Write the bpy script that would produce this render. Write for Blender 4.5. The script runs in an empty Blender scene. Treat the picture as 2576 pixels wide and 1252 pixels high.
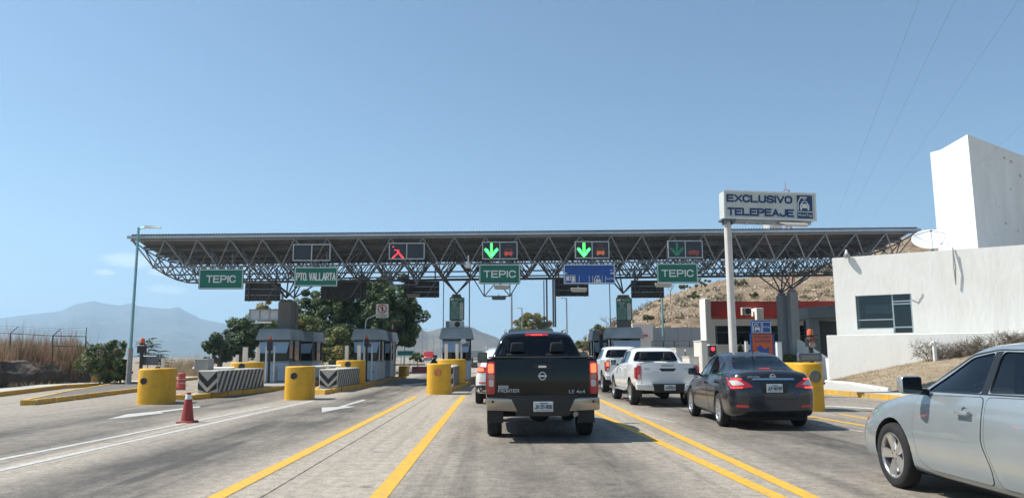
import bpy, bmesh, math, random
from mathutils import Vector, Matrix, noise
from mathutils.bvhtree import BVHTree
R = math.radians
random.seed(7)
SC = bpy.context.scene
COL = SC.collection

# ------------------------------------------------------------------ camera
FPX, EYE = 1880.0, 1.40                      # focal length in px of a 2576 px wide picture, eye height in metres
PITCH, YAW, ROLL = math.atan(268/FPX), math.atan(38/FPX), 0.0044
c_f = Vector((math.sin(YAW)*math.cos(PITCH), math.cos(YAW)*math.cos(PITCH), math.sin(PITCH)))
r0 = Vector((math.cos(YAW), -math.sin(YAW), 0)); u0 = r0.cross(c_f)
c_r = r0*math.cos(ROLL) - u0*math.sin(ROLL); c_u = u0*math.cos(ROLL) + r0*math.sin(ROLL)
cam_d = bpy.data.cameras.new('camera'); cam = bpy.data.objects.new('camera', cam_d); COL.objects.link(cam)
cam_d.sensor_width = 36; cam_d.lens = 36*FPX/2576; cam_d.clip_start = 0.1; cam_d.clip_end = 30000
m3 = Matrix((c_r, c_u, -c_f)).transposed()
cam.matrix_world = Matrix.Translation((0, 0, EYE)) @ m3.to_4x4()
SC.camera = cam
def ray(u, v): return c_f*FPX + c_r*(u-1288) + c_u*(626-v)
def P(u, v, y):                              # the world point seen at (u, v) that stands y metres down the road
    d = ray(u, v); return Vector((0, 0, EYE)) + d*(y/d.y)
def G(u, v, z=0.0):                          # the point of the level z seen at (u, v)
    d = ray(u, v); return Vector((0, 0, EYE)) + d*((z-EYE)/d.z)

# ------------------------------------------------------------------ light
SUN_EL, SUN_AZ = R(54), R(-84)               # azimuth from +Y (down the road), negative = to the left
W = bpy.data.worlds.new('World'); SC.world = W; W.use_nodes = True
nt = W.node_tree; nt.nodes.clear()
wo = nt.nodes.new('ShaderNodeOutputWorld'); bg = nt.nodes.new('ShaderNodeBackground')
sky = nt.nodes.new('ShaderNodeTexSky'); sky.sky_type = 'NISHITA'; sky.sun_disc = False
sky.sun_elevation = SUN_EL; sky.sun_rotation = SUN_AZ; sky.altitude = 1400; sky.air_density = 1.0
sky.dust_density = 1.25; sky.ozone_density = 1.6
bg.inputs[1].default_value = 0.097
# a few small cumulus puffs low over the mountain
tc = nt.nodes.new('ShaderNodeTexCoord')
def puff(u, v, ru, rv):
    d = ray(u, v).normalized(); e1 = Vector((d.y, -d.x, 0)).normalized(); e2 = e1.cross(d)
    outs = []
    for e, r in ((e1, ru/FPX), (e2, rv/FPX)):
        n = nt.nodes.new('ShaderNodeVectorMath'); n.operation = 'DOT_PRODUCT'; n.inputs[1].default_value = e
        nt.links.new(tc.outputs['Generated'], n.inputs[0])
        s = nt.nodes.new('ShaderNodeMath'); s.operation = 'SUBTRACT'; s.inputs[1].default_value = d.dot(e)
        nt.links.new(n.outputs['Value'], s.inputs[0])
        q = nt.nodes.new('ShaderNodeMath'); q.operation = 'MULTIPLY'; q.inputs[1].default_value = 1/r
        nt.links.new(s.outputs[0], q.inputs[0])
        p2 = nt.nodes.new('ShaderNodeMath'); p2.operation = 'POWER'; p2.inputs[1].default_value = 2
        nt.links.new(q.outputs[0], p2.inputs[0]); outs.append(p2.outputs[0])
    a = nt.nodes.new('ShaderNodeMath'); a.operation = 'ADD'; nt.links.new(outs[0], a.inputs[0]); nt.links.new(outs[1], a.inputs[1])
    f = nt.nodes.new('ShaderNodeMapRange'); f.inputs[1].default_value = 0; f.inputs[2].default_value = 1
    f.inputs[3].default_value = 1; f.inputs[4].default_value = 0; nt.links.new(a.outputs[0], f.inputs[0])
    return f.outputs[0]
acc = None
for args in ((325, 655, 74, 26), (262, 685, 30, 10), (425, 728, 60, 16), (405, 685, 40, 12)):
    o = puff(*args)
    if acc is None: acc = o
    else:
        mx = nt.nodes.new('ShaderNodeMath'); mx.operation = 'MAXIMUM'; nt.links.new(acc, mx.inputs[0]); nt.links.new(o, mx.inputs[1]); acc = mx.outputs[0]
nz = nt.nodes.new('ShaderNodeTexNoise'); nz.inputs['Scale'].default_value = 55; nz.inputs['Detail'].default_value = 6; nz.inputs['Roughness'].default_value = .6
mp = nt.nodes.new('ShaderNodeMapping'); mp.inputs['Scale'].default_value = (1, 1, 2.2)
nt.links.new(tc.outputs['Generated'], mp.inputs[0]); nt.links.new(mp.outputs[0], nz.inputs['Vector'])
ad = nt.nodes.new('ShaderNodeMath'); ad.operation = 'ADD'; nt.links.new(acc, ad.inputs[0]); nt.links.new(nz.outputs['Fac'], ad.inputs[1])
cr = nt.nodes.new('ShaderNodeMapRange'); cr.interpolation_type = 'SMOOTHSTEP'
cr.inputs[1].default_value = 0.80; cr.inputs[2].default_value = 1.45; cr.inputs[3].default_value = 0; cr.inputs[4].default_value = .7
nt.links.new(ad.outputs[0], cr.inputs[0])
gt = nt.nodes.new('ShaderNodeMath'); gt.operation = 'GREATER_THAN'; gt.inputs[1].default_value = 0.001; nt.links.new(acc, gt.inputs[0])
ml = nt.nodes.new('ShaderNodeMath'); ml.operation = 'MULTIPLY'; nt.links.new(cr.outputs[0], ml.inputs[0]); nt.links.new(gt.outputs[0], ml.inputs[1])
mixc = nt.nodes.new('ShaderNodeMix'); mixc.data_type = 'RGBA'
nt.links.new(ml.outputs[0], mixc.inputs['Factor']); nt.links.new(sky.outputs[0], mixc.inputs[6]); mixc.inputs[7].default_value = (10, 9.6, 9.6, 1)
tint = nt.nodes.new('ShaderNodeMix'); tint.data_type = 'RGBA'; tint.blend_type = 'MULTIPLY'; tint.inputs['Factor'].default_value = 1; tint.inputs[7].default_value = (.88, 1.0, .98, 1)
nt.links.new(mixc.outputs[2], tint.inputs[6]); nt.links.new(tint.outputs[2], bg.inputs[0]); nt.links.new(bg.outputs[0], wo.inputs[0])

sd = bpy.data.lights.new('sun', 'SUN'); sun = bpy.data.objects.new('sun', sd); COL.objects.link(sun)
sd.energy = 5.0; sd.angle = R(0.53); sd.color = (1.0, 0.95, 0.87)
to_sun = Vector((math.sin(SUN_AZ)*math.cos(SUN_EL), math.cos(SUN_AZ)*math.cos(SUN_EL), math.sin(SUN_EL)))
sun.rotation_euler = to_sun.to_track_quat('Z', 'Y').to_euler(); sun.location = to_sun*60
vs = SC.view_settings; vs.view_transform = 'Standard'; vs.look = 'None'; vs.gamma = 1; vs.use_curve_mapping = False
vs.exposure = 0.50
SC.cycles.max_bounces = 6; SC.cycles.diffuse_bounces = 3; SC.cycles.glossy_bounces = 3; SC.cycles.transparent_max_bounces = 12
SC.cycles.transmission_bounces = 4; SC.cycles.volume_bounces = 1; SC.cycles.caustics_reflective = False; SC.cycles.caustics_refractive = False

# ------------------------------------------------------------------ materials
MATS = {}
def mat(name, col, rough=.7, metal=0.0, var=.12, scale=3.0, bump=0.0, bscale=None, coat=0.0, emit=None, estr=0.0, detail=5, dirt=None, dirt_amt=0.0, dirt_scale=1.2, spec=.5, stretch=None, transl=0.0):
    """principled material whose colour and roughness wander with noise; dirt = a second colour in worn patches"""
    if name in MATS: return MATS[name]
    m = bpy.data.materials.new(name); m.use_nodes = True; n = m.node_tree; N = n.nodes; L = n.links
    b = N['Principled BSDF']; b.inputs['Roughness'].default_value = rough; b.inputs['Metallic'].default_value = metal
    b.inputs['Specular IOR Level'].default_value = spec
    b.inputs['Coat Weight'].default_value = coat; b.inputs['Coat Roughness'].default_value = .04
    t = N.new('ShaderNodeTexCoord'); vec = t.outputs['Object']
    if stretch:
        mm = N.new('ShaderNodeMapping'); mm.inputs['Scale'].default_value = stretch; L.new(vec, mm.inputs[0]); vec = mm.outputs[0]
    z = N.new('ShaderNodeTexNoise'); z.inputs['Scale'].default_value = scale; z.inputs['Detail'].default_value = detail; z.inputs['Roughness'].default_value = .62
    L.new(vec, z.inputs['Vector'])
    mr = N.new('ShaderNodeMapRange'); mr.inputs[1].default_value = .25; mr.inputs[2].default_value = .75; mr.inputs[3].default_value = 1-var; mr.inputs[4].default_value = 1+var
    L.new(z.outputs['Fac'], mr.inputs[0])
    mu = N.new('ShaderNodeVectorMath'); mu.operation = 'SCALE'; mu.inputs[0].default_value = col[:3]; L.new(mr.outputs[0], mu.inputs['Scale'])
    out = mu.outputs[0]
    if dirt:
        z2 = N.new('ShaderNodeTexNoise'); z2.inputs['Scale'].default_value = dirt_scale; z2.inputs['Detail'].default_value = 8; z2.inputs['Roughness'].default_value = .7
        L.new(vec, z2.inputs['Vector'])
        r2 = N.new('ShaderNodeMapRange'); r2.inputs[1].default_value = .45; r2.inputs[2].default_value = .72; r2.inputs[3].default_value = 0; r2.inputs[4].default_value = dirt_amt
        L.new(z2.outputs['Fac'], r2.inputs[0])
        mx = N.new('ShaderNodeMix'); mx.data_type = 'RGBA'; L.new(r2.outputs[0], mx.inputs['Factor']); L.new(out, mx.inputs[6]); mx.inputs[7].default_value = (*dirt, 1); out = mx.outputs[2]
    L.new(out, b.inputs['Base Color'])
    if bump:
        zb = N.new('ShaderNodeTexNoise'); zb.inputs['Scale'].default_value = bscale or scale*4; zb.inputs['Detail'].default_value = 6
        L.new(vec, zb.inputs['Vector'])
        bp = N.new('ShaderNodeBump'); bp.inputs['Strength'].default_value = 1.0; bp.inputs['Distance'].default_value = bump
        L.new(zb.outputs['Fac'], bp.inputs['Height']); L.new(bp.outputs[0], b.inputs['Normal'])
    if emit:
        b.inputs['Emission Color'].default_value = (*emit, 1); b.inputs['Emission Strength'].default_value = estr
    if transl:
        tr = N.new('ShaderNodeBsdfTranslucent'); L.new(out, tr.inputs[0])
        ms = N.new('ShaderNodeMixShader'); ms.inputs[0].default_value = transl
        L.new(b.outputs[0], ms.inputs[1]); L.new(tr.outputs[0], ms.inputs[2]); L.new(ms.outputs[0], N['Material Output'].inputs[0])
    MATS[name] = m
    return m
def glass(name, tint=(.25, .3, .32), rough=.02, ior=1.5):
    if name in MATS: return MATS[name]
    m = bpy.data.materials.new(name); m.use_nodes = True; n = m.node_tree; N = n.nodes; L = n.links
    N.remove(N['Principled BSDF'])
    fr = N.new('ShaderNodeFresnel'); fr.inputs[0].default_value = ior
    tr = N.new('ShaderNodeBsdfTransparent'); tr.inputs[0].default_value = (*tint, 1)
    gl = N.new('ShaderNodeBsdfGlossy'); gl.inputs['Roughness'].default_value = rough; gl.inputs[0].default_value = (.95, .97, 1, 1)
    ms = N.new('ShaderNodeMixShader'); L.new(fr.outputs[0], ms.inputs[0]); L.new(tr.outputs[0], ms.inputs[1]); L.new(gl.outputs[0], ms.inputs[2])
    L.new(ms.outputs[0], N['Material Output'].inputs[0]); MATS[name] = m
    return m

# ------------------------------------------------------------------ mesh helpers
class MB:
    def __init__(s): s.v = []; s.f = []; s.m = []
    def add(s, vs, fs, m=0):
        o = len(s.v); s.v.extend([tuple(x) for x in vs]); s.f.extend([tuple(i+o for i in f) for f in fs]); s.m.extend([m]*len(fs))
    def box(s, x0, x1, y0, y1, z0, z1, m=0, M=None):
        vs = [Vector(p) for p in ((x0,y0,z0),(x1,y0,z0),(x1,y1,z0),(x0,y1,z0),(x0,y0,z1),(x1,y0,z1),(x1,y1,z1),(x0,y1,z1))]
        if M: vs = [M @ p for p in vs]
        s.add(vs, ((0,3,2,1),(4,5,6,7),(0,1,5,4),(1,2,6,5),(2,3,7,6),(3,0,4,7)), m)
    def frus(s, a, b, m=0):                  # two quads (lower, upper), each 4 points counter-clockwise from above
        s.add(list(a)+list(b), ((0,3,2,1),(4,5,6,7),(0,1,5,4),(1,2,6,5),(2,3,7,6),(3,0,4,7)), m)
    def tube(s, p, q, r, n=6, m=0, r2=None, caps=True):
        p = Vector(p); q = Vector(q); d = q-p
        if d.length < 1e-6: return
        d.normalize(); a = d.orthogonal().normalized(); b = d.cross(a); r2 = r if r2 is None else r2
        vs = [p+(a*math.cos(2*math.pi*i/n)+b*math.sin(2*math.pi*i/n))*r for i in range(n)] + [q+(a*math.cos(2*math.pi*i/n)+b*math.sin(2*math.pi*i/n))*r2 for i in range(n)]
        fs = [(i, (i+1) % n, n+(i+1) % n, n+i) for i in range(n)]
        if caps: fs += [tuple(range(n-1, -1, -1)), tuple(range(n, 2*n))]
        s.add(vs, fs, m)
    def path(s, pts, r, n=6, m=0):
        for i in range(len(pts)-1): s.tube(pts[i], pts[i+1], r if not isinstance(r, (list, tuple)) else r[i], n, m, None if not isinstance(r, (list, tuple)) else r[i+1])
    def prism(s, poly, fn, d0, d1, m=0):     # poly (a,b) counter-clockwise seen from the d0 side; fn(a,b,d) -> point
        n = len(poly); vs = [fn(a, b, d0) for a, b in poly]+[fn(a, b, d1) for a, b in poly]
        s.add(vs, [tuple(range(n)), tuple(range(2*n-1, n-1, -1))]+[(i, n+i, n+(i+1) % n, (i+1) % n) for i in range(n)], m)
    def lathe(s, prof, n=20, M=None, m=0):   # prof (r, h); axis = local z
        vs = []; k = len(prof)
        for i in range(n):
            a = 2*math.pi*i/n
            for r, h in prof:
                p = Vector((r*math.cos(a), r*math.sin(a), h)); vs.append(M @ p if M else p)
        fs = []
        for i in range(n):
            j = (i+1) % n
            for q in range(k-1): fs.append((i*k+q, j*k+q, j*k+q+1, i*k+q+1))
        s.add(vs, fs, m)
    def ball(s, c, r, n=10, m=0, sc=(1, 1, 1)):
        pr = [(max(1e-4, math.sin(math.pi*i/n)), -math.cos(math.pi*i/n)) for i in range(n+1)]
        s.lathe(pr, n*2, Matrix.Translation(c) @ Matrix.Diagonal((r*sc[0], r*sc[1], r*sc[2], 1)), m)
    def build(s, name, mats, parent=None, loc=None, smooth=False, bevel=0, seg=1, sharp=35, weld=False):
        me = bpy.data.meshes.new(name); me.from_pydata(s.v, [], s.f); me.update()
        if not isinstance(mats, (list, tuple)): mats = [mats]
        for x in mats: me.materials.append(x)
        if len(mats) > 1: me.polygons.foreach_set('material_index', s.m)
        if bevel or weld:
            bm = bmesh.new(); bm.from_mesh(me)
            if weld: bmesh.ops.remove_doubles(bm, verts=bm.verts, dist=1e-4)
            if bevel:
                es = [e for e in bm.edges if len(e.link_faces) == 2 and e.calc_face_angle(0) > R(30)]
                bmesh.ops.bevel(bm, geom=es, offset=bevel, segments=seg, affect='EDGES', profile=.6, clamp_overlap=True)
            bm.to_mesh(me); bm.free()
        if smooth or bevel:
            me.polygons.foreach_set('use_smooth', [True]*len(me.polygons)); me.set_sharp_from_angle(angle=R(sharp))
        return obj(name, me, parent, loc)
def obj(name, me, parent=None, loc=None):
    o = bpy.data.objects.new(name, me); COL.objects.link(o)
    if parent: o.parent = parent
    if loc is not None: o.location = loc
    return o
def empty(name, loc=(0, 0, 0), rz=0): 
    o = bpy.data.objects.new(name, None); COL.objects.link(o); o.location = loc; o.rotation_euler = (0, 0, rz); o.empty_display_size = .3
    return o
def tag(o, label=None, cat=None, group=None, kind=None):
    if label: o['label'] = label
    if cat: o['category'] = cat
    if group: o['group'] = group
    if kind: o['kind'] = kind
    return o
def copy_tree(o, parent=None):
    c = o.copy(); COL.objects.link(c); c.parent = parent
    for ch in list(o.children): copy_tree(ch, c)
    return c
def XZ(y): return lambda a, b, d: Vector((a, y+d, b))     # flat shapes standing across the road
def XY(z): return lambda a, b, d: Vector((a, b, z+d))
def arc(cx, cy, r, a0, a1, n): return [(cx+r*math.cos(R(a0+(a1-a0)*i/n)), cy+r*math.sin(R(a0+(a1-a0)*i/n))) for i in range(n+1)]
def rpoly(poly, r, n=3):                     # round the corners of a polygon
    out = []; k = len(poly)
    for i in range(k):
        p = Vector(poly[i]); a = Vector(poly[i-1])-p; b = Vector(poly[(i+1) % k])-p
        rr = min(r, a.length*.45, b.length*.45); p0 = p+a.normalized()*rr; p1 = p+b.normalized()*rr
        for q in range(n+1):
            t = q/n; out.append(tuple(p0*(1-t)**2+p*2*t*(1-t)+p1*t*t))
    return out
TXT = {}
def text(s, w, h, bold=0.0, ext=.004):       # a mesh of the words, w x h, lying in x-z, front towards -y, centred on the origin
    k = (s, round(w, 4), round(h, 4), bold, ext)
    if k in TXT: return TXT[k]
    c = bpy.data.curves.new('t', 'FONT'); c.body = s; c.offset = bold; c.extrude = 0; c.align_x = 'CENTER'; c.resolution_u = 3
    o = bpy.data.objects.new('t', c); COL.objects.link(o)
    me = bpy.data.meshes.new_from_object(o.evaluated_get(bpy.context.evaluated_depsgraph_get()))
    bpy.data.objects.remove(o); bpy.data.curves.remove(c)
    xs = [v.co.x for v in me.vertices]; ys = [v.co.y for v in me.vertices]
    sx = w/(max(xs)-min(xs)); sy = h/(max(ys)-min(ys)); mx = (max(xs)+min(xs))/2; my = (max(ys)+min(ys))/2
    bm = bmesh.new(); bm.from_mesh(me)
    for v in bm.verts: v.co = Vector(((v.co.x-mx)*sx, 0, (v.co.y-my)*sy))
    bmesh.ops.remove_doubles(bm, verts=bm.verts, dist=1e-5)
    bmesh.ops.recalc_face_normals(bm, faces=bm.faces)
    g = bmesh.ops.extrude_face_region(bm, geom=list(bm.faces))
    for v in g['geom']:
        if isinstance(v, bmesh.types.BMVert): v.co.y -= ext
    bm.to_mesh(me); bm.free(); me.name = 'lettering'; me.materials.clear()
    TXT[k] = me
    return me
_O = [(.28, 0), (.72, 0), (.93, .14), (1, .32), (1, .68), (.93, .86), (.72, 1), (.28, 1), (.07, .86), (0, .68), (0, .32), (.07, .14), (.28, 0)]
GLY = {'A': [[(0, 0), (.5, 1), (1, 0)], [(.2, .3), (.8, .3)]], 'C': [[(1, .25), (.93, .12), (.72, 0), (.28, 0), (.07, .14), (0, .32), (0, .68), (.07, .86), (.28, 1), (.72, 1), (.93, .88), (1, .75)]], 'D': [[(0, 0), (0, 1), (.6, 1), (.9, .85), (1, .6), (1, .4), (.9, .15), (.6, 0), (0, 0)]], 'E': [[(1, 0), (0, 0), (0, 1), (1, 1)], [(0, .52), (.85, .52)]], 'F': [[(0, 0), (0, 1), (1, 1)], [(0, .52), (.85, .52)]], 'H': [[(0, 0), (0, 1)], [(1, 0), (1, 1)], [(0, .5), (1, .5)]], 'I': [[(.5, 0), (.5, 1)]], 'J': [[(1, 1), (1, .25), (.85, .06), (.6, 0), (.3, 0), (.1, .08), (0, .28)]], 'K': [[(0, 0), (0, 1)], [(1, 1), (0, .42)], [(.3, .6), (1, 0)]], 'L': [[(0, 1), (0, 0), (1, 0)]], 'N': [[(0, 0), (0, 1), (1, 0), (1, 1)]], 'O': [_O], 'P': [[(0, 0), (0, 1), (.7, 1), (.95, .9), (1, .75), (.95, .56), (.7, .46), (0, .46)]], 'R': [[(0, 0), (0, 1), (.7, 1), (.95, .9), (1, .75), (.95, .58), (.7, .48), (0, .48)], [(.5, .48), (1, 0)]], 'S': [[(1, .8), (.9, .93), (.7, 1), (.3, 1), (.08, .9), (0, .75), (.08, .6), (.3, .53), (.7, .47), (.92, .4), (1, .25), (.92, .1), (.7, 0), (.3, 0), (.1, .07), (0, .2)]], 'T': [[(0, 1), (1, 1)], [(.5, 1), (.5, 0)]], 'U': [[(0, 1), (0, .25), (.12, .07), (.35, 0), (.65, 0), (.88, .07), (1, .25), (1, 1)]], 'V': [[(0, 1), (.5, 0), (1, 1)]], 'X': [[(0, 0), (1, 1)], [(0, 1), (1, 0)]], 'Y': [[(0, 1), (.5, .5), (1, 1)], [(.5, .5), (.5, 0)]], 'M': [[(0, 0), (0, 1), (.5, .3), (1, 1), (1, 0)]], 'Z': [[(0, 1), (1, 1), (0, 0), (1, 0)]],
 '0': [_O], '1': [[(.25, .8), (.55, 1), (.55, 0)]], '2': [[(0, .75), (.1, .93), (.35, 1), (.7, 1), (.95, .9), (1, .7), (.9, .5), (0, 0), (1, 0)]], '3': [[(0, .85), (.3, 1), (.7, 1), (1, .8), (.9, .58), (.5, .52), (.9, .45), (1, .25), (.7, 0), (.3, 0), (0, .15)]], '4': [[(.75, 0), (.75, 1), (0, .3), (1, .3)]], '5': [[(1, 1), (.1, 1), (0, .55), (.4, .62), (.8, .58), (1, .35), (.9, .1), (.6, 0), (.3, 0), (0, .15)]], '6': [[(.9, .9), (.6, 1), (.3, .95), (.05, .65), (0, .3), (.15, .06), (.5, 0), (.85, .06), (1, .3), (.85, .52), (.5, .58), (.1, .45)]], '7': [[(0, 1), (1, 1), (.4, 0)]], '8': [[(.3, .53), (.05, .7), (.1, .92), (.35, 1), (.65, 1), (.9, .92), (.95, .7), (.7, .53), (.3, .53), (.02, .35), (.05, .1), (.3, 0), (.7, 0), (.95, .1), (.98, .35), (.7, .53)]], '9': [[(.1, .1), (.4, 0), (.7, .05), (.95, .35), (1, .7), (.85, .94), (.5, 1), (.15, .94), (0, .7), (.15, .48), (.5, .42), (.9, .55)]], '-': [[(.1, .5), (.9, .5)]], '.': [[(.5, 0), (.5, .02)]], ' ': []}
GWD = {'I': .02, '1': .5, '-': .5, '.': .05, ' ': .35}
def strokes(s, w, h, sw, ext):               # block capitals drawn as thick strokes, centred, in x-z, front towards -y
    t = sw*h; gap = .36; tot = sum(GWD.get(c, 1) for c in s)+gap*(len(s)-1); n = len(s)
    k = (w-t*n*.0-t)/(tot) ; cur = -w/2+t/2; b = MB(); q = 0
    for c in s:
        cw = GWD.get(c, 1)*k
        for pl in GLY[c]:
            pts = [Vector((cur+x*cw, 0, -h/2+t/2+z*(h-t))) for x, z in pl]
            for a, e in zip(pts[:-1], pts[1:]):
                d = (e-a); L_ = d.length
                if L_ < 1e-6: continue
                d /= L_; nr = Vector((-d.z, 0, d.x))*t/2; a2, e2 = a-d*t*.42, e+d*t*.42; q += 1; y0 = -ext-.00025*(q % 7)
                cr = [Vector((p.x, 0, max(-h/2, min(h/2, p.z)))) for p in (a2-nr, e2-nr, e2+nr, a2+nr)]
                b.add([p+Vector((0, y0, 0)) for p in cr]+cr, [(0, 1, 2, 3), (0, 4, 5, 1), (1, 5, 6, 2), (2, 6, 7, 3), (3, 7, 4, 0)])
        cur += cw+gap*k
    me = bpy.data.meshes.new('lettering'); me.from_pydata(b.v, [], b.f); me.update(); return me
def put_text(s, x, z, y, w, h, m, parent, bold=.02, name='lettering', ext=.004):
    if all(c in GLY for c in s): me = strokes(s, w, h, .11+bold*2.4, min(ext, .003))
    else: me = text(s, w, h, bold*.5, ext).copy()
    me.materials.clear(); me.materials.append(m)
    return obj(name, me, parent, (x, y, z))

# shared colours
GALV = mat('galvanised_steel', (.36, .38, .40), .45, .55, var=.15, scale=2)
STEEL = mat('painted_steel', (.13, .15, .18), .5, .35, var=.18, scale=1.5)
DARK = mat('black_plastic', (.018, .018, .02), .45, var=.2)
WHITEP = mat('white_paint', (.78, .78, .76), .5, var=.05, dirt=(.45, .43, .38), dirt_amt=.35, dirt_scale=2.5)
YEL = mat('yellow_paint', (.73, .385, .011), .6, var=.14, scale=3, bump=.006, bscale=14, dirt=(.36, .22, .06), dirt_amt=.65, dirt_scale=2.4, stretch=(1, 1, .5))
YELK = mat('worn_yellow_kerb', (.62, .36, .035), .75, var=.15, scale=5, bump=.006, bscale=14, dirt=(.32, .30, .27), dirt_amt=.75, dirt_scale=2.2)
CONC = mat('grey_concrete', (.34, .335, .32), .85, var=.15, scale=3, bump=.006, bscale=20, dirt=(.20, .19, .18), dirt_amt=.5, dirt_scale=1.2)
BOOTHG = mat('booth_grey', (.38, .41, .43), .55, var=.10, scale=2, dirt=(.20, .21, .21), dirt_amt=.4)
BOOTHB = mat('booth_pale_blue', (.50, .56, .61), .5, var=.08, scale=3, dirt=(.3, .33, .36), dirt_amt=.4)
SIGNG = mat('sign_green', (.004, .145, .105), .35, var=.10, scale=1.5)
SIGNW = mat('sign_white', (.72, .73, .70), .4, var=.05)
SIGNB = mat('sign_blue', (.010, .070, .30), .35, var=.10, scale=1.5)
REDP = mat('red_paint', (.55, .03, .02), .5, var=.1)
BLACKP = mat('black_paint', (.02, .021, .024), .6, var=.3, dirt=(.10, .10, .10), dirt_amt=.5, dirt_scale=6)
# ================================================================== SETTING: ground, road, markings
def ground_mat():
    m = mat('dry_ground', (.27, .21, .14), .95, var=.25, scale=.35, bump=.03, bscale=3, dirt=(.36, .30, .22), dirt_amt=.7, dirt_scale=.15)
    return m
def road_mat(name, far=False):
    m = bpy.data.materials.new(name); m.use_nodes = True; N = m.node_tree.nodes; L = m.node_tree.links; b = N['Principled BSDF']
    g = N.new('ShaderNodeNewGeometry'); sp = N.new('ShaderNodeSeparateXYZ'); L.new(g.outputs['Position'], sp.inputs[0])
    def nz(scale, st, det=6, rough=.6):
        mp = N.new('ShaderNodeMapping'); mp.inputs['Scale'].default_value = st; L.new(g.outputs['Position'], mp.inputs[0])
        z = N.new('ShaderNodeTexNoise'); z.inputs['Scale'].default_value = scale; z.inputs['Detail'].default_value = det; z.inputs['Roughness'].default_value = rough
        L.new(mp.outputs[0], z.inputs['Vector']); return z.outputs['Fac']
    def math_(op, a, bb, c=None):
        n = N.new('ShaderNodeMath'); n.operation = op
        for i, x in enumerate((a, bb, c)):
            if x is None: continue
            if isinstance(x, (int, float)): n.inputs[i].default_value = x
            else: L.new(x, n.inputs[i])
        return n.outputs[0]
    wob = math_('MULTIPLY', math_('SUBTRACT', nz(.35, (1, .25, 1)), .5), 1.6)
    xx = math_('ADD', sp.outputs['X'], wob)
    mr = N.new('ShaderNodeMapRange'); mr.inputs[1].default_value = -20; mr.inputs[2].default_value = 16; L.new(xx, mr.inputs[0])
    rp = N.new('ShaderNodeValToRGB'); L.new(mr.outputs[0], rp.inputs[0])
    # how dark with rubber and oil the wheel paths are, across the lanes
    st = [(-20, .15), (-13, .2), (-10.4, .5), (-8.6, .75), (-7.2, .6), (-6.6, .05), (-5.9, .05), (-5.2, .7), (-4.2, .9), (-3.4, .6), (-2.8, .05), (-1.3, .03), (-.9, .35), (.2, .62), (.9, .75), (1.7, .55), (2.5, .1), (3.2, .15), (4.0, .6), (5.2, .85), (6.4, .6), (7.6, .35), (9, .5), (11, .3)]
    el = rp.color_ramp.elements
    while len(el) > 1: el.remove(el[-1])
    for i, (x, val) in enumerate(st):
        e = el[0] if i == 0 else el.new((x+20)/36)
        e.position = (x+20)/36; e.color = (val, val, val, 1)
    blot = nz(.9, (1, .35, 1), 7, .65)
    mask = math_('MULTIPLY', rp.outputs[0], math_('MAXIMUM', math_('MULTIPLY_ADD', blot, 2.4, -.25), .15))
    streak = math_('MULTIPLY', math_('MAXIMUM', math_('SUBTRACT', nz(2.2, (1, .025, 1), 5, .6), .52), 0), 2.2)
    mask = math_('MINIMUM', math_('ADD', mask, streak), 1.0)
    mx = N.new('ShaderNodeMix'); mx.data_type = 'RGBA'; L.new(mask, mx.inputs['Factor'])
    mx.inputs[6].default_value = (.37, .325, .265, 1); mx.inputs[7].default_value = (.078, .071, .062, 1)
    grain = math_('ADD', math_('MULTIPLY', nz(7, (1, .8, 1), 9, .85), .6), math_('MULTIPLY', nz(38, (1, 1, 1), 4, .7), .4))
    fine = math_('MAXIMUM', math_('MULTIPLY_ADD', grain, 4.2, -1.1), .30)
    sc = N.new('ShaderNodeVectorMath'); sc.operation = 'SCALE'; L.new(mx.outputs[2], sc.inputs[0]); L.new(fine, sc.inputs['Scale'])
    # scattered dark oil drips
    spot = N.new('ShaderNodeTexVoronoi'); spot.inputs['Scale'].default_value = 1.1; L.new(g.outputs['Position'], spot.inputs['Vector'])
    sm = N.new('ShaderNodeMapRange'); sm.inputs[1].default_value = .03; sm.inputs[2].default_value = .12; sm.inputs[3].default_value = .6; sm.inputs[4].default_value = 0
    L.new(spot.outputs['Distance'], sm.inputs[0])
    m2 = N.new('ShaderNodeMix'); m2.data_type = 'RGBA'; L.new(sm.outputs[0], m2.inputs['Factor']); L.new(sc.outputs[0], m2.inputs[6]); m2.inputs[7].default_value = (.06, .058, .055, 1)
    L.new(m2.outputs[2], b.inputs['Base Color'])
    b.inputs['Roughness'].default_value = .78; b.inputs['Specular IOR Level'].default_value = .35
    bp = N.new('ShaderNodeBump'); bp.inputs['Distance'].default_value = .006; L.new(nz(45, (1, 1, 1), 6, .7), bp.inputs['Height']); L.new(bp.outputs[0], b.inputs['Normal'])
    return m
def mark_mat(name, col, wear):
    m = mat(name, col, .6, var=.10, scale=6, dirt=(.22, .205, .18), dirt_amt=wear, dirt_scale=9)
    return m
ROADM = road_mat('stained_concrete')
GROUNDM = ground_mat()
mb = MB(); mb.add([(-9000, -300, -.06), (9000, -300, -.06), (9000, 9000, -.06), (-9000, 9000, -.06)], [(0, 1, 2, 3)])
tag(mb.build('ground', GROUNDM), kind='structure')
mb = MB(); mb.box(-22.5, 15.3, -9, 60.5, -.055, -.022)
road = tag(mb.build('road', mat('joint_filler', (.05, .048, .045), .9)), kind='structure')
xe = [-22.4, -18, -14, -10.4, -6.28, -2.38, 2.80, 7.1, 11.2, 15.2]
ye = [-8.6, -3.2, 2.1, 7.75, 13.2, 18.6, 24, 29.4, 34.8, 40.2, 45.6, 51, 56, 60.4]
cache = {}
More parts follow.
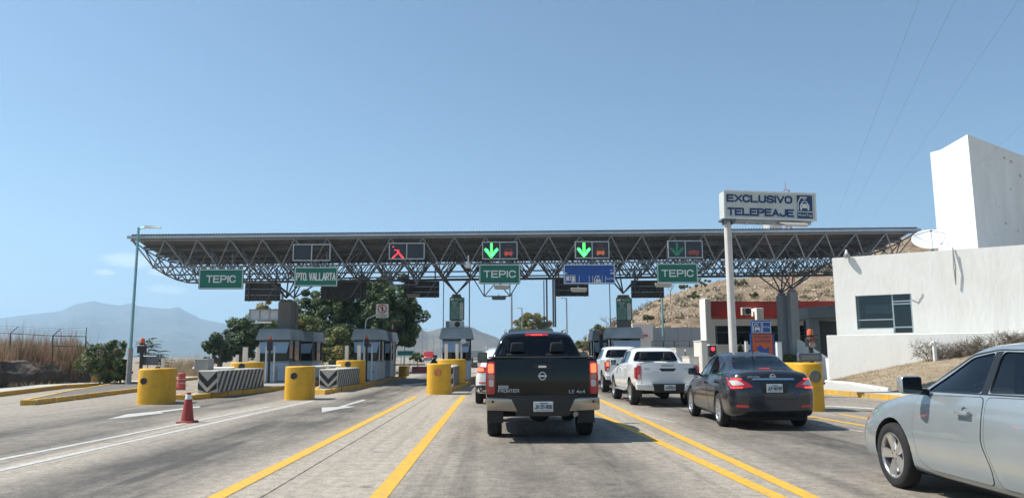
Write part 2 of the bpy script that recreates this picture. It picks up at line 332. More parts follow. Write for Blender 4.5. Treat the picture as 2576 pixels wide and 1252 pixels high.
for i in range(len(xe)-1):
    for j in range(len(ye)-1):
        w, l = xe[i+1]-xe[i]-.013, ye[j+1]-ye[j]-.013
        k = (round(w, 3), round(l, 3))
        if k not in cache:
            s = MB(); s.box(-w/2, w/2, -l/2, l/2, -.05, 0); o = s.build('slab', ROADM, road, bevel=.006); cache[k] = o.data
        else: o = obj('slab', cache[k], road)
        o.location = ((xe[i]+xe[i+1])/2, (ye[j]+ye[j+1])/2, 0)
mb = MB(); mb.add([(-15, 60.4, -.03), (7, 60.4, -.03), (5, 200, -.03), (-16, 200, -.03)], [(0, 1, 2, 3)])
mb.add([(-16, 200, -.03), (5, 200, -.03), (-60, 900, -.03), (-130, 900, -.03)], [(0, 1, 2, 3)])
tag(mb.build('far_road', ROADM), kind='structure')
YM = mark_mat('yellow_road_paint', (.70, .40, .025), .60); WM = mark_mat('white_road_paint', (.54, .53, .50), .78)
def line(name, pts, w, m, label):            # a painted line through ground points
    s = MB()
    for a, b in zip(pts[:-1], pts[1:]):
        d = (b-a).normalized(); n = Vector((d.y, -d.x, 0))*w/2; k = max(1, int((b-a).length/.5))
        for q in range(k):
            p0 = a+(b-a)*q/k; p1 = a+(b-a)*(q+1)/k
            s.add([(p0-n)+Vector((0,0,.005)), (p0+n)+Vector((0,0,.005)), (p1+n)+Vector((0,0,.005)), (p1-n)+Vector((0,0,.005))], [(0, 1, 2, 3)])
    o = s.build(name, m); tag(o, label, 'road marking'); return o
V2 = lambda x, y: Vector((x, y, 0))
line('lane_line', [V2(-2.83, -3), V2(-2.83, 26.6)], .18, YM, 'solid yellow line left of the pale hatched gap, further from our lane')
line('lane_line', [V2(-1.19, -3), V2(-1.19, 27.0)], .18, YM, 'solid yellow line along the left edge of the lane with the black pickup')
line('lane_line', [V2(3.08, -3), V2(3.10, 7.5), V2(3.25, 24.5)], .17, YM, 'solid yellow line beside the grey sedan, right of the black pickup')
line('lane_line', [V2(2.80, -3), V2(2.78, 7.6), V2(2.44, 18.2), V2(2.3, 24)], .17, YM, 'solid yellow line partly in the shadow of the black pickup')
line('lane_line', [V2(-6.95, -2), V2(-6.92, 10.9), V2(-6.45, 21.8)], .13, WM, 'thin white line left of the traffic cone')
line('lane_line', [V2(-6.3, -2), V2(-6.25, 9.9), V2(-5.88, 24.6)], .14, WM, 'thin white line right of the traffic cone, running to the yellow barrier')
line('lane_line', [G(2030, 1046), G(2178, 1071), G(2330, 1097)], .15, YM, 'yellow line between the grey sedan and the silver car')
line('lane_line', [G(2110, 1041), G(2180, 1053), G(2330, 1079)], .13, YM, 'short yellow line in front of the right yellow barrier')
line('stop_line', [G(2072, 1020), G(2190, 1027), G(2330, 1035)], .42, WM, 'broad white stripe beside the right yellow barrier')
line('stop_line', [G(2060, 1068), G(2172, 1086)], .07, WM, 'thin worn white line in front of the silver car')
line('stop_line', [G(1585, 1040), G(1700, 1062)], .07, WM, 'thin worn white line under the white pickup')
def decal(name, pts, m, label, cat='road marking'):
    s = MB(); s.add([G(u, v, .005) for u, v in pts], [tuple(range(len(pts)-1, -1, -1))]); bm = None
    o = s.build(name, m); tag(o, label, cat); return o
decal('lane_arrow', [(809,1024),(850,1022.5),(912,1004.5),(922,1005.5),(868,1021),(897,1021.5),(858,1027),(810,1036)], WM, 'white painted arrow left of the yellow lines, nearer the centre barrier')
decal('lane_arrow', [(268,1054),(320,1040.6),(385,1034.7),(500,1020.6),(506,1023),(404,1036.5),(413,1038),(300,1050.5)], WM, 'white painted arrow left of the traffic cone')
decal('lane_arrow', [(1000,966),(1030,965),(1075,961),(1062,967),(1020,970)], WM, 'far white painted arrow beside the second booth')

# kerbs and islands ------------------------------------------------------------
def island(name, pts, h, label, mats=(YELK, CONC), inner=None, group=None):
    """raised island: ring of kerb stones round a top of its own; pts counter-clockwise"""
    root = empty(name, (0, 0, 0)); tag(root, label, 'traffic island', group)
    c = sum((Vector(p) for p in pts), Vector((0, 0)))/len(pts)
    ins = []
    n = len(pts)
    for i in range(n):
        p = Vector(pts[i]); a = (p-Vector(pts[i-1])).normalized(); b = (Vector(pts[(i+1) % n])-p).normalized()
        na = Vector((-a.y, a.x)); nb = Vector((-b.y, b.x)); bis = (na+nb).normalized(); k = .16/max(.35, bis.dot(na)); ins.append(p+bis*k)
    for i in range(n):
        a, b, a2, b2 = Vector(pts[i]), Vector(pts[(i+1) % n]), ins[i], ins[(i+1) % n]
        k = max(1, round((b-a).length/1.2))
        for q in range(k):
            t0 = q/k+.004; t1 = (q+1)/k-.004
            quad = [a.lerp(b, t0), a.lerp(b, t1), a2.lerp(b2, t1), a2.lerp(b2, t0)]
            s = MB(); s.frus([(p.x, p.y, -.02) for p in quad], [(p.x, p.y, h+random.uniform(-.006, .006)) for p in quad]); s.build('kerb_stone', mats[0], root, bevel=.012)
    s = MB(); s.prism([(p.x, p.y) for p in ins], XY(0), h-.02, -.02); s.build('island_top', inner or mats[1], root)
    return root
def gp(*uv): return [(G(u, v).x, G(u, v).y) for u, v in uv]
GRAVEL = mat('dark_gravel', (.16, .15, .135), .95, var=.45, scale=14, bump=.03, bscale=30)
tri = gp((49,1019),(91,1018),(332,987),(440,972)); a4 = G(440, 963); a5 = G(300, 968); a6 = G(173, 991)
island('traffic_island', tri+[(a4.x, a4.y), (a5.x, a5.y), (a6.x, a6.y)], .16, 'pointed traffic island with yellow kerb and gravel at far left', inner=GRAVEL)
isl = {
 1: [(-10.75, 25.4), (-10.0, 25.3), (-9.25, 31), (-8.95, 37), (-8.95, 50), (-13.6, 50), (-13.6, 38), (-11.6, 31)],
 2: [(-6.98, 28.9), (-6.4, 28.4), (-6.05, 35.5), (-5.95, 50), (-8.4, 50), (-8.4, 37)],
 3: [(-2.45, 29.4), (-1.85, 29.4), (-1.35, 37), (-1.3, 50), (-3.1, 50), (-3.0, 37)],
 4: [(2.0, 25.5), (2.7, 25.5), (2.9, 37), (2.9, 50), (1.0, 50), (1.1, 37)],
 5: [(6.45, 29.5), (7.1, 29.5), (7.6, 37), (7.6, 50), (5.9, 50), (5.9, 37)]}
for k, nm in ((1, 'leftmost booth island with yellow kerb behind the traffic cone'), (2, 'booth island with yellow kerb under the second booth from left'), (3, 'booth island with yellow kerb behind the centre yellow barrier'), (4, 'booth island hidden behind the black pickup'), (5, 'booth island behind the white pickups')):
    island('booth_island', isl[k], .17, nm, group='toll booth islands')
# outer kerb and pavement at far left
def kerb_run(name, pts, h, wd, label, m=YELK, top=None):
    root = empty(name); tag(root, label, 'kerb')
    for a, b in zip(pts[:-1], pts[1:]):
        d = (b-a); n = Vector((-d.y, d.x, 0)).normalized()*wd; k = max(1, round(d.length/1.5))
        for q in range(k):
            p0 = a+d*(q/k+.003); p1 = a+d*((q+1)/k-.003)
            s = MB(); quad = [p0, p1, p1+n, p0+n]; s.frus([(p.x, p.y, -.03) for p in quad], [(p.x, p.y, h) for p in quad]); s.build('kerb_stone', m, root, bevel=.012)
    return root
lk = [G(-260, 1016), G(0, 997), G(163, 976.5), G(250, 972), G(331, 969), G(420, 962), G(520, 952)]
kerb_run('kerb', lk, .17, .18, 'long yellow kerb along the far left road edge')
s = MB()
off = [Vector((-d.y, d.x, 0)).normalized() for d in [(lk[i+1]-lk[i]) for i in range(len(lk)-1)]]; off.append(off[-1])
for i in range(len(lk)-1):
    s.add([lk[i]+off[i]*.17+Vector((0,0,.15)), lk[i+1]+off[i+1]*.17+Vector((0,0,.15)), lk[i+1]+off[i+1]*1.5+Vector((0,0,.16)), lk[i]+off[i]*1.5+Vector((0,0,.16))], [(0, 1, 2, 3)])
tag(s.build('pavement', mat('pale_concrete', (.46, .45, .42), .85, var=.15, bump=.004)), kind='structure')
rk = [G(2066, 990), G(2140, 996), G(2236, 1006), G(2400, 1026)]
kerb_run('kerb', [Vector((p.x, p.y, 0)) for p in rk], .16, .2, 'chipped yellow kerb by the white building')

# ================================================================== hills and mountains
def sil(pts, u):                              # silhouette height by picture column
    if u <= pts[0][0]: return pts[0][1]
    for (a, b), (c, d) in zip(pts[:-1], pts[1:]):
        if u <= c:
            t = (u-a)/(c-a); t = t*t*(3-2*t)*.4+t*.6; return b+(d-b)*t
    return pts[-1][1]
def ridge(name, pts, d0, d1, u0_, u1_, nu, nd, m, rough, label=None):
    """a range of hills whose crest follows the silhouette at distance d1; slopes down towards d0 and behind"""
    vs, fs = [], []
    for i in range(nu+1):
        u = u0_+(u1_-u0_)*i/nu; pc = P(u, sil(pts, u), d1); top = max(.5, pc.z)
        for j in range(nd+1):
            t = j/nd; y = d0+(d1-d0)*t*1.0 if t <= 1 else d1
            x = pc.x*y/d1
            z = top*(t**1.25)
            k = noise.fractal(Vector((x, y, 3.1))*(6.0/(d1-d0)), 1.0, 2.0, 5)
            rdg = abs(noise.noise(Vector((x*4.5/(d1-d0), y*1.2/(d1-d0), 7))))
            z += (k*rough*.6-rdg*rough)*top*math.sin(math.pi*min(1, t*.97+.03))
            vs.append((x, y, z-.5*(1-t)))
        for jj, tt in enumerate((.35, 1.0)):
            y = d1+(d1-d0)*tt; vs.append((pc.x*y/d1, y, top*(.75 if jj == 0 else 0)))
    k = nd+3
    for i in range(nu):
        for j in range(k-1): fs.append((i*k+j, (i+1)*k+j, (i+1)*k+j+1, i*k+j+1))
    s = MB(); s.add(vs, fs); o = s.build(name, m, smooth=True, sharp=180); tag(o, kind='structure'); return o
MTN = mat('forest_mountain', (.06, .07, .055), .95, var=.5, scale=.004, dirt=(.10, .09, .07), dirt_amt=.6, dirt_scale=.002)
ridge('mountain', [(-900,850),(-500,820),(0,800),(80,790),(150,783),(190,765),(235,757),(270,764),(300,768),(320,764),(334,760),(345,769),(365,771),(400,775),(425,776),(447,771),(475,786),(510,803),(560,812),(610,830),(700,850),(800,862),(900,870)], 2300, 4200, -900, 900, 220, 50, MTN, .22)
MID = mat('brown_hill', (.105, .10, .08), .95, var=.5, scale=.02, dirt=(.20, .155, .115), dirt_amt=.7, dirt_scale=.012)
ridge('far_hill', [(700,890),(850,860),(950,828),(1005,812),(1040,818),(1075,834),(1105,826),(1150,814),(1185,822),(1215,836),(1245,846),(1275,866),(1310,882),(1360,890)], 620, 1150, 700, 1360, 120, 40, MID, .30)
ridge('far_hill', [(1180,893),(1300,880),(1380,868),(1440,862),(1500,850),(1600,840),(1800,830)], 380, 700, 1180, 1800, 60, 20, MID, .3)
# the rocky slope on the right
HS = [(1405,890),(1440,868),(1480,850),(1520,822),(1560,800),(1600,778),(1650,752),(1700,735),(1760,716),(1850,702),(1950,692),(2050,676),(2150,642),(2240,610),(2300,592),(2360,580),(2500,555),(2700,520),(3000,480)]
HY0, HY1 = 60., 118.
def hill_z(x, y):
    ratio = x/y; u = 1288+FPX*(ratio-math.tan(YAW))/(1+ratio*math.tan(YAW))*math.cos(0)
    uu = max(1405, min(3000, u)); top = P(uu, sil(HS, uu), HY1).z
    if u < 1405: top *= max(0, 1-(1405-u)/60)
    t = max(0, min(1, (y-HY0)/(HY1-HY0)))
    z = top*(t*.9+.1*t*t)
    z += (noise.fractal(Vector((x*.12, y*.12, 1)), 1, 2, 5)*1.1-.9*abs(noise.noise(Vector((x*.16, y*.03, 8)))))*min(1, t*3)*(1-.75*t)
    return z-.08*(1-min(1, t*8))
vs, fs = [], []; nx, ny = 150, 60
for i in range(nx+1):
    uu = 1380+(2750-1380)*i/nx; r_ = ray(uu, 800)
    for j in range(ny+1):
        y = HY0+(HY1-HY0)*j/ny; x = r_.x/r_.y*y; vs.append((x, y, hill_z(x, y)))
    for q, yy in enumerate((150, 260)):
        x = r_.x/r_.y*yy; vs.append((x, yy, hill_z(r_.x/r_.y*HY1, HY1)*(.8 if q == 0 else 0)))
k = ny+3
for i in range(nx):
    for j in range(k-1): fs.append((i*k+j, (i+1)*k+j, (i+1)*k+j+1, i*k+j+1))
HILLM = mat('dry_hillside', (.20, .14, .085), .95, var=.45, scale=.35, bump=.25, bscale=1.6, dirt=(.36, .29, .20), dirt_amt=.8, dirt_scale=.12)
s = MB(); s.add(vs, fs); tag(s.build('hillside', HILLM, smooth=True, sharp=180), kind='structure')
# rocks lying on it
ROCK = mat('pale_rock', (.36, .30, .23), .9, var=.3, scale=1.5, bump=.02)
s = MB(); rnd = random.Random(3)
for q in range(3000):
    uu = rnd.uniform(1420, 2360); y = HY0+4+(HY1-HY0-4)*rnd.random(); r_ = ray(uu, 800); x = r_.x/r_.y*y
    pale = (1720 < uu < 2120 and y < 78)
    rr = rnd.choice((.07, .09, .11, .14, .18, .30))*(.8 if pale else 1)*rnd.uniform(.7, 1.3)*y/90
    z = hill_z(x, y)
    pts = [Vector(p)*rr*rnd.uniform(.6, 1.25) for p in ((1,0,0),(0,1,0),(-1,0,0),(0,-1,0),(0,0,.8),(.3,.2,-.6))]
    s.add([(p.x+x, p.y+y, p.z+z) for p in pts], ((0,1,4),(1,2,4),(2,3,4),(3,0,4),(1,0,5),(2,1,5),(3,2,5),(0,3,5)))
tag(s.build('hillside_rocks', ROCK), 'loose pale rocks scattered over the dry hillside', 'rocks', kind='stuff')
# dry grass on it
def blades(s, rnd, x, y, z, h, n, spread, w=.02, lean=.35, m=0):
    for _ in range(n):
        a = rnd.uniform(0, 6.283); b = Vector((x+rnd.gauss(0, spread), y+rnd.gauss(0, spread), z)); hh = h*rnd.uniform(.5, 1.15)
        t = b+Vector((math.cos(a)*lean*hh*rnd.random(), math.sin(a)*lean*hh*rnd.random(), hh)); mid = b.lerp(t, .55)+Vector((0, 0, .06*hh))
        c = rnd.uniform(0, 6.283); q = Vector((math.cos(c), math.sin(c), 0))*w
        s.add([b-q, b+q, mid+q*.8, mid-q*.8, t], [(0, 1, 2, 3), (3, 2, 4)], m)
STRAW = mat('straw_grass', (.36, .28, .17), .9, var=.3, scale=1, transl=.3)
RUST = mat('rusty_grass', (.36, .225, .155), .9, var=.4, scale=1.3, transl=.3)
OCHRE = mat('ochre_grass', (.48, .38, .28), .9, var=.3, scale=1.3, transl=.3)
GRN = mat('weed_green', (.10, .13, .045), .85, var=.4, scale=2, transl=.3)
s = MB()
for q in range(1500):
    uu = rnd.uniform(1410, 2350); y = HY0+2+(HY1-HY0-2)*rnd.random()**1.3; r_ = ray(uu, 800); x = r_.x/r_.y*y
    band = abs((y-78)-(uu-1700)*.012) < 1.8 and uu > 1560
    blades(s, rnd, x, y, hill_z(x, y)-.05, .9 if band else .45, 7 if band else 4, .45, .05, .5, 1 if band or rnd.random() < .25 else 0)
for q in range(700):
    uu = rnd.uniform(1420, 2340); y = HY0+8+(HY1-HY0-8)*rnd.random(); r_ = ray(uu, 800); x = r_.x/r_.y*y
    if noise.noise(Vector((x*.08, y*.08, 4))) < -.05: continue
    z = hill_z(x, y); rr = rnd.uniform(.25, .8)
    for _ in range(26):
        p = Vector((x+rnd.gauss(0, rr*.6), y+rnd.gauss(0, rr*.6), z+abs(rnd.gauss(0, rr*.45)))); a = Vector((rnd.gauss(0, 1), rnd.gauss(0, 1), rnd.gauss(0, 1))).normalized()*.16; b_ = a.orthogonal().normalized()*.09
        s.add([p-a, p+b_, p+a, p-b_], [(0, 1, 2, 3)], 2)
tag(s.build('hillside_grass', [STRAW, RUST, mat('dry_scrub', (.15, .125, .07), .9, var=.5, scale=.6, transl=.2)]), 'dry straw grass tufts over the hillside', 'grass', kind='stuff')
# ================================================================== CANOPY
CY = 37.0
A_ = P(332, 604, CY); B_ = P(2304, 585, CY+.9)
ax = (B_-A_); ax_h = Vector((ax.x, ax.y, 0)); dep = Vector((-ax.y, ax.x, 0)).normalized(); NB, MBY = 25, 1.52; ND = 6
ux = ax/NB
def sag(t): return -.50*(1-((t-3)/3)**2)
def TN(i, j): return A_+ux*i+dep*(MBY*j)+Vector((0, 0, sag(j)))
def BN(i, j): return A_+ux*(i+.5)+dep*(MBY*(j+.5))+Vector((0, 0, sag(j+.5)-1.12))
canopy = empty('toll_canopy', (A_.x, A_.y, 0)); tag(canopy, 'long grey space frame canopy with corrugated roof over the toll lanes', 'canopy')
inv = Vector((-A_.x, -A_.y, 0))
ROOFM = mat('roof_sheet', (.235, .26, .285), .5, .3, var=.18, scale=.8, dirt=(.2, .2, .21), dirt_amt=.5, dirt_scale=.6)
RUSTY = mat('reddish_roof_sheet', (.29, .235, .245), .6, .2, var=.15, scale=.8)
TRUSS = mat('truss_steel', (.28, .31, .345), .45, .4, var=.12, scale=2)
def strut(name, p, q, r, m=TRUSS):
    s = MB(); s.tube(p+inv, q+inv, r, 6); return s.build(name, m, canopy, smooth=True)
fr = MB()
def fs_(p, q, r): fr.tube(p+inv, q+inv, r, 5, caps=False)
for i in range(NB): strut('top_chord', TN(i, 0), TN(i+1, 0), .045)
for i in range(NB-1): strut('bottom_chord', BN(i, 0), BN(i+1, 0), .045)
for i in range(NB):
    for (di, dj) in ((0, 0), (1, 0)): strut('diagonal', BN(i, 0), TN(i+di, dj), .036)
for j in range(1, ND+1):
    for i in range(NB): fs_(TN(i, j), TN(i+1, j), .04)
for j in range(ND):
    for i in range(NB+1): fs_(TN(i, j), TN(i, j+1), .036)
    for i in range(NB):
        for (di, dj) in ((0, 0), (1, 0), (0, 1), (1, 1)):
            if j == 0 and dj == 0: continue
            fs_(BN(i, j), TN(i+di, j+dj), .033)
        if j: 
            if i < NB-1: fs_(BN(i, j), BN(i+1, j), .04)
        if j < ND-1: fs_(BN(i, j), BN(i, j+1), .036)
tag(fr.build('space_frame', mat('shaded_truss_steel', (.19, .215, .25), .5, .4, var=.15, scale=2), canopy, smooth=True), kind='stuff')  # inner struts share the front paint; their shade is in this darker colour
nj = MB(); nj.ball((0, 0, 0), .078, 4); nj = nj.build('node_ball', TRUSS, canopy, TN(0, 0)+inv, smooth=True).data
for i in range(NB+1):
    if i: obj('node_ball', nj, canopy, TN(i, 0)+inv)
    if i < NB: obj('node_ball', nj, canopy, BN(i, 0)+inv)
# corrugated sheets, one to a bay
for i in range(NB):
    s = MB(); pr = []; npitch = 11
    for q in range(npitch):
        for f, h in ((0, 0), (.50, 0), (.62, .038), (.88, .038)): pr.append(((q+f)/npitch, h))
    pr.append((1, 0)); rows = []
    for j in range(13):
        t = -.12+j*(ND+.24)/12
        rows.append([A_+ux*(i+a)+dep*(MBY*t)+Vector((0, 0, sag(t)+.20+h))+inv for a, h in pr])
    n = len(pr); s.add([p for r_ in rows for p in r_], [(j*n+a, j*n+a+1, (j+1)*n+a+1, (j+1)*n+a) for j in range(12) for a in range(n-1)])
    s.build('roof_sheet', RUSTY if i >= NB-5 else ROOFM, canopy)
for j in range(ND+1):                         # purlins
    s = MB(); e = dep*.04; a, b = TN(0, j)-ux*.05, TN(NB, j)+ux*.05; lo, hi = Vector((0, 0, .06)), Vector((0, 0, .185))
    s.frus([p+inv+lo for p in (a-e, b-e, b+e, a+e)], [p+inv+hi for p in (a-e, b-e, b+e, a+e)]); s.build('purlin', TRUSS if j == 0 else STEEL, canopy)
s = MB(); a, b = A_-ux*.1-dep*.20, B_+ux*.1-dep*.20; e = dep*.10
s.frus([p+inv+Vector((0, 0, .05)) for p in (a, b, b+e, a+e)], [p+inv+Vector((0, 0, .19)) for p in (a, b, b+e, a+e)]); s.build('fascia', mat('fascia_steel', (.46, .50, .54), .45, .3), canopy)
# columns with tree struts
COLM = mat('column_concrete', (.235, .215, .205), .8, var=.12, scale=1.2, bump=.005, dirt=(.15, .14, .14), dirt_amt=.5)
COLG = mat('column_grey', (.25, .27, .285), .7, var=.12, scale=1.2)
def zz(v, y): return P(1288, v, y).z
def column(x, y, w, d, ztop, m=COLM, name='column'):
    s = MB(); s.box(x-w/2, x+w/2, y-d/2, y+d/2, 0, ztop); s.box(x-w/2+.06, x+w/2-.06, y-d/2+.06, y+d/2-.06, ztop, ztop+.12)
    for v in range(len(s.v)): s.v[v] = tuple(Vector(s.v[v])+inv)
    return s.build(name, m, canopy, bevel=.03)
def tree_struts(x, y, z, reach=1):
    c = Vector((x, y, z)); cand = sorted(((BN(i, j)-c).to_2d().length, i, j) for i in range(NB) for j in range(1, ND-1))
    for _, i, j in cand[:5]: strut('column_strut', c, BN(i, j), .042, STEEL)
yc = CY+4.6
for (u, w, v, m) in ((711, .42, 757, COLM), (727, .40, 757, COLM), (741, .34, 764, COLM)):
    p = P(u, 800, yc+(0 if u < 735 else .5)); column(p.x, p.y, w*.95, .5, zz(v, p.y), m)
for u in (718, 738): p = P(u, 800, yc); tree_struts(p.x, p.y, zz(752, yc)+.1)
p = P(1148, 800, yc); column(p.x, p.y, .60, .5, zz(745, yc)); tree_struts(p.x, p.y, zz(743, yc)+.1)
p = P(1569, 800, yc); column(p.x, p.y, .74, .5, zz(748, yc)); tree_struts(p.x, p.y, zz(743, yc)+.1)
p = P(1969, 800, yc); column(p.x, p.y, .46, .5, zz(745, yc), COLG); tree_struts(p.x, p.y, zz(743, yc)+.1)
p = P(1996, 800, yc-.9); column(p.x, p.y, .45, .5, zz(735, yc-.9), COLG); tree_struts(p.x, p.y, zz(733, yc-.9)+.1)
# thin conduits hanging from the frame to the booth roofs
for (u, v0, v1, y, r) in ((1116,705,826,yc-1.5,.025),(1181,700,826,yc-1.5,.03),(1375,702,822,yc-1,.045),(1391,700,822,yc-1,.05),(1396,700,822,yc-.6,.045),(1368,705,822,yc,.03),(742,706,826,yc-1.5,.03),(1533,700,822,yc-1.5,.025)):
    a, b = P(u, v0, y), P(u, v1, y); strut('conduit', a, Vector((a.x, a.y, b.z)), r, STEEL)

# ---------------------------------------------------------------- signs hung from the canopy
def hang(root, w, z1, y=.06, n=2):            # hangers up to the frame
    for q in range(n):
        x = (-.5+(q+.5)/n)*w*.9; s = MB(); s.tube((x, y, z1-.1), (x, y, z1+.75), .03); s.build('hanger', STEEL, root)
def road_sign(u0_, v0, u1_, v1, y, words, m, label, ts=.36, tw=.62, group=None, bold=.025):
    a, b = P(u0_, v0, y), P(u1_, v1, y); cx, cz = (a.x+b.x)/2, (a.z+b.z)/2; w, h = b.x-a.x, a.z-b.z
    root = empty('overhead_sign', (cx, y, cz)); tag(root, label, 'road sign', group)
    s = MB(); s.prism(rpoly([(-w/2, -h/2), (w/2, -h/2), (w/2, h/2), (-w/2, h/2)], .07), XZ(0), 0, .05); s.build('panel', m, root)
    t = .035; s = MB(); o = .025
    for x0, x1, z0, z1 in ((-w/2+o, w/2-o, -h/2+o, -h/2+o+t), (-w/2+o, w/2-o, h/2-o-t, h/2-o), (-w/2+o, -w/2+o+t, -h/2+o+t, h/2-o-t), (w/2-o-t, w/2-o, -h/2+o+t, h/2-o-t)): s.box(x0, x1, -.006, .002, z0, z1)
    s.build('border', SIGNW, root)
    if words: put_text(words, 0, 0, -.002, w*tw, h*ts, SIGNW, root, bold)
    for zq in (-h*.3, h*.3): s = MB(); s.box(-w*.48, w*.48, .052, .09, zq-.03, zq+.03); s.build('back_rail', STEEL, root)
    hang(root, w, h/2)
    return root, w, h
road_sign(501, 676, 611, 727, CY-.4, 'TEPIC', SIGNG, 'green sign reading TEPIC at the left end of the canopy', .36, .66)
road_sign(741, 671, 849, 720, CY-.4, 'PTO. VALLARTA', SIGNG, 'green sign reading PTO. VALLARTA', .40, .91, bold=.014)
road_sign(1205, 664, 1309, 714, CY-.4, 'TEPIC', SIGNG, 'green sign reading TEPIC over the black pickup lane', .36, .78)
road_sign(1652, 662, 1757, 712, CY-.4, 'TEPIC', SIGNG, 'green sign reading TEPIC nearest the white pole sign', .36, .78)
blue, bw_, bh_ = road_sign(1417, 664, 1548, 714, CY-.4, None, SIGNB, 'blue sign with payment pictograms, lower row boxed')
def icon_box(root, x0, x1, z0, z1, t=.018, y=-.004, top=True, r=0):
    s = MB()
    s.box(x0, x1, y-.004, y, z0, z0+t); s.box(x0, x0+t, y-.004, y, z0+t, z1-t); s.box(x1-t, x1, y-.004, y, z0+t, z1-t)
    if top: s.box(x0, x1, y-.004, y, z1-t, z1)
    s.build('pictogram_frame', SIGNW, root)
def car_icon(root, cx, cz, s_, y=-.004, m=SIGNW, dark=SIGNB, gantry=True, name='pictogram'):
    """toll gantry with a car seen from the front, s_ tall"""
    s = MB(); f = XZ(y); k = s_/1.0
    def T(pts): return [(cx+a*k, cz+b*k) for a, b in pts]
    if gantry:
        s.prism(T([(-.46, -.48), (-.38, -.48), (-.38, .02), (-.46, .02)]), f, -.005, 0)
        s.prism(T([(-.46, .02), (-.38, .02), (-.18, .40), (-.24, .46)]), f, -.005, 0)
        s.prism(T([(-.24, .46), (-.21, .38), (.24, .38), (.24, .46)]), f, -.0055, 0)
    s.prism(T([(-.28, -.34), (.40, -.34), (.40, -.14), (.34, -.04), (-.22, -.04), (-.28, -.14)]), f, -.005, 0)
    s.prism(T([(-.20, -.05), (.32, -.05), (.24, .14), (-.12, .14)]), f, -.0045, 0)
    s.prism(T([(-.26, -.48), (-.14, -.48), (-.14, -.33), (-.26, -.33)]), f, -.0045, 0)
    s.prism(T([(.26, -.48), (.38, -.48), (.38, -.33), (.26, -.33)]), f, -.0045, 0)
    for q in (.20, .26, .32): s.prism(T([(-.02-.3*(q-.2), q), (.14+.3*(q-.2), q), (.14+.3*(q-.2), q+.025), (-.02-.3*(q-.2), q+.025)]), f, -.005, 0)
    s.build(name, m, root)
    s = MB(); s.prism(T([(-.12, -.03), (.24, -.03), (.18, .09), (-.06, .09)]), f, -.009, -.004)
    for x in (-.17, .29): s.prism(T(arc(x, -.19, .045, 0, 330, 10)), f, -.009, -.004)
    s.build(name+'_detail', dark, root)
r_ = blue; w, h = bw_, bh_
xs = [(-.46, -.27), (-.20, .0), (.06, .25), (.31, .49)]
for q, (a, b) in enumerate(xs): icon_box(r_, a*w, b*w, -h*.47, -h*.06, top=(q == 0))
s = MB(); s.box(-w*.46, w*.46, -.006, -.002, h*.05, h*.05+.0001); 
car_icon(r_, w*.16, -h*.27, h*.40)
put_text('MultiTag', w*.40, -h*.24, -.004, w*.165, h*.10, SIGNW, r_, .03)
s = MB(); s.box(-w*.445, -w*.285, -.008, -.004, -h*.33, -h*.12); s.build('banknote', SIGNW, r_)
s = MB(); s.prism(arc(-w*.365, -h*.225, h*.085, 0, 345, 16), XZ(0), -.011, -.008); s.build('banknote_disc', SIGNB, r_)
put_text('$', -w*.365, -h*.225, -.011, h*.08, h*.14, SIGNW, r_, .03)
s = MB(); s.box(-w*.34, -w*.30, -.011, -.008, -h*.42, -h*.34); s.box(-w*.31, -w*.275, -.0125, -.0095, -h*.37, -h*.28); s.build('coins', SIGNW, r_)
s = MB()
for a, b in ((-.49, -.43), (.41, .49)):
    s.box(a*w, b*w, -.007, -.003, h*.045, h*.075); s.box(a*w, b*w, -.007, -.003, h*.005, h*.03)
s.box(w*.41, w*.44, -.007, -.003, h*.16, h*.20); s.build('border_stub', SIGNW, r_)
# lamps on arms under the front signs
BEIGE = mat('beige_lamp', (.40, .36, .30), .5, var=.1)
for (u, v, y, lab) in ((1262, 722, CY-.9, 'beige lamp under the TEPIC sign over the black pickup'), (1456, 729, CY-.9, 'beige lamp under the blue sign'), (1668, 717, CY-.9, 'beige lamp under the TEPIC sign nearest the pole sign'), (1040, 743, CY+8.5, 'beige lamp under the dark board left of the centre column'), (1255, 749, CY+3, 'dark lamp hung low on a frame over the black pickup')):
    p = P(u, v, y); root = empty('sign_lamp', p); tag(root, lab, 'lamp')
    s = MB(); s.frus([(-.36, -.14, -.10), (.36, -.14, -.10), (.30, .14, -.10), (-.30, .14, -.10)], [(-.40, -.12, .10), (.40, -.12, .10), (.40, .16, .10), (-.40, .16, .10)]); s.build('housing', BEIGE if 'dark' not in lab[:5] else STEEL, root, bevel=.015)
    s = MB(); s.tube((0, .05, .1), (0, .5, .22), .025); s.build('arm', STEEL, root)
# backs of the boards for the other direction, hung at the far edge
BACKM = mat('board_back', (.085, .09, .10), .6, .2, var=.15, scale=2)
for (a, v0, b, v1, lab) in ((617,712,705,757,'dark back of a sign board above the leftmost booth'),(808,706,921,752,'wide dark back of a sign board in front of the tall trees'),(1017,707,1105,748,'dark back of a sign board left of the centre column'),(1395,700,1481,745,'dark back of a sign board below the blue sign'),(1587,705,1671,749,'dark back of a sign board left of the rightmost TEPIC sign')):
    y = CY+9.6; p, q = P(a, v0, y), P(b, v1, y); w, h = q.x-p.x, p.z-q.z; root = empty('sign_board', ((p.x+q.x)/2, y, (p.z+q.z)/2)); tag(root, lab, 'sign board')
    for k in range(3): s = MB(); s.box(-w/2, w/2, 0, .03, -h/2+k*h/3+.004, -h/2+(k+1)*h/3-.004); s.build('panel', BACKM, root)
    for x in (-w*.38, w*.38): s = MB(); s.box(x-.04, x+.04, -.07, -.001, -h*.52, h*.5+.9); s.build('post', STEEL, root)
    s = MB(); s.tube((-w*.38, -.06, h*.45), (-w*.15, -.06, -h*.45), .025); s.tube((w*.38, -.06, h*.45), (w*.15, -.06, -h*.45), .025); s.build('brace', STEEL, root)
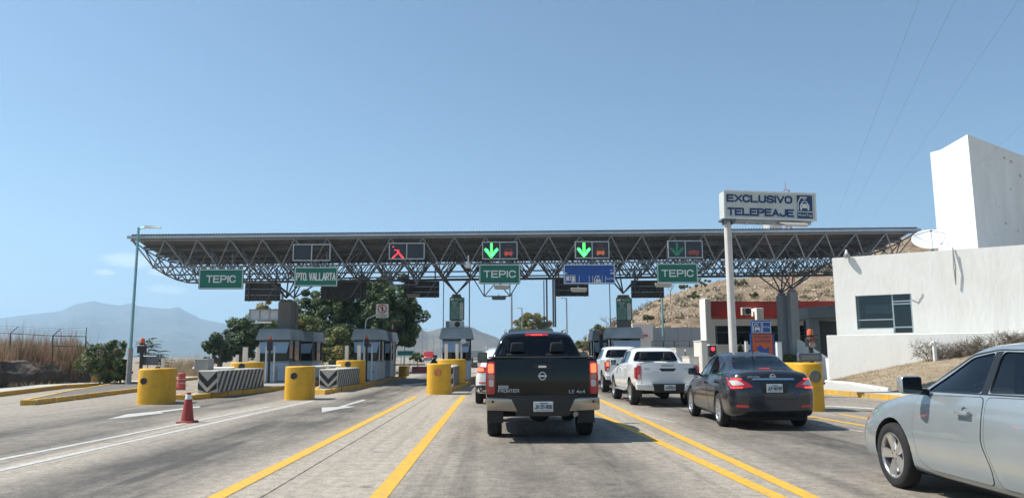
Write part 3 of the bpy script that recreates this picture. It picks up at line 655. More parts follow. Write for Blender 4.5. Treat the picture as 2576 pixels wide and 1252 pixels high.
# a pale board lower down behind the leftmost column
p, q = P(629, 780, CY+14), P(702, 803, CY+14); w, h = q.x-p.x, p.z-q.z
root = empty('sign_board', ((p.x+q.x)/2, CY+14, 0)); tag(root, 'pale grey sign board on a pole left of the leftmost column', 'sign board')
zc = (p.z+q.z)/2
for k in range(3): s = MB(); s.box(-w/2+k*w/3+.03, -w/2+(k+1)*w/3-.03, 0, .03, zc-h*.5, zc+h*.5); s.build('panel', mat('pale_board', (.62, .66, .68), .5), root)
for k in range(4): s = MB(); s.box(-w/2+k*w/3-.04, -w/2+k*w/3+.04, -.05, -.002, zc-h*.52, zc+h*.52); s.build('upright', GALV, root)
s = MB(); s.box(-w*.53, w*.53, -.06, .03, zc+h*.5, zc+h*.62); s.box(-w*.53, w*.53, -.06, .03, zc-h*.62, zc-h*.5); s.build('rail', GALV, root)
s = MB(); s.box(w*.55, w*.62, -.05, .05, 0, zc+1.6); s.build('pole', GALV, root)
s = MB(); s.frus([(-w*.3, -.3, zc-h*.95), (w*.25, -.3, zc-h*.95), (w*.25, .0, zc-h*.9), (-w*.3, .0, zc-h*.9)], [(-w*.28, -.3, zc-h*.78), (w*.27, -.3, zc-h*.78), (w*.27, .0, zc-h*.72), (-w*.28, .0, zc-h*.72)]); s.build('lamp', WHITEP, root)
# hung inverted frames
def vframe(u0_, v0, u1_, v1, y, label):
    a, b = P(u0_, v0, y), P(u1_, v0, y); zl = P(u0_, v1, y).z; w = b.x-a.x; root = empty('hanging_frame', ((a.x+b.x)/2, y, zl)); tag(root, label, 'steel frame')
    H_ = a.z-zl
    for p, q in (((-w*.28, 0, 0), (-w*.5, 0, H_)), ((w*.28, 0, 0), (w*.5, 0, H_)), ((-w*.28, 0, 0), (w*.02, 0, H_)), ((w*.28, 0, 0), (-w*.02, 0, H_)), ((-w*.28, 0, 0), (-w*.28, 0, H_)), ((w*.28, 0, 0), (w*.28, 0, H_)), ((-w*.28, 0, 0), (w*.28, 0, 0))):
        s = MB(); s.tube(p, q, .03); s.build('strut', STEEL, root)
vframe(1193, 704, 1308, 745, CY+3, 'inverted steel frame hanging below the TEPIC sign over the black pickup')
vframe(958, 655, 1075, 716, CY+.8, 'inverted steel frame hanging left of the centre column')

# ---------------------------------------------------------------- LED lane signals
LEDG = mat('led_green', (.02, .5, .03), .4, emit=(.05, 1.0, .08), estr=3.2, var=0)
LEDC = mat('led_cyan', (.02, .4, .5), .4, emit=(.05, .75, 1.0), estr=2.5, var=0)
LEDR = mat('led_red', (.6, .03, .04), .4, emit=(1.0, .07, .09), estr=1.0, var=0)
LEDO = mat('led_dim_orange', (.5, .15, .06), .5, emit=(1.0, .28, .12), estr=.2, var=0)
LEDX = mat('led_dim_green', (.04, .22, .12), .5, emit=(.05, .55, .3), estr=.16, var=0)
LEDK = mat('led_faint_red', (.25, .06, .04), .5, emit=(.8, .18, .1), estr=.10, var=0); LEDS = mat('led_car_red', (.4, .05, .04), .5, emit=(1, .16, .12), estr=.35, var=0)
FACE = mat('led_panel', (.035, .042, .055), .5, var=.15, scale=6)
def inside(p, poly):
    x, y = p; c = False; n = len(poly)
    for i in range(n):
        (x1, y1), (x2, y2) = poly[i], poly[i-1]
        if (y1 > y) != (y2 > y) and x < (x2-x1)*(y-y1)/(y2-y1)+x1: c = not c
    return c
def dots(polys, pitch, d, cx, cz, s_, m, root, name, drop=0.0, seed=1):
    rn = random.Random(seed); s = MB(); n = int(1/pitch)
    for i in range(-n, n+1):
        for j in range(-n, n+1):
            p = (i*pitch, j*pitch)
            if any(inside(p, q) for q in polys) and rn.random() >= drop:
                x, z = cx+p[0]*s_, cz+p[1]*s_; s.box(x-d, x+d, -.012, -.004, z-d, z+d)
    if s.v: s.build(name, m, root)
ARROW = [[(-.07, .5), (.09, .5), (.09, -.2), (-.07, -.2)], [(-.5, .06), (-.38, .17), (.02, -.28), (.0, -.5), (-.05, -.5)], [(.5, .06), (.38, .17), (-.02, -.28), (.0, -.5), (.05, -.5)]]
CARI = [[(-.38, -.36), (.38, -.36), (.42, -.15), (.30, .0), (-.30, .0), (-.42, -.15)], [(-.34, -.46), (-.2, -.46), (-.2, -.34), (-.34, -.34)], [(.2, -.46), (.34, -.46), (.34, -.34), (.2, -.34)]]
CARROOF = [[(-.28, .0), (-.22, .0), (-.13, .14), (-.2, .16)], [(.28, .0), (.22, .0), (.13, .14), (.2, .16)], [(-.2, .12), (.2, .12), (.2, .17), (-.2, .17)], [(-.22, .34), (-.1, .44), (.1, .44), (.22, .34), (.1, .38), (-.1, .38)]]
XMAN = [[(-.5, -.5), (-.34, -.5), (.06, -.08), (.06, .12), (-.06, .12), (-.06, -.1)], [(.48, -.5), (.32, -.5), (.02, -.14), (.12, -.08)], [(-.3, .12), (.1, .06), (.1, .1), (-.3, .18)], [(-.46, .36), (-.32, .36), (-.38, .46)]]
def led_sign(u0_, v0, u1_, v1, y, left, right, label):
    a, b = P(u0_, v0, y), P(u1_, v1, y); w, h = b.x-a.x, a.z-b.z; root = empty('lane_signal', ((a.x+b.x)/2, y, (a.z+b.z)/2)); tag(root, label, 'lane signal')
    t = .045; m = mat('signal_frame', (.50, .52, .54), .45, .3)
    for nm, x0, x1, z0, z1 in (('frame_rail', -w/2, w/2, -h/2, -h/2+t), ('frame_rail', -w/2, w/2, h/2-t, h/2), ('frame_post', -w/2, -w/2+t, -h/2+t, h/2-t), ('frame_post', w/2-t, w/2, -h/2+t, h/2-t), ('frame_post', -t/2, t/2, -h/2+t, h/2-t)):
        s = MB(); s.box(x0, x1, -.05, .03, z0, z1); s.build(nm, m, root)
    for sgn, what in ((-1, left), (1, right)):
        if what is None: continue
        x0, x1 = (-w/2+t+.015, -t/2-.012) if sgn < 0 else (t/2+.012, w/2-t-.015)
        s = MB(); s.box(x0, x1, -.03, .10, -h/2+t+.01, h/2-t-.01); mo = s.build('module', FACE, root)
        mo.location.y = 0; cx = (x0+x1)/2; sc = h*.80
        hold = bpy.data.objects.new('x', None)
        class Rt: pass
        if what == 'go': 
            dots(ARROW, .026, .0095, cx, 0, sc, LEDG, root, 'led_arrow'); dots([arc(-.3, 0, .09, 0, 330, 8), arc(.34, -.02, .08, 0, 330, 8), arc(.1, -.32, .07, 0, 330, 8)], .026, .011, cx, 0, sc, LEDC, root, 'led_spot')
        elif what == 'dimgo': dots(ARROW, .04, .010, cx, 0, sc, LEDX, root, 'led_arrow', .12)
        elif what == 'man': dots(XMAN, .026, .0105, cx, -.03, sc*.95, LEDR, root, 'led_cross', .05)
        elif what == 'car': dots(CARI, .034, .008, cx, -.04, sc*.72, LEDO, root, 'led_car', .15); dots(CARROOF, .034, .010, cx, 0, sc*.95, LEDK, root, 'led_car_roof', .1)
        elif what == 'carred': dots(CARI, .034, .008, cx, -.04, sc*.72, LEDS, root, 'led_car', .4); dots(CARROOF, .034, .010, cx, 0, sc*.95, LEDK, root, 'led_car_roof', .2)
        elif what == 'dimcar': dots(CARI, .05, .012, cx, -.03, sc*.9, LEDK, root, 'led_car', .1)
    # the dots stand in front of the modules
    for c in root.children:
        if c.name.startswith('led_'): c.location.y = -.024
    s = MB(); s.tube((-w*.3, .05, -h/2-.25), (-w*.3, .05, -h/2), .025); s.tube((w*.3, .05, -h/2-.25), (w*.3, .05, -h/2), .025); s.build('bracket', STEEL, root)
for c in ((738, 614, 831, 656, 'blank', None, 'lane signal with one blank module and one empty frame'), (979, 611, 1068, 652, 'man', 'blank', 'lane signal showing a broken red cross beside a dark module'), (1213, 608, 1302, 652, 'go', 'carred', 'lane signal with green arrow and red car over the black pickup'), (1446, 607, 1533, 650, 'go', 'car', 'lane signal with green arrow and orange car above the blue sign'), (1679, 605, 1768, 649, 'dimgo', 'dimcar', 'faintly lit lane signal above the rightmost TEPIC sign')):
    led_sign(c[0], c[1], c[2], c[3], CY-.35, c[4], c[5], c[6])
# dome camera on the frame
p = P(1178, 672, CY+.2); root = empty('dome_camera', p); tag(root, 'white dome camera hanging from the canopy above the centre booth', 'camera')
s = MB(); s.lathe([(.001, .2), (.14, .2), (.16, .12), (.15, -.02), (.12, -.06), (.001, -.06)], 14); s.build('housing', WHITEP, root, smooth=True)
s = MB(); s.lathe([(.115, -.06), (.10, -.14), (.05, -.19), (.001, -.2)], 14); s.build('dome', DARK, root, smooth=True)
s = MB(); s.tube((0, 0, .2), (0, 0, .6), .04); s.build('stem', WHITEP, root)
# ================================================================== toll booths and their islands
GLASSD = glass('booth_glass', (.10, .12, .14))
SHADE = mat('sunshade_sky_blue', (.34, .44, .56), .12, var=.06, spec=.8)  # slanted pane, the sky's reflection put into its pale blue
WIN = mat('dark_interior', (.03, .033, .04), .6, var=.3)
def booth(x, y, w, label, l=2.4, z1=2.26, z2=2.84, group='toll booths'):
    root = empty('toll_booth', (x, y, .17)); tag(root, label, 'toll booth', group); h = w/2
    z1 -= .17; z2 -= .17
    s = MB(); s.box(-h, h, 0, l, 0, .95); s.build('base_panel', BOOTHB, root, bevel=.02)
    s = MB(); s.box(-h*.75, -h*.25, -.006, -.001, .55, .80); s.build('notice', mat('notice_paper', (.55, .62, .70), .6, var=.5, scale=18), root)
    s = MB(); s.box(-h-.03, h+.03, -.04, l+.04, .95, 1.0); s.build('counter', BOOTHG, root)
    for sx in (-1, 1):
        for yy in (.05, l*.45, l-.05): s = MB(); s.box(sx*h-.05*sx-.05, sx*h-.05*sx+.05, yy-.05, yy+.05, 1.0, z1); s.build('post', DARK, root)
    s = MB(); s.box(-h+.1, h-.1, .04, .05, 1.0, z1); s.build('front_window', GLASSD, root)
    for sx in (-1, 1): s = MB(); s.box(sx*(h-.05)-.005, sx*(h-.05)+.005, .1, l-.1, 1.0, z1); s.build('side_window', GLASSD, root)
    s = MB(); s.frus([(-h+.06, -.26, 1.42), (h-.06, -.26, 1.42), (h-.06, -.24, 1.42), (-h+.06, -.24, 1.42)], [(-h-.02, -.10, z1-.10), (h+.02, -.10, z1-.10), (h+.02, -.08, z1-.10), (-h-.02, -.08, z1-.10)])
    s.build('sunshade', SHADE, root)
    o, i = .16, .04
    s = MB(); s.frus([(-h-o, -o-.2, z1), (h+o, -o-.2, z1), (h+o, l+o, z1), (-h-o, l+o, z1)], [(-h-i, -i-.1, z2), (h+i, -i-.1, z2), (h+i, l+i, z2), (-h-i, l+i, z2)]); s.build('roof', BOOTHG, root, bevel=.03)
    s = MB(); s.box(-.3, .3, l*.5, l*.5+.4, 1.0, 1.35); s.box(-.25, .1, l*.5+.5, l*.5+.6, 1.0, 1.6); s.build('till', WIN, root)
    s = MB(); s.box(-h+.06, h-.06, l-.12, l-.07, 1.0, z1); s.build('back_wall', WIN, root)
    return root
p = P(695, 900, 39.4); booth(p.x-.1, 39.4, 1.50, 'leftmost grey toll booth, below the thick column')
p = P(757, 900, 44); booth(p.x, 44, 1.3, 'narrow toll booth behind the leftmost booth')
p = P(922, 900, 40.2); booth(p.x, 40.2, 1.28, 'grey toll booth in front of the tall dark trees')
p = P(955, 900, 45); booth(p.x, 45, 1.3, 'narrow toll booth behind the booth by the dark trees')
p = P(1147, 900, 39.0); booth(p.x, 39.0, 1.40, 'centre toll booth under the fare board')
p = P(1336, 900, 39.6); booth(p.x, 39.6, 2.2, 'toll booth whose roof shows above the black pickup', z2=2.78)
p = P(1577, 900, 39.0); booth(p.x, 39.0, 1.42, 'toll booth behind the white pickups')
p = P(1520, 900, 44.5); booth(p.x, 44.5, 1.2, 'narrow toll booth left of the booth behind the white pickups')
# air conditioners
def aircon(loc, w, h, d, label, rz=0):
    root = empty('air_conditioner', loc, rz); tag(root, label, 'air conditioner'); m = mat('aircon_white', (.62, .61, .57), .5, var=.08)
    s = MB(); s.box(-w/2, w/2, 0, d, 0, h); s.build('housing', m, root, bevel=.015)
    s = MB(); s.lathe([(.001, 0), (h*.40, 0), (h*.40, .012), (.001, .012)], 18, Matrix.Translation((w*.14, -.014, h*.5)) @ Matrix.Rotation(R(-90), 4, 'X')); s.build('fan_grille', DARK, root)
    s = MB()
    for k in range(5): s.box(-w*.47, -w*.3, -.012, -.001, h*(.12+.16*k), h*(.2+.16*k))
    s.build('vents', DARK, root); s = MB(); s.box(-w*.4, -w*.3, .02, d-.02, -.06, 0); s.box(w*.3, w*.4, .02, d-.02, -.06, 0); s.build('feet', DARK, root)
p = P(1144, 815, 40.2); aircon((p.x, 40.2, 2.89), .98, .36, .4, 'small air conditioner on the roof of the centre booth')
# fare boards
def fare_board(u0_, v0, u1_, v1, y, label, prices):
    a, b = P(u0_, v0, y), P(u1_, v1, y); w, h = b.x-a.x, a.z-b.z; root = empty('fare_board', ((a.x+b.x)/2, y, (a.z+b.z)/2)); tag(root, label, 'fare board')
    s = MB(); s.box(-w/2, w/2, 0, .06, -h/2, h/2); s.build('backing', SIGNG, root)
    rows = ['Moto', 'Auto', 'Autobus 2,3 y 4 Ejes', 'Camion 2,3 y 4 Ejes', 'Camion 5 y 6 Ejes', 'Camion 7,8 y 9 Ejes', 'Eje Excedente Ligero', 'Eje Excedente Pesado']
    hh = h*.78/8.6
    s = MB(); s.box(-w*.45, -w*.22, -.008, 0, h*.37, h*.47); s.build('emblem_plate', SIGNW, root)
    s = MB(); s.prism([(-w*.41, h*.405), (-w*.335, h*.43), (-w*.26, h*.405), (-w*.30, h*.42), (-w*.335, h*.44), (-w*.37, h*.42)], XZ(0), -.011, -.008); s.build('emblem', REDP, root)
    put_text('CASETA EL ARENAL', w*.13, h*.44, -.002, w*.58, h*.035, SIGNW, root, .03); s = MB(); s.box(-w*.11, w*.37, -.005, 0, h*.385, h*.405); s.build('worn_print', mat('worn_print', (.35, .45, .42), .5, var=.6, scale=25), root)
    put_text('CLASIFICACION', -w*.16, h*.315, -.002, w*.5, h*.03, SIGNW, root, .03); put_text('VEHICULAR', -w*.16, h*.28, -.002, w*.36, h*.03, SIGNW, root, .03); put_text('$', w*.30, h*.30, -.002, w*.08, h*.06, SIGNW, root, .03)
    for k, t in enumerate(rows):
        z = h*.215-k*hh
        s = MB(); s.box(-w*.48, w*.48, -.005, 0, z+hh*.47, z+hh*.53); s.build('rule', SIGNW, root)
        put_text(t, -w*.15, z, -.002, w*(.28 if k < 2 else .54), hh*.55, SIGNW, root, .03)
        s = MB(); s.box(w*.19, w*.42, -.007, 0, z-hh*.44, z+hh*.44); s.build('price_plate', SIGNW, root)
        put_text(prices[k], w*.305, z, -.007, w*.17, hh*.55, BLACKP, root, .02)
    return root
fare_board(1131, 748, 1168, 805, 40.6, 'green fare board on the centre column', ['96', '193', '347', '339', '556', '896', '97', '172'])
fare_board(1550, 750, 1591, 806, 40.6, 'green fare board on the column behind the white pickups', ['96', '193', '347', '339', '556', '896', '97', '172'])
# yellow crash barriers
HOLEM = mat('dark_hole_disc', (.035, .03, .028), .5, var=.3, scale=20); ORANGEL = mat('orange_lens', (.75, .20, .04), .3, var=.3, scale=12); GREYL = mat('grey_lens', (.20, .19, .16), .4, var=.2, scale=8)  # barrier holes are dark discs with the recess shade in their colour
def barrier(x, y, a, b, h, z0, label, lens=HOLEM, lz=.72, lx=0.0, lr=.145, rz=0, e=.62, group='yellow concrete barriers'):
    root = empty('crash_barrier', (x, y, z0), rz); tag(root, label, 'barrier', group); s = MB(); n = 40; prof = [(1.015, 0), (1.0, .05), (.99, h-.05), (.97, h-.012), (.93, h)]
    vs = []
    for q, z in prof:
        for i in range(n):
            t = 2*math.pi*i/n; c, sn = math.cos(t), math.sin(t)
            vs.append((q*a*math.copysign(abs(c)**e, c), b+q*b*math.copysign(abs(sn)**e, sn)*1.0, z+noise.noise(Vector((c*3, sn*3, z*2+x)))*.008))
    k = len(prof); s.add(vs, [(j*n+i, j*n+(i+1) % n, (j+1)*n+(i+1) % n, (j+1)*n+i) for j in range(k-1) for i in range(n)]+[tuple((k-1)*n+i for i in range(n))])
    s.build('body', YEL, root, smooth=True, sharp=50)
    if lens:
        M = Matrix.Translation((lx, .012, h*lz)) @ Matrix.Rotation(R(90), 4, 'X')
        s = MB(); s.lathe([(lr*1.12, -.03), (lr*1.12, .02), (lr, .026), (lr*.98, .008)], 24, M); s.build('lens_ring', mat('lens_ring', (.30, .22, .08), .6), root, smooth=True)
        s = MB(); s.lathe([(lr*.99, .006), (lr*.6, .014), (.001, .018)], 24, M); s.build('lens', lens, root, smooth=True)
    return root
def bar_at(u0_, u1_, vb, vt, label, **k):
    g = G((u0_+u1_)/2, vb); q0, q1 = P(u0_, vb-8, g.y+.5), P(u1_, vb-8, g.y+.5); h = P((u0_+u1_)/2, vt, g.y).z
    return barrier((q0.x+q1.x)/2, g.y, (q1.x-q0.x)/2*.87, .62, h, 0, label, **k)
bar_at(346, 432, 1017, 927, 'leftmost low yellow barrier beside the lane arrow', lx=-.14, lr=.095, lz=.66)
bar_at(713, 790, 1006, 921, 'yellow barrier with dark round hole at the end of the white lines', lr=.105, lx=-.05)
bar_at(1069, 1138, 992, 914, 'yellow barrier with orange reflector left of the white car', lens=ORANGEL, lr=.125)
bar_at(1985, 2072, 1035, 912, 'yellow barrier with grey lens right of the grey sedan', lens=GREYL, lr=.14, lx=.06)
def bar2(u0_, u1_, y, vt, label, **k):
    a, b = P(u0_, 900, y+.6), P(u1_, 900, y+.6); h = P(u0_, vt, y).z-.17
    return barrier((a.x+b.x)/2, y, (b.x-a.x)/2, .75, h, .17, label, **k)
bar2(584, 658, 31.4, 911, 'yellow barrier behind the striped block at far left', lz=.83, lr=.13)
bar2(847, 917, 34.9, 906, 'yellow barrier behind the second striped block', lz=.83, lr=.13)
bar2(1101, 1172, 34.4, 903, 'yellow barrier in front of the centre booth', lens=None)
bar2(788, 812, 47, 912, 'small far yellow barrier between the two left booths', lens=None)
bar2(1004, 1028, 47, 920, 'small far yellow barrier right of the booth by the trees', lens=None)
# striped blocks
STRW = mat('dusty_white_paint', (.55, .53, .47), .75, var=.12, scale=4, bump=.004, dirt=(.38, .35, .29), dirt_amt=.5, dirt_scale=2)
STRG = mat('grey_side_paint', (.46, .46, .45), .8, var=.2, scale=6, bump=.004)  # side faces, greyer than the front
def striped(x0, x1, y0, y1, z1, label, n=11):
    root = empty('striped_block', ((x0+x1)/2, y0, .17)); tag(root, label, 'barrier block', 'striped end blocks'); w = x1-x0; l = y1-y0; h = z1-.17
    s = MB(); s.box(-w/2, w/2, 0, l, 0, h); s.build('block', [STRW], root, bevel=.03)
    for k in range(2):
        b = h*(.98-.5*k); t = h*.30
        pts = [(-w*.47, b), (-w*.47, b-t), (0, b-t-w*.5), (w*.47, b-t), (w*.47, b), (0, b-w*.5)]
        pts = [(a, max(.01, min(h*.985, c))) for a, c in pts]
        s = MB(); s.add([(a, -.004, c) for a, c in pts], [(0, 1, 2, 5), (5, 2, 3, 4)]); s.build('chevron', BLACKP, root)
    for side in (1, -1):
        s = MB(); s.add([(side*(w/2+.003), .04, .03), (side*(w/2+.003), l-.02, .03), (side*(w/2+.003), l-.02, h-.03), (side*(w/2+.003), .04, h-.03)], [(0, 1, 2, 3) if side > 0 else (3, 2, 1, 0)]); s.build('side_paint', STRG, root)
        for k in range(n+2):
            a0 = .05+(k-1.5)*(l-.1)/n; wd = (l-.1)/n*.52; sl = .55
            pts = [(a0, .03), (a0+wd, .03), (a0+wd+sl, h-.03), (a0+sl, h-.03)]
            lim = lambda c: max(.05, min(l-.03, c))
            # clip to the block ends by sliding along the slope
            def cl(a, z):
                if a < .05: return (.05, min(h-.03, z+(.05-a)/sl*(h-.06)))
                if a > l-.03: return (l-.03, max(.03, z-(a-l+.03)/sl*(h-.06)))
                return (a, z)
            q = [cl(*pp) for pp in pts]
            if max(a for a, _ in q)-min(a for a, _ in q) < .02 and max(z for _, z in q)-min(z for _, z in q) < .05: continue
            s = MB(); s.add([(side*(w/2+.006), a, z) for a, z in q], [(0, 1, 2, 3) if side > 0 else (3, 2, 1, 0)]); s.build('stripe', BLACKP, root)
    return root
a, b = P(497, 950, 26.4), P(548, 950, 26.4); striped(a.x, b.x, 26.4, 31.5, P(520, 931, 26.4).z, 'black and white striped concrete block at far left, behind the cone')
a, b = P(803, 950, 30.2), P(849, 950, 30.2); striped(a.x, b.x, 30.2, 35, P(825, 928, 30.2).z, 'black and white striped concrete block right of the second yellow barrier')
a, b = P(1098, 950, 30.3), P(1141, 950, 30.3); striped(a.x, b.x, 30.3, 34.5, P(1120, 921, 30.3).z, 'black and white striped concrete block behind the orange reflector barrier')
p = P(514, 918, 27.2); s = MB(); s.box(-.25, .25, 0, .55, 0, .40); o = s.build('concrete_cap', CONC, None, (p.x, 26.9, P(520, 931, 26.4).z), bevel=.02); tag(o, 'grey concrete box on top of the leftmost striped block', 'concrete box')
# square white sensor posts, pipes, barrier arms
def spost(u, v0, v1, wpx, y, label, m=WHITEP, z0=None, rnd_=False, name='sensor_post'):
    p = P(u, v0, y); w = wpx*y/FPX; zb = .17 if z0 is None else z0; root = empty(name, (p.x, y, zb)); tag(root, label, 'post'); H_ = p.z-zb
    s = MB()
    if rnd_: s.tube((0, 0, 0), (0, 0, H_), w/2, 10)
    else: s.box(-w/2, w/2, -w/2, w/2, 0, H_)
    s.build('shaft', m, root, bevel=0 if rnd_ else .012, smooth=rnd_)
    s = MB(); s.box(-w*.7, w*.7, -w*.7, w*.7, 0, .03); s.build('base_plate', GALV, root)
    s = MB(); s.box(-w*.55, w*.55, -w*.55, w*.55, H_, H_+.02); s.build('cap', GALV, root)
for a in ((531, 889, 930, 4, 28, 'thin grey post on the leftmost striped block'), (597, 892, 911, 6, 33.4, 'short white post left of the leftmost booth'), (618, 873, 911, 10, 33.4, 'tall square white post left of the leftmost booth'), (649, 873, 911, 8, 33.4, 'square white post in front of the leftmost booth window'), (873, 869, 905, 8.5, 36.8, 'square white post left of the booth by the trees'), (904, 868, 905, 8, 36.8, 'square white post in front of the booth by the trees'), (1123, 864, 903, 7.5, 36.2, 'square white post left in front of the centre booth'), (1150, 864, 903, 7, 36.2, 'square white post right in front of the centre booth'), (410, 900, 926, 6, 24.6, 'square white post behind the leftmost low yellow barrier')):
    spost(a[0], a[1], a[2], a[3], a[4], a[5], z0=0 if a[0] == 410 else None)
for a in ((671, 870, 966, 5, 36.5, 'thin white pipe left of the black signal by the leftmost booth'), (691, 869, 966, 4, 36.7, 'thin white pipe right of the black signal by the leftmost booth'), (936, 866, 950, 3.5, 38, 'thin grey pipe at the booth by the trees'), (993, 862, 950, 3.5, 44, 'thin grey pipe behind the booth by the trees'), (727, 885, 955, 3.6, 40, 'grey pipe between the two leftmost booths')):
    spost(a[0], a[1], a[2], a[3], a[4], a[5], rnd_=True, name='pipe_post')
def cabinet(u0_, u1_, vt, y, label, m=BOOTHB):
    a, b = P(u0_, vt, y), P(u1_, vt, y); root = empty('cabinet', ((a.x+b.x)/2, y, .17)); tag(root, label, 'cabinet'); w, h = b.x-a.x, a.z-.17
    s = MB(); s.box(-w/2, w/2, 0, .5, 0, h); s.build('housing', m, root, bevel=.015)
    s = MB(); s.box(-w/2+.04, w/2-.04, -.012, -.001, .08, h-.1); s.build('door', m, root); s = MB(); s.box(w/2-.1, w/2-.07, -.03, -.013, h*.45, h*.6); s.build('handle', DARK, root)
cabinet(680, 692, 920, 37.6, 'pale blue cabinet in front of the leftmost booth'); cabinet(931, 944, 917, 38.6, 'pale blue cabinet in front of the booth by the trees')
def arm(u0_, v0, u1_, v1, y, label, m=WHITEP, rw=False):
    a, b = P(u0_, v0, y), P(u1_, v1, y); root = empty('barrier_arm', a); tag(root, label, 'barrier arm'); d = b-a; L_ = d.length; n = 9 if rw else 3
    for k in range(n):
        s = MB(); s.tube(d*(k/n), d*((k+1)/n), .045, 6); s.build('arm_section', (REDP if k % 2 == 0 else WHITEP) if rw else m, root)
arm(485, 926, 590, 925, 27.8, 'white barrier arm lowered at far left'); arm(780, 922, 858, 919, 33, 'white barrier arm lowered left of the second striped block'); arm(980, 917, 1070, 916, 46, 'white barrier arm lowered right of the booth by the trees')
arm(986, 899, 988, 806, 46, 'raised red and white barrier arm by the dark trees', rw=True); arm(1346, 835, 1345, 795, 45, 'raised red and white barrier arm above the black pickup', rw=True)
# black signal posts with orange beacons
BEACON = mat('orange_beacon', (.70, .13, .03), .3, var=.1); LRED = mat('red_lens', (.50, .14, .09), .3, var=.1); LGRY = mat('clear_lens', (.38, .33, .28), .3); LGRN = mat('green_lens', (.05, .4, .22), .3, emit=(.1, .9, .5), estr=.5)
def signal(u, vt, vb, y, label, z0=.17, lenses=None, bw=.24):
    p = P(u, vt, y); zb = P(u, vb, y).z-z0; H_ = p.z-z0; root = empty('signal_post', (p.x, y, z0)); tag(root, label, 'signal')
    s = MB(); s.tube((0, 0, 0), (0, 0, zb), .055, 10); s.build('post', DARK, root, smooth=True)
    s = MB(); s.box(-bw/2, bw/2, -.1, .1, zb, H_-.22); s.build('housing', DARK, root, bevel=.02)
    s = MB(); s.lathe([(.001, H_), (.05, H_-.01), (.07, H_-.05), (.075, H_-.16), (.001, H_-.16)], 14); s.build('beacon', BEACON, root, smooth=True)
    s = MB(); s.lathe([(.085, H_-.16), (.09, H_-.22), (.001, H_-.22)], 14); s.build('beacon_base', DARK, root, smooth=True)
    if lenses:
        n = len(lenses)
        for k, m in enumerate(lenses):
            z = H_-.22-(k+.5)*(H_-.22-zb)/n; M = Matrix.Translation((0, -.1, z)) @ Matrix.Rotation(R(90), 4, 'X')
            s = MB(); s.lathe([(.085, -.01), (.085, .03), (.078, .02), (.001, .035)], 16, M); s.build('lens', m, root, smooth=True)
            s = MB(); s.box(-.11, .11, -.22, -.1, z+.105, z+.12); s.build('visor', DARK, root)
    return root
signal(359, 850, 888, 24.4, 'black signal post with orange beacon behind the leftmost yellow barrier', 0)
s = MB(); s.box(-.35, .1, 0, .2, 0, .3); p = P(358, 918, 24.3); o = s.build('meter_box', STEEL, None, (p.x+.25, 24.5, p.z), bevel=.02); tag(o, 'small grey box on the signal post at far left', 'box')
signal(680, 844, 881, 36.4, 'black signal post with orange beacon at the leftmost booth'); signal(923, 842, 870, 37.6, 'black signal post with orange beacon at the booth by the trees')
signal(2037, 827, 872, 19.0, 'traffic light with red and clear lenses on the right yellow barrier', 0, [LRED, LGRY], .22)
signal(1511, 832, 905, 40, 'thin black traffic light with green lens left of the white pickups', lenses=[DARK, DARK, LGRN], bw=.2)
p = P(2036, 897, 18.9); root = empty('display_box', p); tag(root, 'dark grey display box below the traffic light on the right barrier', 'display')
s = MB(); s.box(-.30, .30, -.06, .06, -.11, .10); s.build('housing', STEEL, root, bevel=.015); s = MB(); s.box(-.23, .23, -.068, -.062, -.06, .05); s.build('screen', mat('dull_screen', (.20, .22, .22), .4), root)
# white cameras on pipes
for (u, v, y, lab) in ((922, 861, 38.0, 'white camera on a pipe at the booth by the trees'), (1166, 860, 37.2, 'white camera on a pipe at the centre booth')):
    p = P(u, v, y); root = empty('pipe_camera', (p.x, y, .17)); tag(root, lab, 'camera'); H_ = p.z-.17
    s = MB(); s.tube((-.1, 0, 0), (-.1, 0, H_), .05, 10); s.build('pipe', WHITEP, root, smooth=True)
    s = MB(); s.ball((0, -.1, H_+.02), .15, 8); s.build('head', WHITEP, root, smooth=True)
    s = MB(); s.box(-.05, .25, -.2, 0, H_-.22, H_-.05); s.build('lamp_box', STEEL, root)
# no-pedestrian sign on its bent pole
y = 41; a, b = P(946, 764, y), P(977, 799, y); root = empty('warning_sign', ((a.x+b.x)/2, y, (a.z+b.z)/2)); tag(root, 'white no pedestrians sign reading SOLO PERSONAL AUTORIZADO', 'sign'); w, h = b.x-a.x, a.z-b.z
s = MB(); s.prism(rpoly([(-w/2, -h/2), (w/2, -h/2), (w/2, h/2), (-w/2, h/2)], .05), XZ(0), 0, .03); s.build('panel', SIGNW, root)
s = MB(); c = [(math.cos(R(i*12)), math.sin(R(i*12))) for i in range(30)]; r1, r2, zc = w*.37, w*.29, h*.14
s.add([(x*r1, -.006, zc+z*r1) for x, z in c]+[(x*r2, -.006, zc+z*r2) for x, z in c], [(i, (i+1) % 30, 30+(i+1) % 30, 30+i) for i in range(30)])
s.add([(-.72*r1, -.0075, zc+.62*r1), (-.6*r1, -.0075, zc+.74*r1), (.72*r1, -.0075, zc-.62*r1), (.6*r1, -.0075, zc-.74*r1)], [(0, 3, 2, 1)]); s.build('prohibition_ring', REDP, root)
s = MB(); s.prism(arc(0, zc+w*.2, w*.05, 0, 330, 10), XZ(0), -.005, -.001); s.prism([(-.07*w, zc-.02*w), (.07*w, zc-.02*w), (.07*w, zc+.14*w), (-.07*w, zc+.14*w)], XZ(0), -.005, -.001); s.prism([(-.06*w, zc-.24*w), (-.01*w, zc-.24*w), (.01*w, zc-.02*w), (-.05*w, zc-.02*w)], XZ(0), -.005, -.001); s.prism([(.03*w, zc-.24*w), (.08*w, zc-.24*w), (.06*w, zc-.02*w), (.01*w, zc-.02*w)], XZ(0), -.005, -.001); s.build('walking_figure', BLACKP, root)
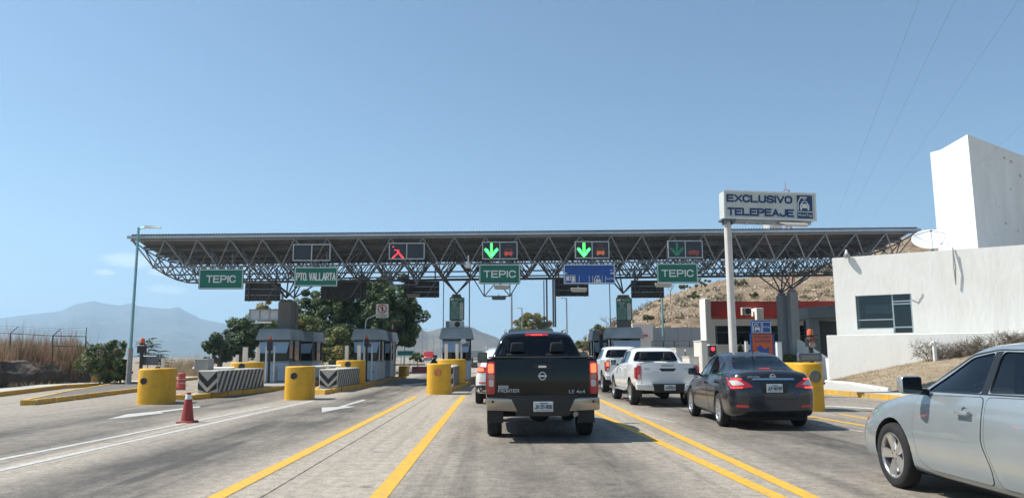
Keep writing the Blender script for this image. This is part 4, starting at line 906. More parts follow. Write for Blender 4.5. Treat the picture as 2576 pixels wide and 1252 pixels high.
put_text('SOLO PERSONAL', 0, -h*.29, -.001, w*.86, h*.075, BLACKP, root, .02); put_text('AUTORIZADO', 0, -h*.41, -.001, w*.66, h*.075, BLACKP, root, .02)
s = MB(); x0 = P(919, 820, y).x-(a.x+b.x)/2; s.path([(x0, .05, -1.35), (x0, .05, -h*.75), (x0+.1, .05, -h*.55), (-w*.3, .05, -h*.2), (0, .05, -h*.15)], .03, 8); s.build('bent_pole', WHITEP, root, smooth=True)

# ================================================================== left side: lamp post, cone, drums, bank, fence, plants
def lamp_post(loc, H_, label, arm=.55, lower=None, m=None, thin=.05, side=1, tilt=0):
    root = empty('street_lamp', loc); tag(root, label, 'street lamp', 'street lamps'); m = m or GALV
    s = MB(); s.tube((0, 0, lower or 0), (tilt, 0, H_), thin, 8, r2=thin*.8); s.build('pole', m, root, smooth=True)
    if lower: s = MB(); s.tube((0, 0, 0), (0, 0, lower), thin*1.8, 10, r2=thin*1.6); s.build('pole_base', CONC, root, smooth=True)
    s = MB(); s.tube((tilt, 0, H_-.06), (tilt+arm*side, 0, H_), thin*.5); s.build('arm', m, root)
    s = MB(); x = tilt+arm*side; L_ = .75*side; s.frus([(x-.02*side, -.14, H_-.03), (x+L_, -.08, H_-.03), (x+L_, .08, H_-.03), (x-.02*side, .14, H_-.03)] if side > 0 else [(x+L_, -.08, H_-.03), (x+.02, -.14, H_-.03), (x+.02, .14, H_-.03), (x+L_, .08, H_-.03)], [(x, -.11, H_+.09), (x+L_*.95, -.05, H_+.03), (x+L_*.95, .05, H_+.03), (x, .11, H_+.09)] if side > 0 else [(x+L_*.95, -.05, H_+.03), (x, -.11, H_+.09), (x, .11, H_+.09), (x+L_*.95, .05, H_+.03)]); s.build('lamp_head', WHITEP, root)
    return root
TEAL = mat('teal_pole', (.22, .42, .44), .45, .2, var=.12)
g = G(322, 973); lamp_post((g.x, g.y, .1), P(350, 572, g.y).z-.1, 'tall teal street lamp at the left end of the canopy', lower=1.75, m=TEAL, thin=.075, arm=.35)
p = P(352, 600, g.y); 
for k, (u, vt, yy) in enumerate(((1042, 814, 147), (1062, 826, 174), (1074, 835, 202), (1090, 843, 232), (1108, 847, 255))):
    p = P(u, vt, yy); lamp_post((p.x, yy, -.05), p.z, ('nearest', 'second', 'third', 'fourth', 'farthest')[k]+' of the row of street lamps along the far road', thin=.11, m=TEAL if k == 0 else GALV, arm=1.3)
for (u, vt, yy, sd, lab) in ((1425, 748, 82, -1, 'street lamp with its arm to the left, seen right of the black pickup roof'), (1313, 773, 98, -1, 'street lamp just left of the two dark conduits'), ):
    p = P(u, vt, yy); lamp_post((p.x, yy, -.05), p.z, lab, thin=.09, side=sd, arm=.6)
for (u, vt, yy, lab, r_, m) in ((1287, 735, 62, 'plain grey pole between the centre sign and the black pickup', .09, GALV), (1665, 745, 58, 'pale teal pole behind the white pickup', .10, TEAL), (1017, 858, 90, 'teal pole at the edge of the dark trees', .12, TEAL), (709, 775, 58, 'teal pole left of the thick column', .05, TEAL)):
    p = P(u, vt, yy); root = empty('pole', (p.x, yy, -.05)); tag(root, lab, 'pole'); s = MB(); s.tube((0, 0, 0), (0, 0, p.z), r_, 10, r2=r_*.8); s.build('shaft', m, root, smooth=True); s = MB(); s.box(-.2, .2, -.2, .2, 0, .08); s.build('foot', CONC, root)
# traffic cone
g = G(471, 1062); root = empty('traffic_cone', g); tag(root, 'faded red traffic cone with white collar on the road', 'traffic cone'); CONE = mat('faded_cone_red', (.34, .036, .03), .6, var=.2, scale=8, dirt=(.16, .05, .05), dirt_amt=.6, dirt_scale=3)
hc = P(471, 986, g.y).z
s = MB(); s.frus([(-.185, -.185, .0), (.185, -.185, .0), (.185, .185, .0), (-.185, .185, .0)], [(-.175, -.175, .04), (.175, -.175, .04), (.175, .175, .04), (-.175, .175, .04)]); s.build('foot', CONE, root, bevel=.012)
s = MB(); s.lathe([(.135, .04), (.122, .12), (.072, hc*.78)], 20); s.build('body', CONE, root, smooth=True)
s = MB(); s.lathe([(.075, hc*.775), (.055, hc*.93)], 20); s.build('white_collar', WHITEP, root, smooth=True)
s = MB(); s.lathe([(.052, hc*.93), (.042, hc), (.001, hc)], 20); s.build('tip', CONE, root, smooth=True)
# red drums
DRUM = mat('faded_red_plastic', (.46, .06, .05), .55, var=.15, scale=5, dirt=(.5, .3, .27), dirt_amt=.4)
def drum(u, vb, wpx, vt, label, m=DRUM, sq=True):
    g = G(u, vb); r_ = wpx/2*g.y/FPX; h = P(u, vt, g.y).z; root = empty('road_drum', g); tag(root, label, 'drum')
    s = MB(); s.lathe([(r_, .0), (r_, h*.28), (r_*.95, h*.30), (r_*.95, h*.52), (r_*.9, h*.54), (r_*.9, h*.76), (r_*.85, h*.78), (r_*.82, h*.97), (r_*.7, h), (.001, h)], 18); s.build('body', m, root, smooth=True, sharp=30)
    for z in (.42, .66): s = MB(); s.lathe([(r_*.97, h*(z-.05)), (r_*.97, h*(z+.03))], 18); s.build('worn_band', mat('worn_band', (.55, .45, .42), .6, var=.4, scale=9, dirt=(.46, .06, .05), dirt_amt=1, dirt_scale=7), root)
    s = MB(); s.frus([(-r_*1.15, -r_*1.3, 0), (r_*.3, -r_*1.3, 0), (r_*.3, r_, 0), (-r_*1.15, r_, 0)], [(-r_*1.05, -r_*1.2, h*.2), (r_*.2, -r_*1.2, h*.2), (r_*.2, r_*.9, h*.2), (-r_*1.05, r_*.9, h*.2)]); s.build('ballast', m, root, bevel=.01)
drum(455, 980, 21, 938, 'taller faded red road drum by the leftmost yellow barrier'); drum(438, 977, 18, 952, 'shorter faded red road drum half behind the leftmost yellow barrier')
drum(240, 967, 22, 946, 'short yellow drum below the fence corner', YEL); 
p = P(240, 946, G(240, 967).y); s = MB(); s.frus([(-.22, -.15, 0), (.22, -.15, 0), (.22, .15, 0), (-.22, .15, 0)], [(-.16, -.12, .24), (.17, -.12, .22), (.17, .12, .22), (-.16, .12, .24)]); o = s.build('cement_bag', CONC, None, p, bevel=.03); tag(o, 'grey lump of concrete on the yellow drum', 'concrete lump')
# earth bank
BANKM = mat('dark_earth', (.105, .085, .07), .95, var=.4, scale=1.6, bump=.10, bscale=3, dirt=(.19, .15, .115), dirt_amt=.7, dirt_scale=.9)
bk = [(-700, 1000, 905), (-300, 985, 903), (0, 972, 908), (60, 970, 910), (140, 968, 909), (215, 966, 912), (232, 965, 935), (260, 964, 955)]
vs, fs = [], []; rows = 8; bank_top = []
for (u, vb, vt) in bk:
    g = G(u, vb); d = Vector((g.x, g.y, 0)).normalized(); top = P(u, vt, g.y*1.02)
    for j in range(rows):
        t = j/(rows-1); q = g+d*(.15+.9*t*t)+Vector((0, 0, (top.z+.02)*math.sin(t*math.pi/2)+.02)); q += Vector((noise.noise(q*1.3), noise.noise(q*1.3+Vector((5, 0, 0))), noise.noise(q*1.7+Vector((9, 0, 0)))*.5))*.28; vs.append(q)
    vs.append(g+d*9+Vector((0, 0, top.z+.5))); vs.append(g+d*60+Vector((0, 0, top.z*.3)))
k = rows+2; n_ = len(bk)
s = MB(); s.add(vs, [(i*k+j, i*k+j+1, (i+1)*k+j+1, (i+1)*k+j) for i in range(n_-1) for j in range(k-1)])
bm = bmesh.new(); me = bpy.data.meshes.new('earth_bank'); me.from_pydata(s.v, [], [f[::-1] for f in s.f]); bm.from_mesh(me); bmesh.ops.subdivide_edges(bm, edges=bm.edges, cuts=3, use_grid_fill=True, smooth=.3)
for v in bm.verts: v.co += Vector((noise.noise(v.co*2.5), noise.noise(v.co*2.5+Vector((3, 3, 3))), noise.noise(v.co*2.2+Vector((7, 1, 0)))))*.10
bm.to_mesh(me); bm.free(); me.materials.append(BANKM); me.polygons.foreach_set('use_smooth', [True]*len(me.polygons)); o = obj('earth_bank', me); tag(o, kind='structure')
bvh_bank = BVHTree.FromPolygons([v.co.copy() for v in me.vertices], [tuple(p_.vertices) for p_ in me.polygons])
def drop(x, y, d=0.0):
    h = bvh_bank.ray_cast(Vector((x, y, 30)), Vector((0, 0, -1))); return h[0].z if h[0] else d
# tall dry grass on the bank
rn = random.Random(11); s = MB()
for q in range(1700):
    u = rn.uniform(-350, 222); f_ = rn.random(); g = G(u, 970 if u > 0 else 985); d = Vector((g.x, g.y, 0)).normalized(); pt = g+d*(1.0+f_*6.0)
    edge = max(0, min(1, (228-u)/60)); h = (.85+.9*noise.noise(Vector((u*.022, 2, f_*1.5)))+.5*noise.noise(Vector((u*.09, 5, 0)))+(.6 if rn.random() < .12 else 0))*(.55+.45*edge); h = max(.3, h)
    blades(s, rn, pt.x, pt.y, drop(pt.x, pt.y, 1.3)-.05, h, 8, .18, .011, .55, rn.choice((0, 0, 1, 2)) if f_ > .3 else rn.choice((0, 0, 0, 3)))
for q in range(90):
    u = rn.uniform(-300, 215); g = G(u, 970); d = Vector((g.x, g.y, 0)).normalized(); pt = g+d*rn.uniform(2, 6); blades(s, rn, pt.x, pt.y, drop(pt.x, pt.y, 1.3), 2.1+.6*noise.noise(Vector((u*.02, 0, 0))), 3, .25, .010, .3, 2)
tag(s.build('tall_grass', [RUST, STRAW, OCHRE, GRN]), 'tall rust coloured dry grass on the bank behind the fence', 'grass', kind='stuff')
s = MB()
for q in range(500):                           # weeds at the foot of the bank and behind the barriers
    if q < 330 and q % 3: continue
    if q < 330: u = rn.uniform(-200, 330); g = G(u, 972-abs(u-100)*.01)
    else: u = rn.uniform(420, 520); g = G(u, rn.uniform(938, 948))
    blades(s, rn, g.x, g.y, 0, rn.uniform(.10, .32) if q < 330 else rn.uniform(.8, 1.7), 8, .25, .014, .6, rn.choice((0, 1, 2, 2)) if q < 330 else rn.choice((0, 1, 1)))
tag(s.build('roadside_weeds', [OCHRE, STRAW, GRN]), 'green and straw weeds along the foot of the bank', 'weeds', kind='stuff')
# fence
root = empty('wire_fence', (0, 0, 0)); tag(root, 'dark wire fence with barbed strands on top of the bank', 'fence'); FST = mat('fence_steel', (.10, .10, .105), .6, .4, var=.2)
fp = []
for (u, vb, vt, tilt) in ((-290, 922, 826, 1), (-130, 918, 832, 1), (26, 913, 838, 1), (133, 911, 844, 1), (216, 911, 846, 0)):
    y = G(max(u, -60), 970).y+.9+max(0, -u)*.004; a, b = P(u, vb, y), P(u, vt, y); fp.append((a, b))
    s = MB(); s.tube(a-Vector((0, 0, .3)), b, .032, 8); s.build('fence_post', FST, root)
    e = b+(Vector((.42, -.1, .34)) if tilt else Vector((0, 0, .46))); s = MB(); s.tube(b, e, .022); s.build('outrigger', FST, root); fp[-1] = (a, b, e)
for k in range(len(fp)-1):
    s = MB(); s.tube(fp[k][1], fp[k+1][1], .022); s.build('top_rail', FST, root)
    for t in (.35, .65, 1): s = MB(); s.tube(fp[k][1].lerp(fp[k][2], t), fp[k+1][1].lerp(fp[k+1][2], t), .006, 4); s.build('barbed_wire', FST, root)
s = MB(); s.tube(fp[3][0].lerp(fp[3][1], .62), fp[4][0].lerp(fp[4][1], .60), .02); s.build('mid_rail', FST, root)
c = fp[4]; s = MB(); s.tube(c[1].lerp(c[0], .15), P(256, 912, c[0].y+1.5), .022); s.build('brace', FST, root); s = MB(); s.tube(c[1].lerp(c[0], .5), P(238, 915, c[0].y+.8), .018); s.build('brace', FST, root)

# ---------------------------------------------------------------- trees and shrubs
LEAFD = mat('leaf_dark', (.052, .085, .032), .5, var=.5, scale=.8, transl=.25); LEAFM = mat('leaf_mid', (.095, .145, .048), .55, var=.45, scale=.8, transl=.3); LEAFL = mat('leaf_light', (.17, .21, .07), .6, var=.4, scale=.8, transl=.3)
LEAFY = mat('leaf_yellow', (.30, .24, .07), .65, var=.4, scale=.8, transl=.3); LEAFB = mat('leaf_bluegreen', (.07, .12, .08), .55, var=.4, scale=.8, transl=.3)
BARK = mat('bark', (.13, .105, .085), .9, var=.3, scale=4, bump=.02); BARKP = mat('pale_bark', (.27, .24, .21), .9, var=.25, scale=4)
def limb(s, rn, p, d, L_, r_, depth, tips, spread=.6, n=5):
    q = p+d*L_; s.tube(p, q, r_, n, r2=r_*.65); tips.append(q)
    if depth == 0: return
    for k in range(rn.choice((2, 3))):
        e = (d+Vector((rn.gauss(0, spread), rn.gauss(0, spread), rn.gauss(.12, spread*.6)))).normalized(); limb(s, rn, q-d*L_*rn.uniform(0, .3), e, L_*rn.uniform(.6, .85), r_*.62, depth-1, tips, spread, n)
def tree(name, label, base, cz, rx, ry, rz_, nl, leaf, mats, seed, trunk=.2, clumps=40, cat='tree', group=None, hollow=.35, flat=.75, bark=None):
    rn = random.Random(seed); base = Vector(base); root = empty(name, base); tag(root, label, cat, group); c = Vector((0, 0, cz-base.z))
    cl = []
    for k in range(clumps):
        while True:
            d = Vector((rn.uniform(-1, 1), rn.uniform(-1, 1), rn.uniform(-1, 1)))
            if hollow < d.length < 1: break
        n_ = 1+.42*noise.noise(d*1.9+Vector((seed*3.7, 0, 0))); q = c+Vector((d.x*rx, d.y*ry, d.z*rz_))*n_
        if q.z < .25: q.z = .25+rn.random()*.4
        cl.append((q, rn.uniform(.16, .40)*min(rx, rz_, 2.6)*(.95 if clumps > 60 else 1), d))
    s = MB(); tr = [Vector((0, 0, -.1)), Vector((rn.uniform(-.1, .1), 0, c.z*.35)), c+Vector((0, 0, -rz_*.15))]
    s.path(tr, [trunk*1.25, trunk, trunk*.6], 8)
    for q, r_, d in cl[:max(8, clumps//3)]:
        st = tr[1].lerp(tr[2], rn.random()); md = st.lerp(q, .5)+Vector((0, 0, .12*(q-st).length)); s.path([st, md, q], [trunk*.35, trunk*.22, trunk*.08], 5)
    s.build('trunk', bark or BARK, root, smooth=True)
    s = MB(); per = nl//clumps
    for q, r_, d in cl:
        tone = rn.random(); mi = 0 if tone < .4 else (1 if tone < .8 else 2)
        for _ in range(per):
            while True:
                e = Vector((rn.uniform(-1, 1), rn.uniform(-1, 1), rn.uniform(-1, 1)))
                if .1 < e.length < 1: break
            e = e.normalized()*(e.length**.45); pt = q+Vector((e.x, e.y, e.z*flat))*r_
            nrm = (e+Vector((rn.gauss(0, .5), rn.gauss(0, .5), rn.gauss(.3, .5)))).normalized(); t1 = nrm.orthogonal().normalized(); a = rn.uniform(0, 6.28); t2 = nrm.cross(t1); ta = t1*math.cos(a)+t2*math.sin(a); tb = nrm.cross(ta); L_ = leaf*rn.uniform(.6, 1.3); wd = L_*.42
            s.add([pt-ta*L_*.5, pt+tb*wd*.5-ta*L_*.05, pt+ta*L_*.5-nrm*L_*.12, pt-tb*wd*.5-ta*L_*.05], [(0, 1, 2, 3)], mi if rn.random() < .8 else rn.randrange(len(mats)))
    s.build('crown', mats, root)
    return root
def tree_at(name, label, u, v, ru, rv, y, nl, leaf, mats, seed, **k):
    p = P(u, v, y); m_ = y/FPX; zb = k.pop('zb', 0); return tree(name, label, (p.x, y, zb), p.z, ru*m_, ru*m_*.9, rv*m_, nl, leaf, mats, seed, **k)
OLIVE0 = mat('leaf_grey_olive', (.20, .19, .11), .7, var=.4, scale=.8, transl=.3)
DK = [LEAFD, LEAFM, LEAFL]
tree_at('broadleaf_tree', 'tallest dark broadleaf tree behind the no pedestrians sign', 985, 792, 66, 88, 64, 22000, .33, DK, 1, trunk=.3, hollow=.05, clumps=110, group='dark broadleaf trees')
tree_at('broadleaf_tree', 'dark broadleaf tree behind the wide sign board back', 902, 795, 74, 90, 68, 22000, .33, DK, 2, trunk=.3, hollow=.05, clumps=110, group='dark broadleaf trees')
tree_at('broadleaf_tree', 'dark broadleaf tree right of the thick column', 808, 808, 76, 90, 70, 22000, .34, DK, 3, trunk=.3, hollow=.05, clumps=110, group='dark broadleaf trees')
tree_at('broadleaf_tree', 'mid green lower tree in front of the dark trees', 850, 875, 62, 52, 60, 9000, .28, [LEAFM, LEAFL, LEAFY], 4, clumps=60)
tree_at('broadleaf_tree', 'ochre tinged tree right of the leftmost booth', 770, 845, 40, 55, 61, 7000, .28, [LEAFM, LEAFL, LEAFY], 14, clumps=50)
tree_at('broadleaf_tree', 'dark tree showing left of the leftmost booth roof', 610, 848, 52, 50, 60, 9000, .28, DK, 5, clumps=60)
tree_at('broadleaf_tree', 'low spreading dark tree left of the leftmost booth', 556, 872, 46, 36, 56, 8000, .26, [LEAFD, LEAFM, LEAFB], 6, clumps=50)
tree_at('broadleaf_tree', 'yellow leaved tree behind the pale sign board', 668, 812, 42, 46, 66, 6000, .28, [LEAFY, LEAFL, LEAFY], 7, clumps=46)
tree_at('broadleaf_tree', 'yellow green tree above the black pickup', 1338, 822, 56, 32, 110, 7000, .42, [LEAFY, LEAFL, LEAFY], 8, clumps=60)
tree_at('shrub', 'light green leafy shrub at the fence corner', 268, 908, 54, 44, 37.5, 4600, .20, [LEAFL, LEAFM, OLIVE0], 9, clumps=80, flat=1.1, cat='shrub', trunk=.06)
tree_at('shrub', 'small green shrub right of the fence corner shrub', 306, 930, 22, 28, 38.5, 2500, .14, [LEAFM, LEAFL, LEAFY], 10, clumps=26, cat='shrub', trunk=.05)
tree_at('shrub', 'grey green shrub by the far road drums', 1050, 897, 18, 11, 72, 1400, .25, [LEAFM, LEAFL, LEAFL], 12, clumps=20, cat='shrub', trunk=.05)
tree_at('shrub', 'dark green shrub in the planter beside the grey columns', 2010, 870, 30, 26, 44, 3000, .18, [LEAFD, LEAFM, LEAFM], 15, clumps=30, cat='shrub', trunk=.05)
tree_at('shrub', 'low green hedge plants right of the orange sign', 1990, 898, 34, 14, 40, 2600, .16, [LEAFM, LEAFL, LEAFY], 16, clumps=30, cat='shrub', trunk=.04)
tree_at('shrub', 'dark shrub left of the orange sign', 1870, 885, 20, 12, 44, 1500, .16, [LEAFD, LEAFM, LEAFM], 17, clumps=20, cat='shrub', trunk=.04)
tree_at('shrub', 'tiny potted plant at the corner of the white building', 2113, 824, 6, 9, 36, 400, .10, [LEAFL, LEAFM, LEAFL], 18, clumps=8, cat='shrub', trunk=.03, zb=1.9)
tree_at('shrub', 'pink flowering sprig in front of the white planter wall', 1862, 868, 5, 14, 44.5, 260, .10, [mat('pink_petal', (.5, .06, .12), .6), LEAFM, LEAFL], 19, clumps=10, cat='shrub', trunk=.03)
# young tree with comb-like leaves behind the leftmost barrier
def comb_plant(u, v, y, h, label, seed):
    rn = random.Random(seed); g = P(u, v, y); root = empty('young_tree', (g.x, y, 0)); tag(root, label, 'young tree'); s = MB(); s.tube((0, 0, 0), (0, 0, h), .025, 6, r2=.012); s.build('trunk', BARK, root)
    s = MB()
    for k in range(26):
        a = rn.uniform(0, 6.28); z0 = h*rn.uniform(.45, 1); L_ = rn.uniform(.5, .85); d = Vector((math.cos(a), math.sin(a), .5)).normalized()
        for q in range(12):
            t = (q+1)/12; pt = Vector((0, 0, z0))+d*L_*t-Vector((0, 0, .35*t*t*L_)); sd = Vector((-d.y, d.x, 0)).normalized(); l = .16*(1-.5*t)
            for sg in (-1, 1): e = sd*sg*l; s.add([pt, pt+e*.6+d*.03, pt+e+Vector((0, 0, -.03)), pt+e*.6-d*.03], [(0, 1, 2, 3)], rn.randrange(2))
    s.build('crown', [LEAFB, LEAFM], root)
comb_plant(373, 900, 38, 2.3, 'young tree with feathery leaves behind the leftmost yellow barrier', 1); comb_plant(398, 905, 38.5, 1.7, 'lower feathery young tree right of the taller one', 2)
# bare and half bare trees on the hillside
def bare_tree(u, v0, v1, y, label, seed, sp=.5):
    b = P(u, v0, y); H_ = P(u, v1, y).z-b.z; rn = random.Random(seed); root = empty('bare_tree', b); tag(root, label, 'bare tree'); s = MB(); tips = []; limb(s, rn, Vector((0, 0, -.4)), Vector((rn.uniform(-.25, .25), 0, 1)).normalized(), H_*.36+.3, .10, 4, tips, sp, 4); s.build('trunk', BARKP, root, smooth=True); return root
bare_tree(1538, 835, 795, 96, 'bare tree on the slope left of the fare board column', 3, .55); bare_tree(1686, 741, 712, 112, 'bare tree on the crest left of the rightmost TEPIC sign', 5, .5)
bare_tree(1475, 872, 845, 92, 'small bare tree at the foot of the slope', 8, .5)
OLIVE = mat('leaf_olive', (.17, .155, .08), .7, var=.4, scale=.8, transl=.3)
def hb(u, v, ru, rv, y, label, seed, mats=(LEAFL, OLIVE, LEAFL), nl=1100):
    p = P(u, v, y); z = p.z-rv*y/FPX*.75; tree('hill_shrub', label, (p.x, y, z), p.z, ru*y/FPX, ru*y/FPX, rv*y/FPX, nl, .34, list(mats), seed, trunk=.06, clumps=18, cat='shrub', group='shrubs on the hillside', hollow=.1)
for k, a in enumerate(((1722, 722, 16, 8, 112, 'small round shrub on the hill crest'), (1765, 713, 24, 12, 113, 'broad shrub on the hill crest right of the rightmost TEPIC sign'), (1505, 838, 22, 20, 90, 'grey green shrub low on the slope left of the fare board column'), (1480, 866, 26, 22, 84, 'dark shrub at the foot of the slope right of the black pickup'), (1440, 872, 26, 20, 88, 'olive shrub beside the black pickup roof'), (1565, 812, 12, 9, 92, 'small shrub on the slope beside the fare board column'), (1630, 800, 14, 10, 88, 'olive shrub on the slope right of the fare board column'), (1745, 745, 16, 10, 98, 'shrub on the open slope above the grey wall'), (1860, 712, 18, 10, 112, 'shrub on the slope just below the canopy, right of the white pole'), (1800, 765, 12, 7, 90, 'small shrub just left of the white pole'), (1900, 745, 12, 6, 92, 'small shrub on the slope above the red roof'))):
    hb(*a[:6], 40+k)
# ================================================================== right side: pole sign, orange sign, buildings
POLEM = mat('white_pole', (.66, .62, .58), .55, var=.08, scale=2, dirt=(.45, .40, .36), dirt_amt=.5, dirt_scale=1.5)
SHEET = mat('weathered_white_sheet', (.56, .60, .57), .5, var=.12, scale=1.6, dirt=(.42, .46, .43), dirt_amt=.6, dirt_scale=1.1)
NAVY = mat('navy_paint', (.018, .052, .145), .45, var=.15, scale=3)
py = 25.2; pb = P(1845, 893, py); pt = P(1830, 556, py); zt = pt.z
root = empty('pole_sign', (pb.x, py, 0)); tag(root, 'white pole sign reading EXCLUSIVO TELEPEAJE above the grey sedan', 'pole sign')
pr_ = 17*py/FPX/2*1.25
s = MB(); s.lathe([(pr_*1.0, 0), (pr_*.92, zt)], 6); s.build('pole', POLEM, root, bevel=.01)
s = MB(); s.box(-.25, .25, -.2, .2, zt-.02, zt+.05); s.box(-.16, -.10, -.3, .1, zt-.12, zt-.02); s.box(.12, .18, -.3, .1, zt-.12, zt-.02); s.build('bracket', STEEL, root)
def pl(u, v, d=0): p = P(u, v, py-.1+d); return (p.x-pb.x, p.z)
# box sign: turned a little, right end further away
bx = [pl(1818, 479), pl(1816, 547), pl(2056, 552), pl(2053, 484)]
x0, x1 = bx[0][0], bx[2][0]; z0, z1 = (bx[1][1]+bx[2][1])/2, (bx[0][1]+bx[3][1])/2; sw, sh = x1-x0, z1-z0
sg = empty('sign_box'); sg.parent = root; sg.location = (x0, -.2, (z0+z1)/2); sg.rotation_euler = (0, R(1.2), R(3)); D_ = .5
# the box itself is the part; its faces and letters are its sub-parts
bpy.data.objects.remove(sg)
s = MB(); s.box(0, sw, 0, D_, -sh/2, sh/2); sg = s.build('sign_box', SHEET, root, (x0, -.2, (z0+z1)/2), bevel=.012); sg.rotation_euler = (0, R(1.2), R(3))
s = MB(); t = .04
for a in ((-.02, sw+.02, -sh/2-.02, -sh/2+t), (-.02, sw+.02, sh/2-t, sh/2+.02), (-.02, t, -sh/2+t, sh/2-t), (sw-t, sw+.02, -sh/2+t, sh/2-t)): s.box(a[0], a[1], -.025, -.001, a[2], a[3])
s.build('frame', WHITEP, sg)
def st(txt, cx, cz, w, h, m=NAVY, bold=.04): return put_text(txt, cx, cz, -.004, w, h, m, sg, bold)
st('EXCLUSIVO', sw*.385, sh*.24, sw*.72, sh*.29, bold=.055); st('TELEPEAJE', sw*.395, -sh*.25, sw*.73, sh*.29, bold=.055)
s = MB(); s.box(sw*.795, sw*.965, -.006, 0, -sh*.16, sh*.42); s.build('pictogram_panel', NAVY, sg); s = MB(); s.box(sw*.795, sw*.965, -.006, 0, -sh*.43, -sh*.21); s.build('name_panel', NAVY, sg)
car_icon(sg, sw*.87, sh*.125, sh*.52, y=-.008, m=SIGNW, dark=NAVY); st('MultiTag', sw*.88, -sh*.32, sw*.15, sh*.12, SIGNW, .01)
s = MB(); s.box(.25, sw*.95, .05, .35, -sh/2-.13, -sh/2-.005); s.build('under_rail', GALV, sg)
s = MB(); s.frus([(sw*.60, -.42, -sh/2-.30), (sw*.84, -.42, -sh/2-.30), (sw*.84, .0, -sh/2-.18), (sw*.60, .0, -sh/2-.18)], [(sw*.58, -.40, -sh/2-.20), (sw*.86, -.40, -sh/2-.20), (sw*.86, .02, -sh/2-.06), (sw*.58, .02, -sh/2-.06)]); s.build('floodlight', BEIGE, sg, bevel=.015)
for k in range(5): s = MB(); s.tube((sw*(.25+.15*k), .1, -sh/2-.13), (sw*(.25+.15*k), .1, -sh/2-.2), .035, 8); s.build('lamp_socket', WHITEP, sg)
# microwave drum antenna on the canopy roof behind the sign
p = P(1945, 570, 43); root = empty('drum_antenna', p); tag(root, 'white drum antenna on the canopy roof behind the pole sign', 'antenna')
s = MB(); s.lathe([(.001, -.42), (.43, -.40), (.47, -.30), (.47, .30), (.30, .42), (.001, .45)], 20, Matrix.Rotation(R(75), 4, 'Y')); s.build('drum', WHITEP, root, smooth=True, sharp=40)
s = MB(); s.tube((.35, 0, -1.2), (.35, 0, .2), .05, 8); s.tube((.3, 0, -.1), (.75, .1, -.35), .03); s.build('mount', GALV, root)
p = P(1985, 585, 60); H_ = P(1976, 458, 60).z; root = empty('lattice_mast', (p.x, 60, 0)); tag(root, 'red and white lattice mast behind the pole sign', 'mast')
for sx in (-.22, .22): s = MB(); s.tube((sx, 0, 0), (sx, 0, P(1976, 478, 60).z), .03); s.build('leg', REDP, root)
zt_ = P(1976, 478, 60).z; nr = 24
for k in range(nr): z = zt_*(k+1)/nr; s = MB(); s.tube((-.22, 0, z), (.22, 0, z), .02); s.tube((-.22, 0, z-zt_/nr), (.22, 0, z), .015); s.build('rung', WHITEP if k % 4 < 2 else REDP, root)
s = MB(); s.tube((-.1, 0, zt_), (-.1, 0, H_), .02); s.build('whip', REDP, root)
# orange and blue upright sign
y = 25.5; a, b = P(1890, 806, y), P(1941, 806, y); zt = a.z; zm = P(1915, 839, y).z; w = b.x-a.x; root = empty('lane_sign', ((a.x+b.x)/2, y, 0)); tag(root, 'orange and blue EXCLUSIVO TELEPEAJE lane sign behind the grey sedan', 'sign')
ORG = mat('sign_orange', (.58, .105, .022), .45, var=.10, scale=3)
s = MB(); s.box(-w/2, w/2, 0, .07, .5, zm-.01); s.build('orange_panel', ORG, root, bevel=.01); s = MB(); s.box(-w/2-.01, w/2-.03, -.01, .06, zm, zt); s.build('blue_panel', SIGNB, root, bevel=.01)
for x in (-w/2-.06, w/2+.01): s = MB(); s.box(x, x+.05, 0, .06, 0, zm); s.build('post', SIGNB, root)
icon_box(root, -w*.47, -w*.02, zm+.03, zt-.04, y=-.012); icon_box(root, .02*w, w*.44, zm+.03, zt-.04, y=-.012)
car_icon(root, -w*.25, (zm+zt)/2, (zt-zm)*.62, y=-.012); put_text('MultiTag', w*.23, (zm+zt)/2, -.013, w*.34, .07, SIGNW, root, .03)
put_text('EXCLUSIVO', 0, zm-.11, -.002, w*.80, .085, NAVY, root, .02); put_text('TELEPEAJE', 0, zm-.25, -.002, w*.80, .085, NAVY, root, .02)
zc = zm-.56; A4 = [(-.34, .10), (-.14, .30), (.10, .06), (.30, .20), (.28, -.45), (-.22, -.28), (-.10, -.14)]
s = MB(); s.prism([(q*w*1.0, zc+r_*.62) for q, r_ in A4], XZ(0), -.006, 0); s.build('arrow', SIGNB, root)
# white bollards round the telepeaje island
spost(1958, 860, 905, 12, 24.5, 'thick white square post right of the orange sign', z0=0); spost(1877, 858, 900, 7, 27, 'thin white post left of the orange sign', z0=0)
island('booth_island', [(7.2, 19.6), (8.0, 19.6), (9.6, 25), (10.4, 33), (8.8, 33), (7.9, 25)], .17, 'traffic island carrying the orange sign and the pole sign')
# red crossing signal seen above the grey sedan
p = P(1791, 867, 27); root = empty('crossing_signal', (p.x, 27, 0)); tag(root, 'black signal with a red light above the roof of the grey sedan', 'signal'); H_ = p.z
s = MB(); s.box(-.13, .13, -.1, .1, H_-.42, H_-.02); s.build('housing', DARK, root, bevel=.02); s = MB(); s.box(-.15, .15, -.22, .1, H_-.02, H_+.02); s.build('visor', WHITEP, root)
s = MB(); s.lathe([(.07, .01), (.001, .025)], 14, Matrix.Translation((0, -.1, H_-.14)) @ Matrix.Rotation(R(90), 4, 'X')); s.build('lens', mat('lit_red', (.7, .02, .03), .3, emit=(1, .03, .05), estr=2.2), root); s = MB(); s.tube((0, 0, 0), (0, 0, H_-.42), .04); s.build('post', DARK, root)
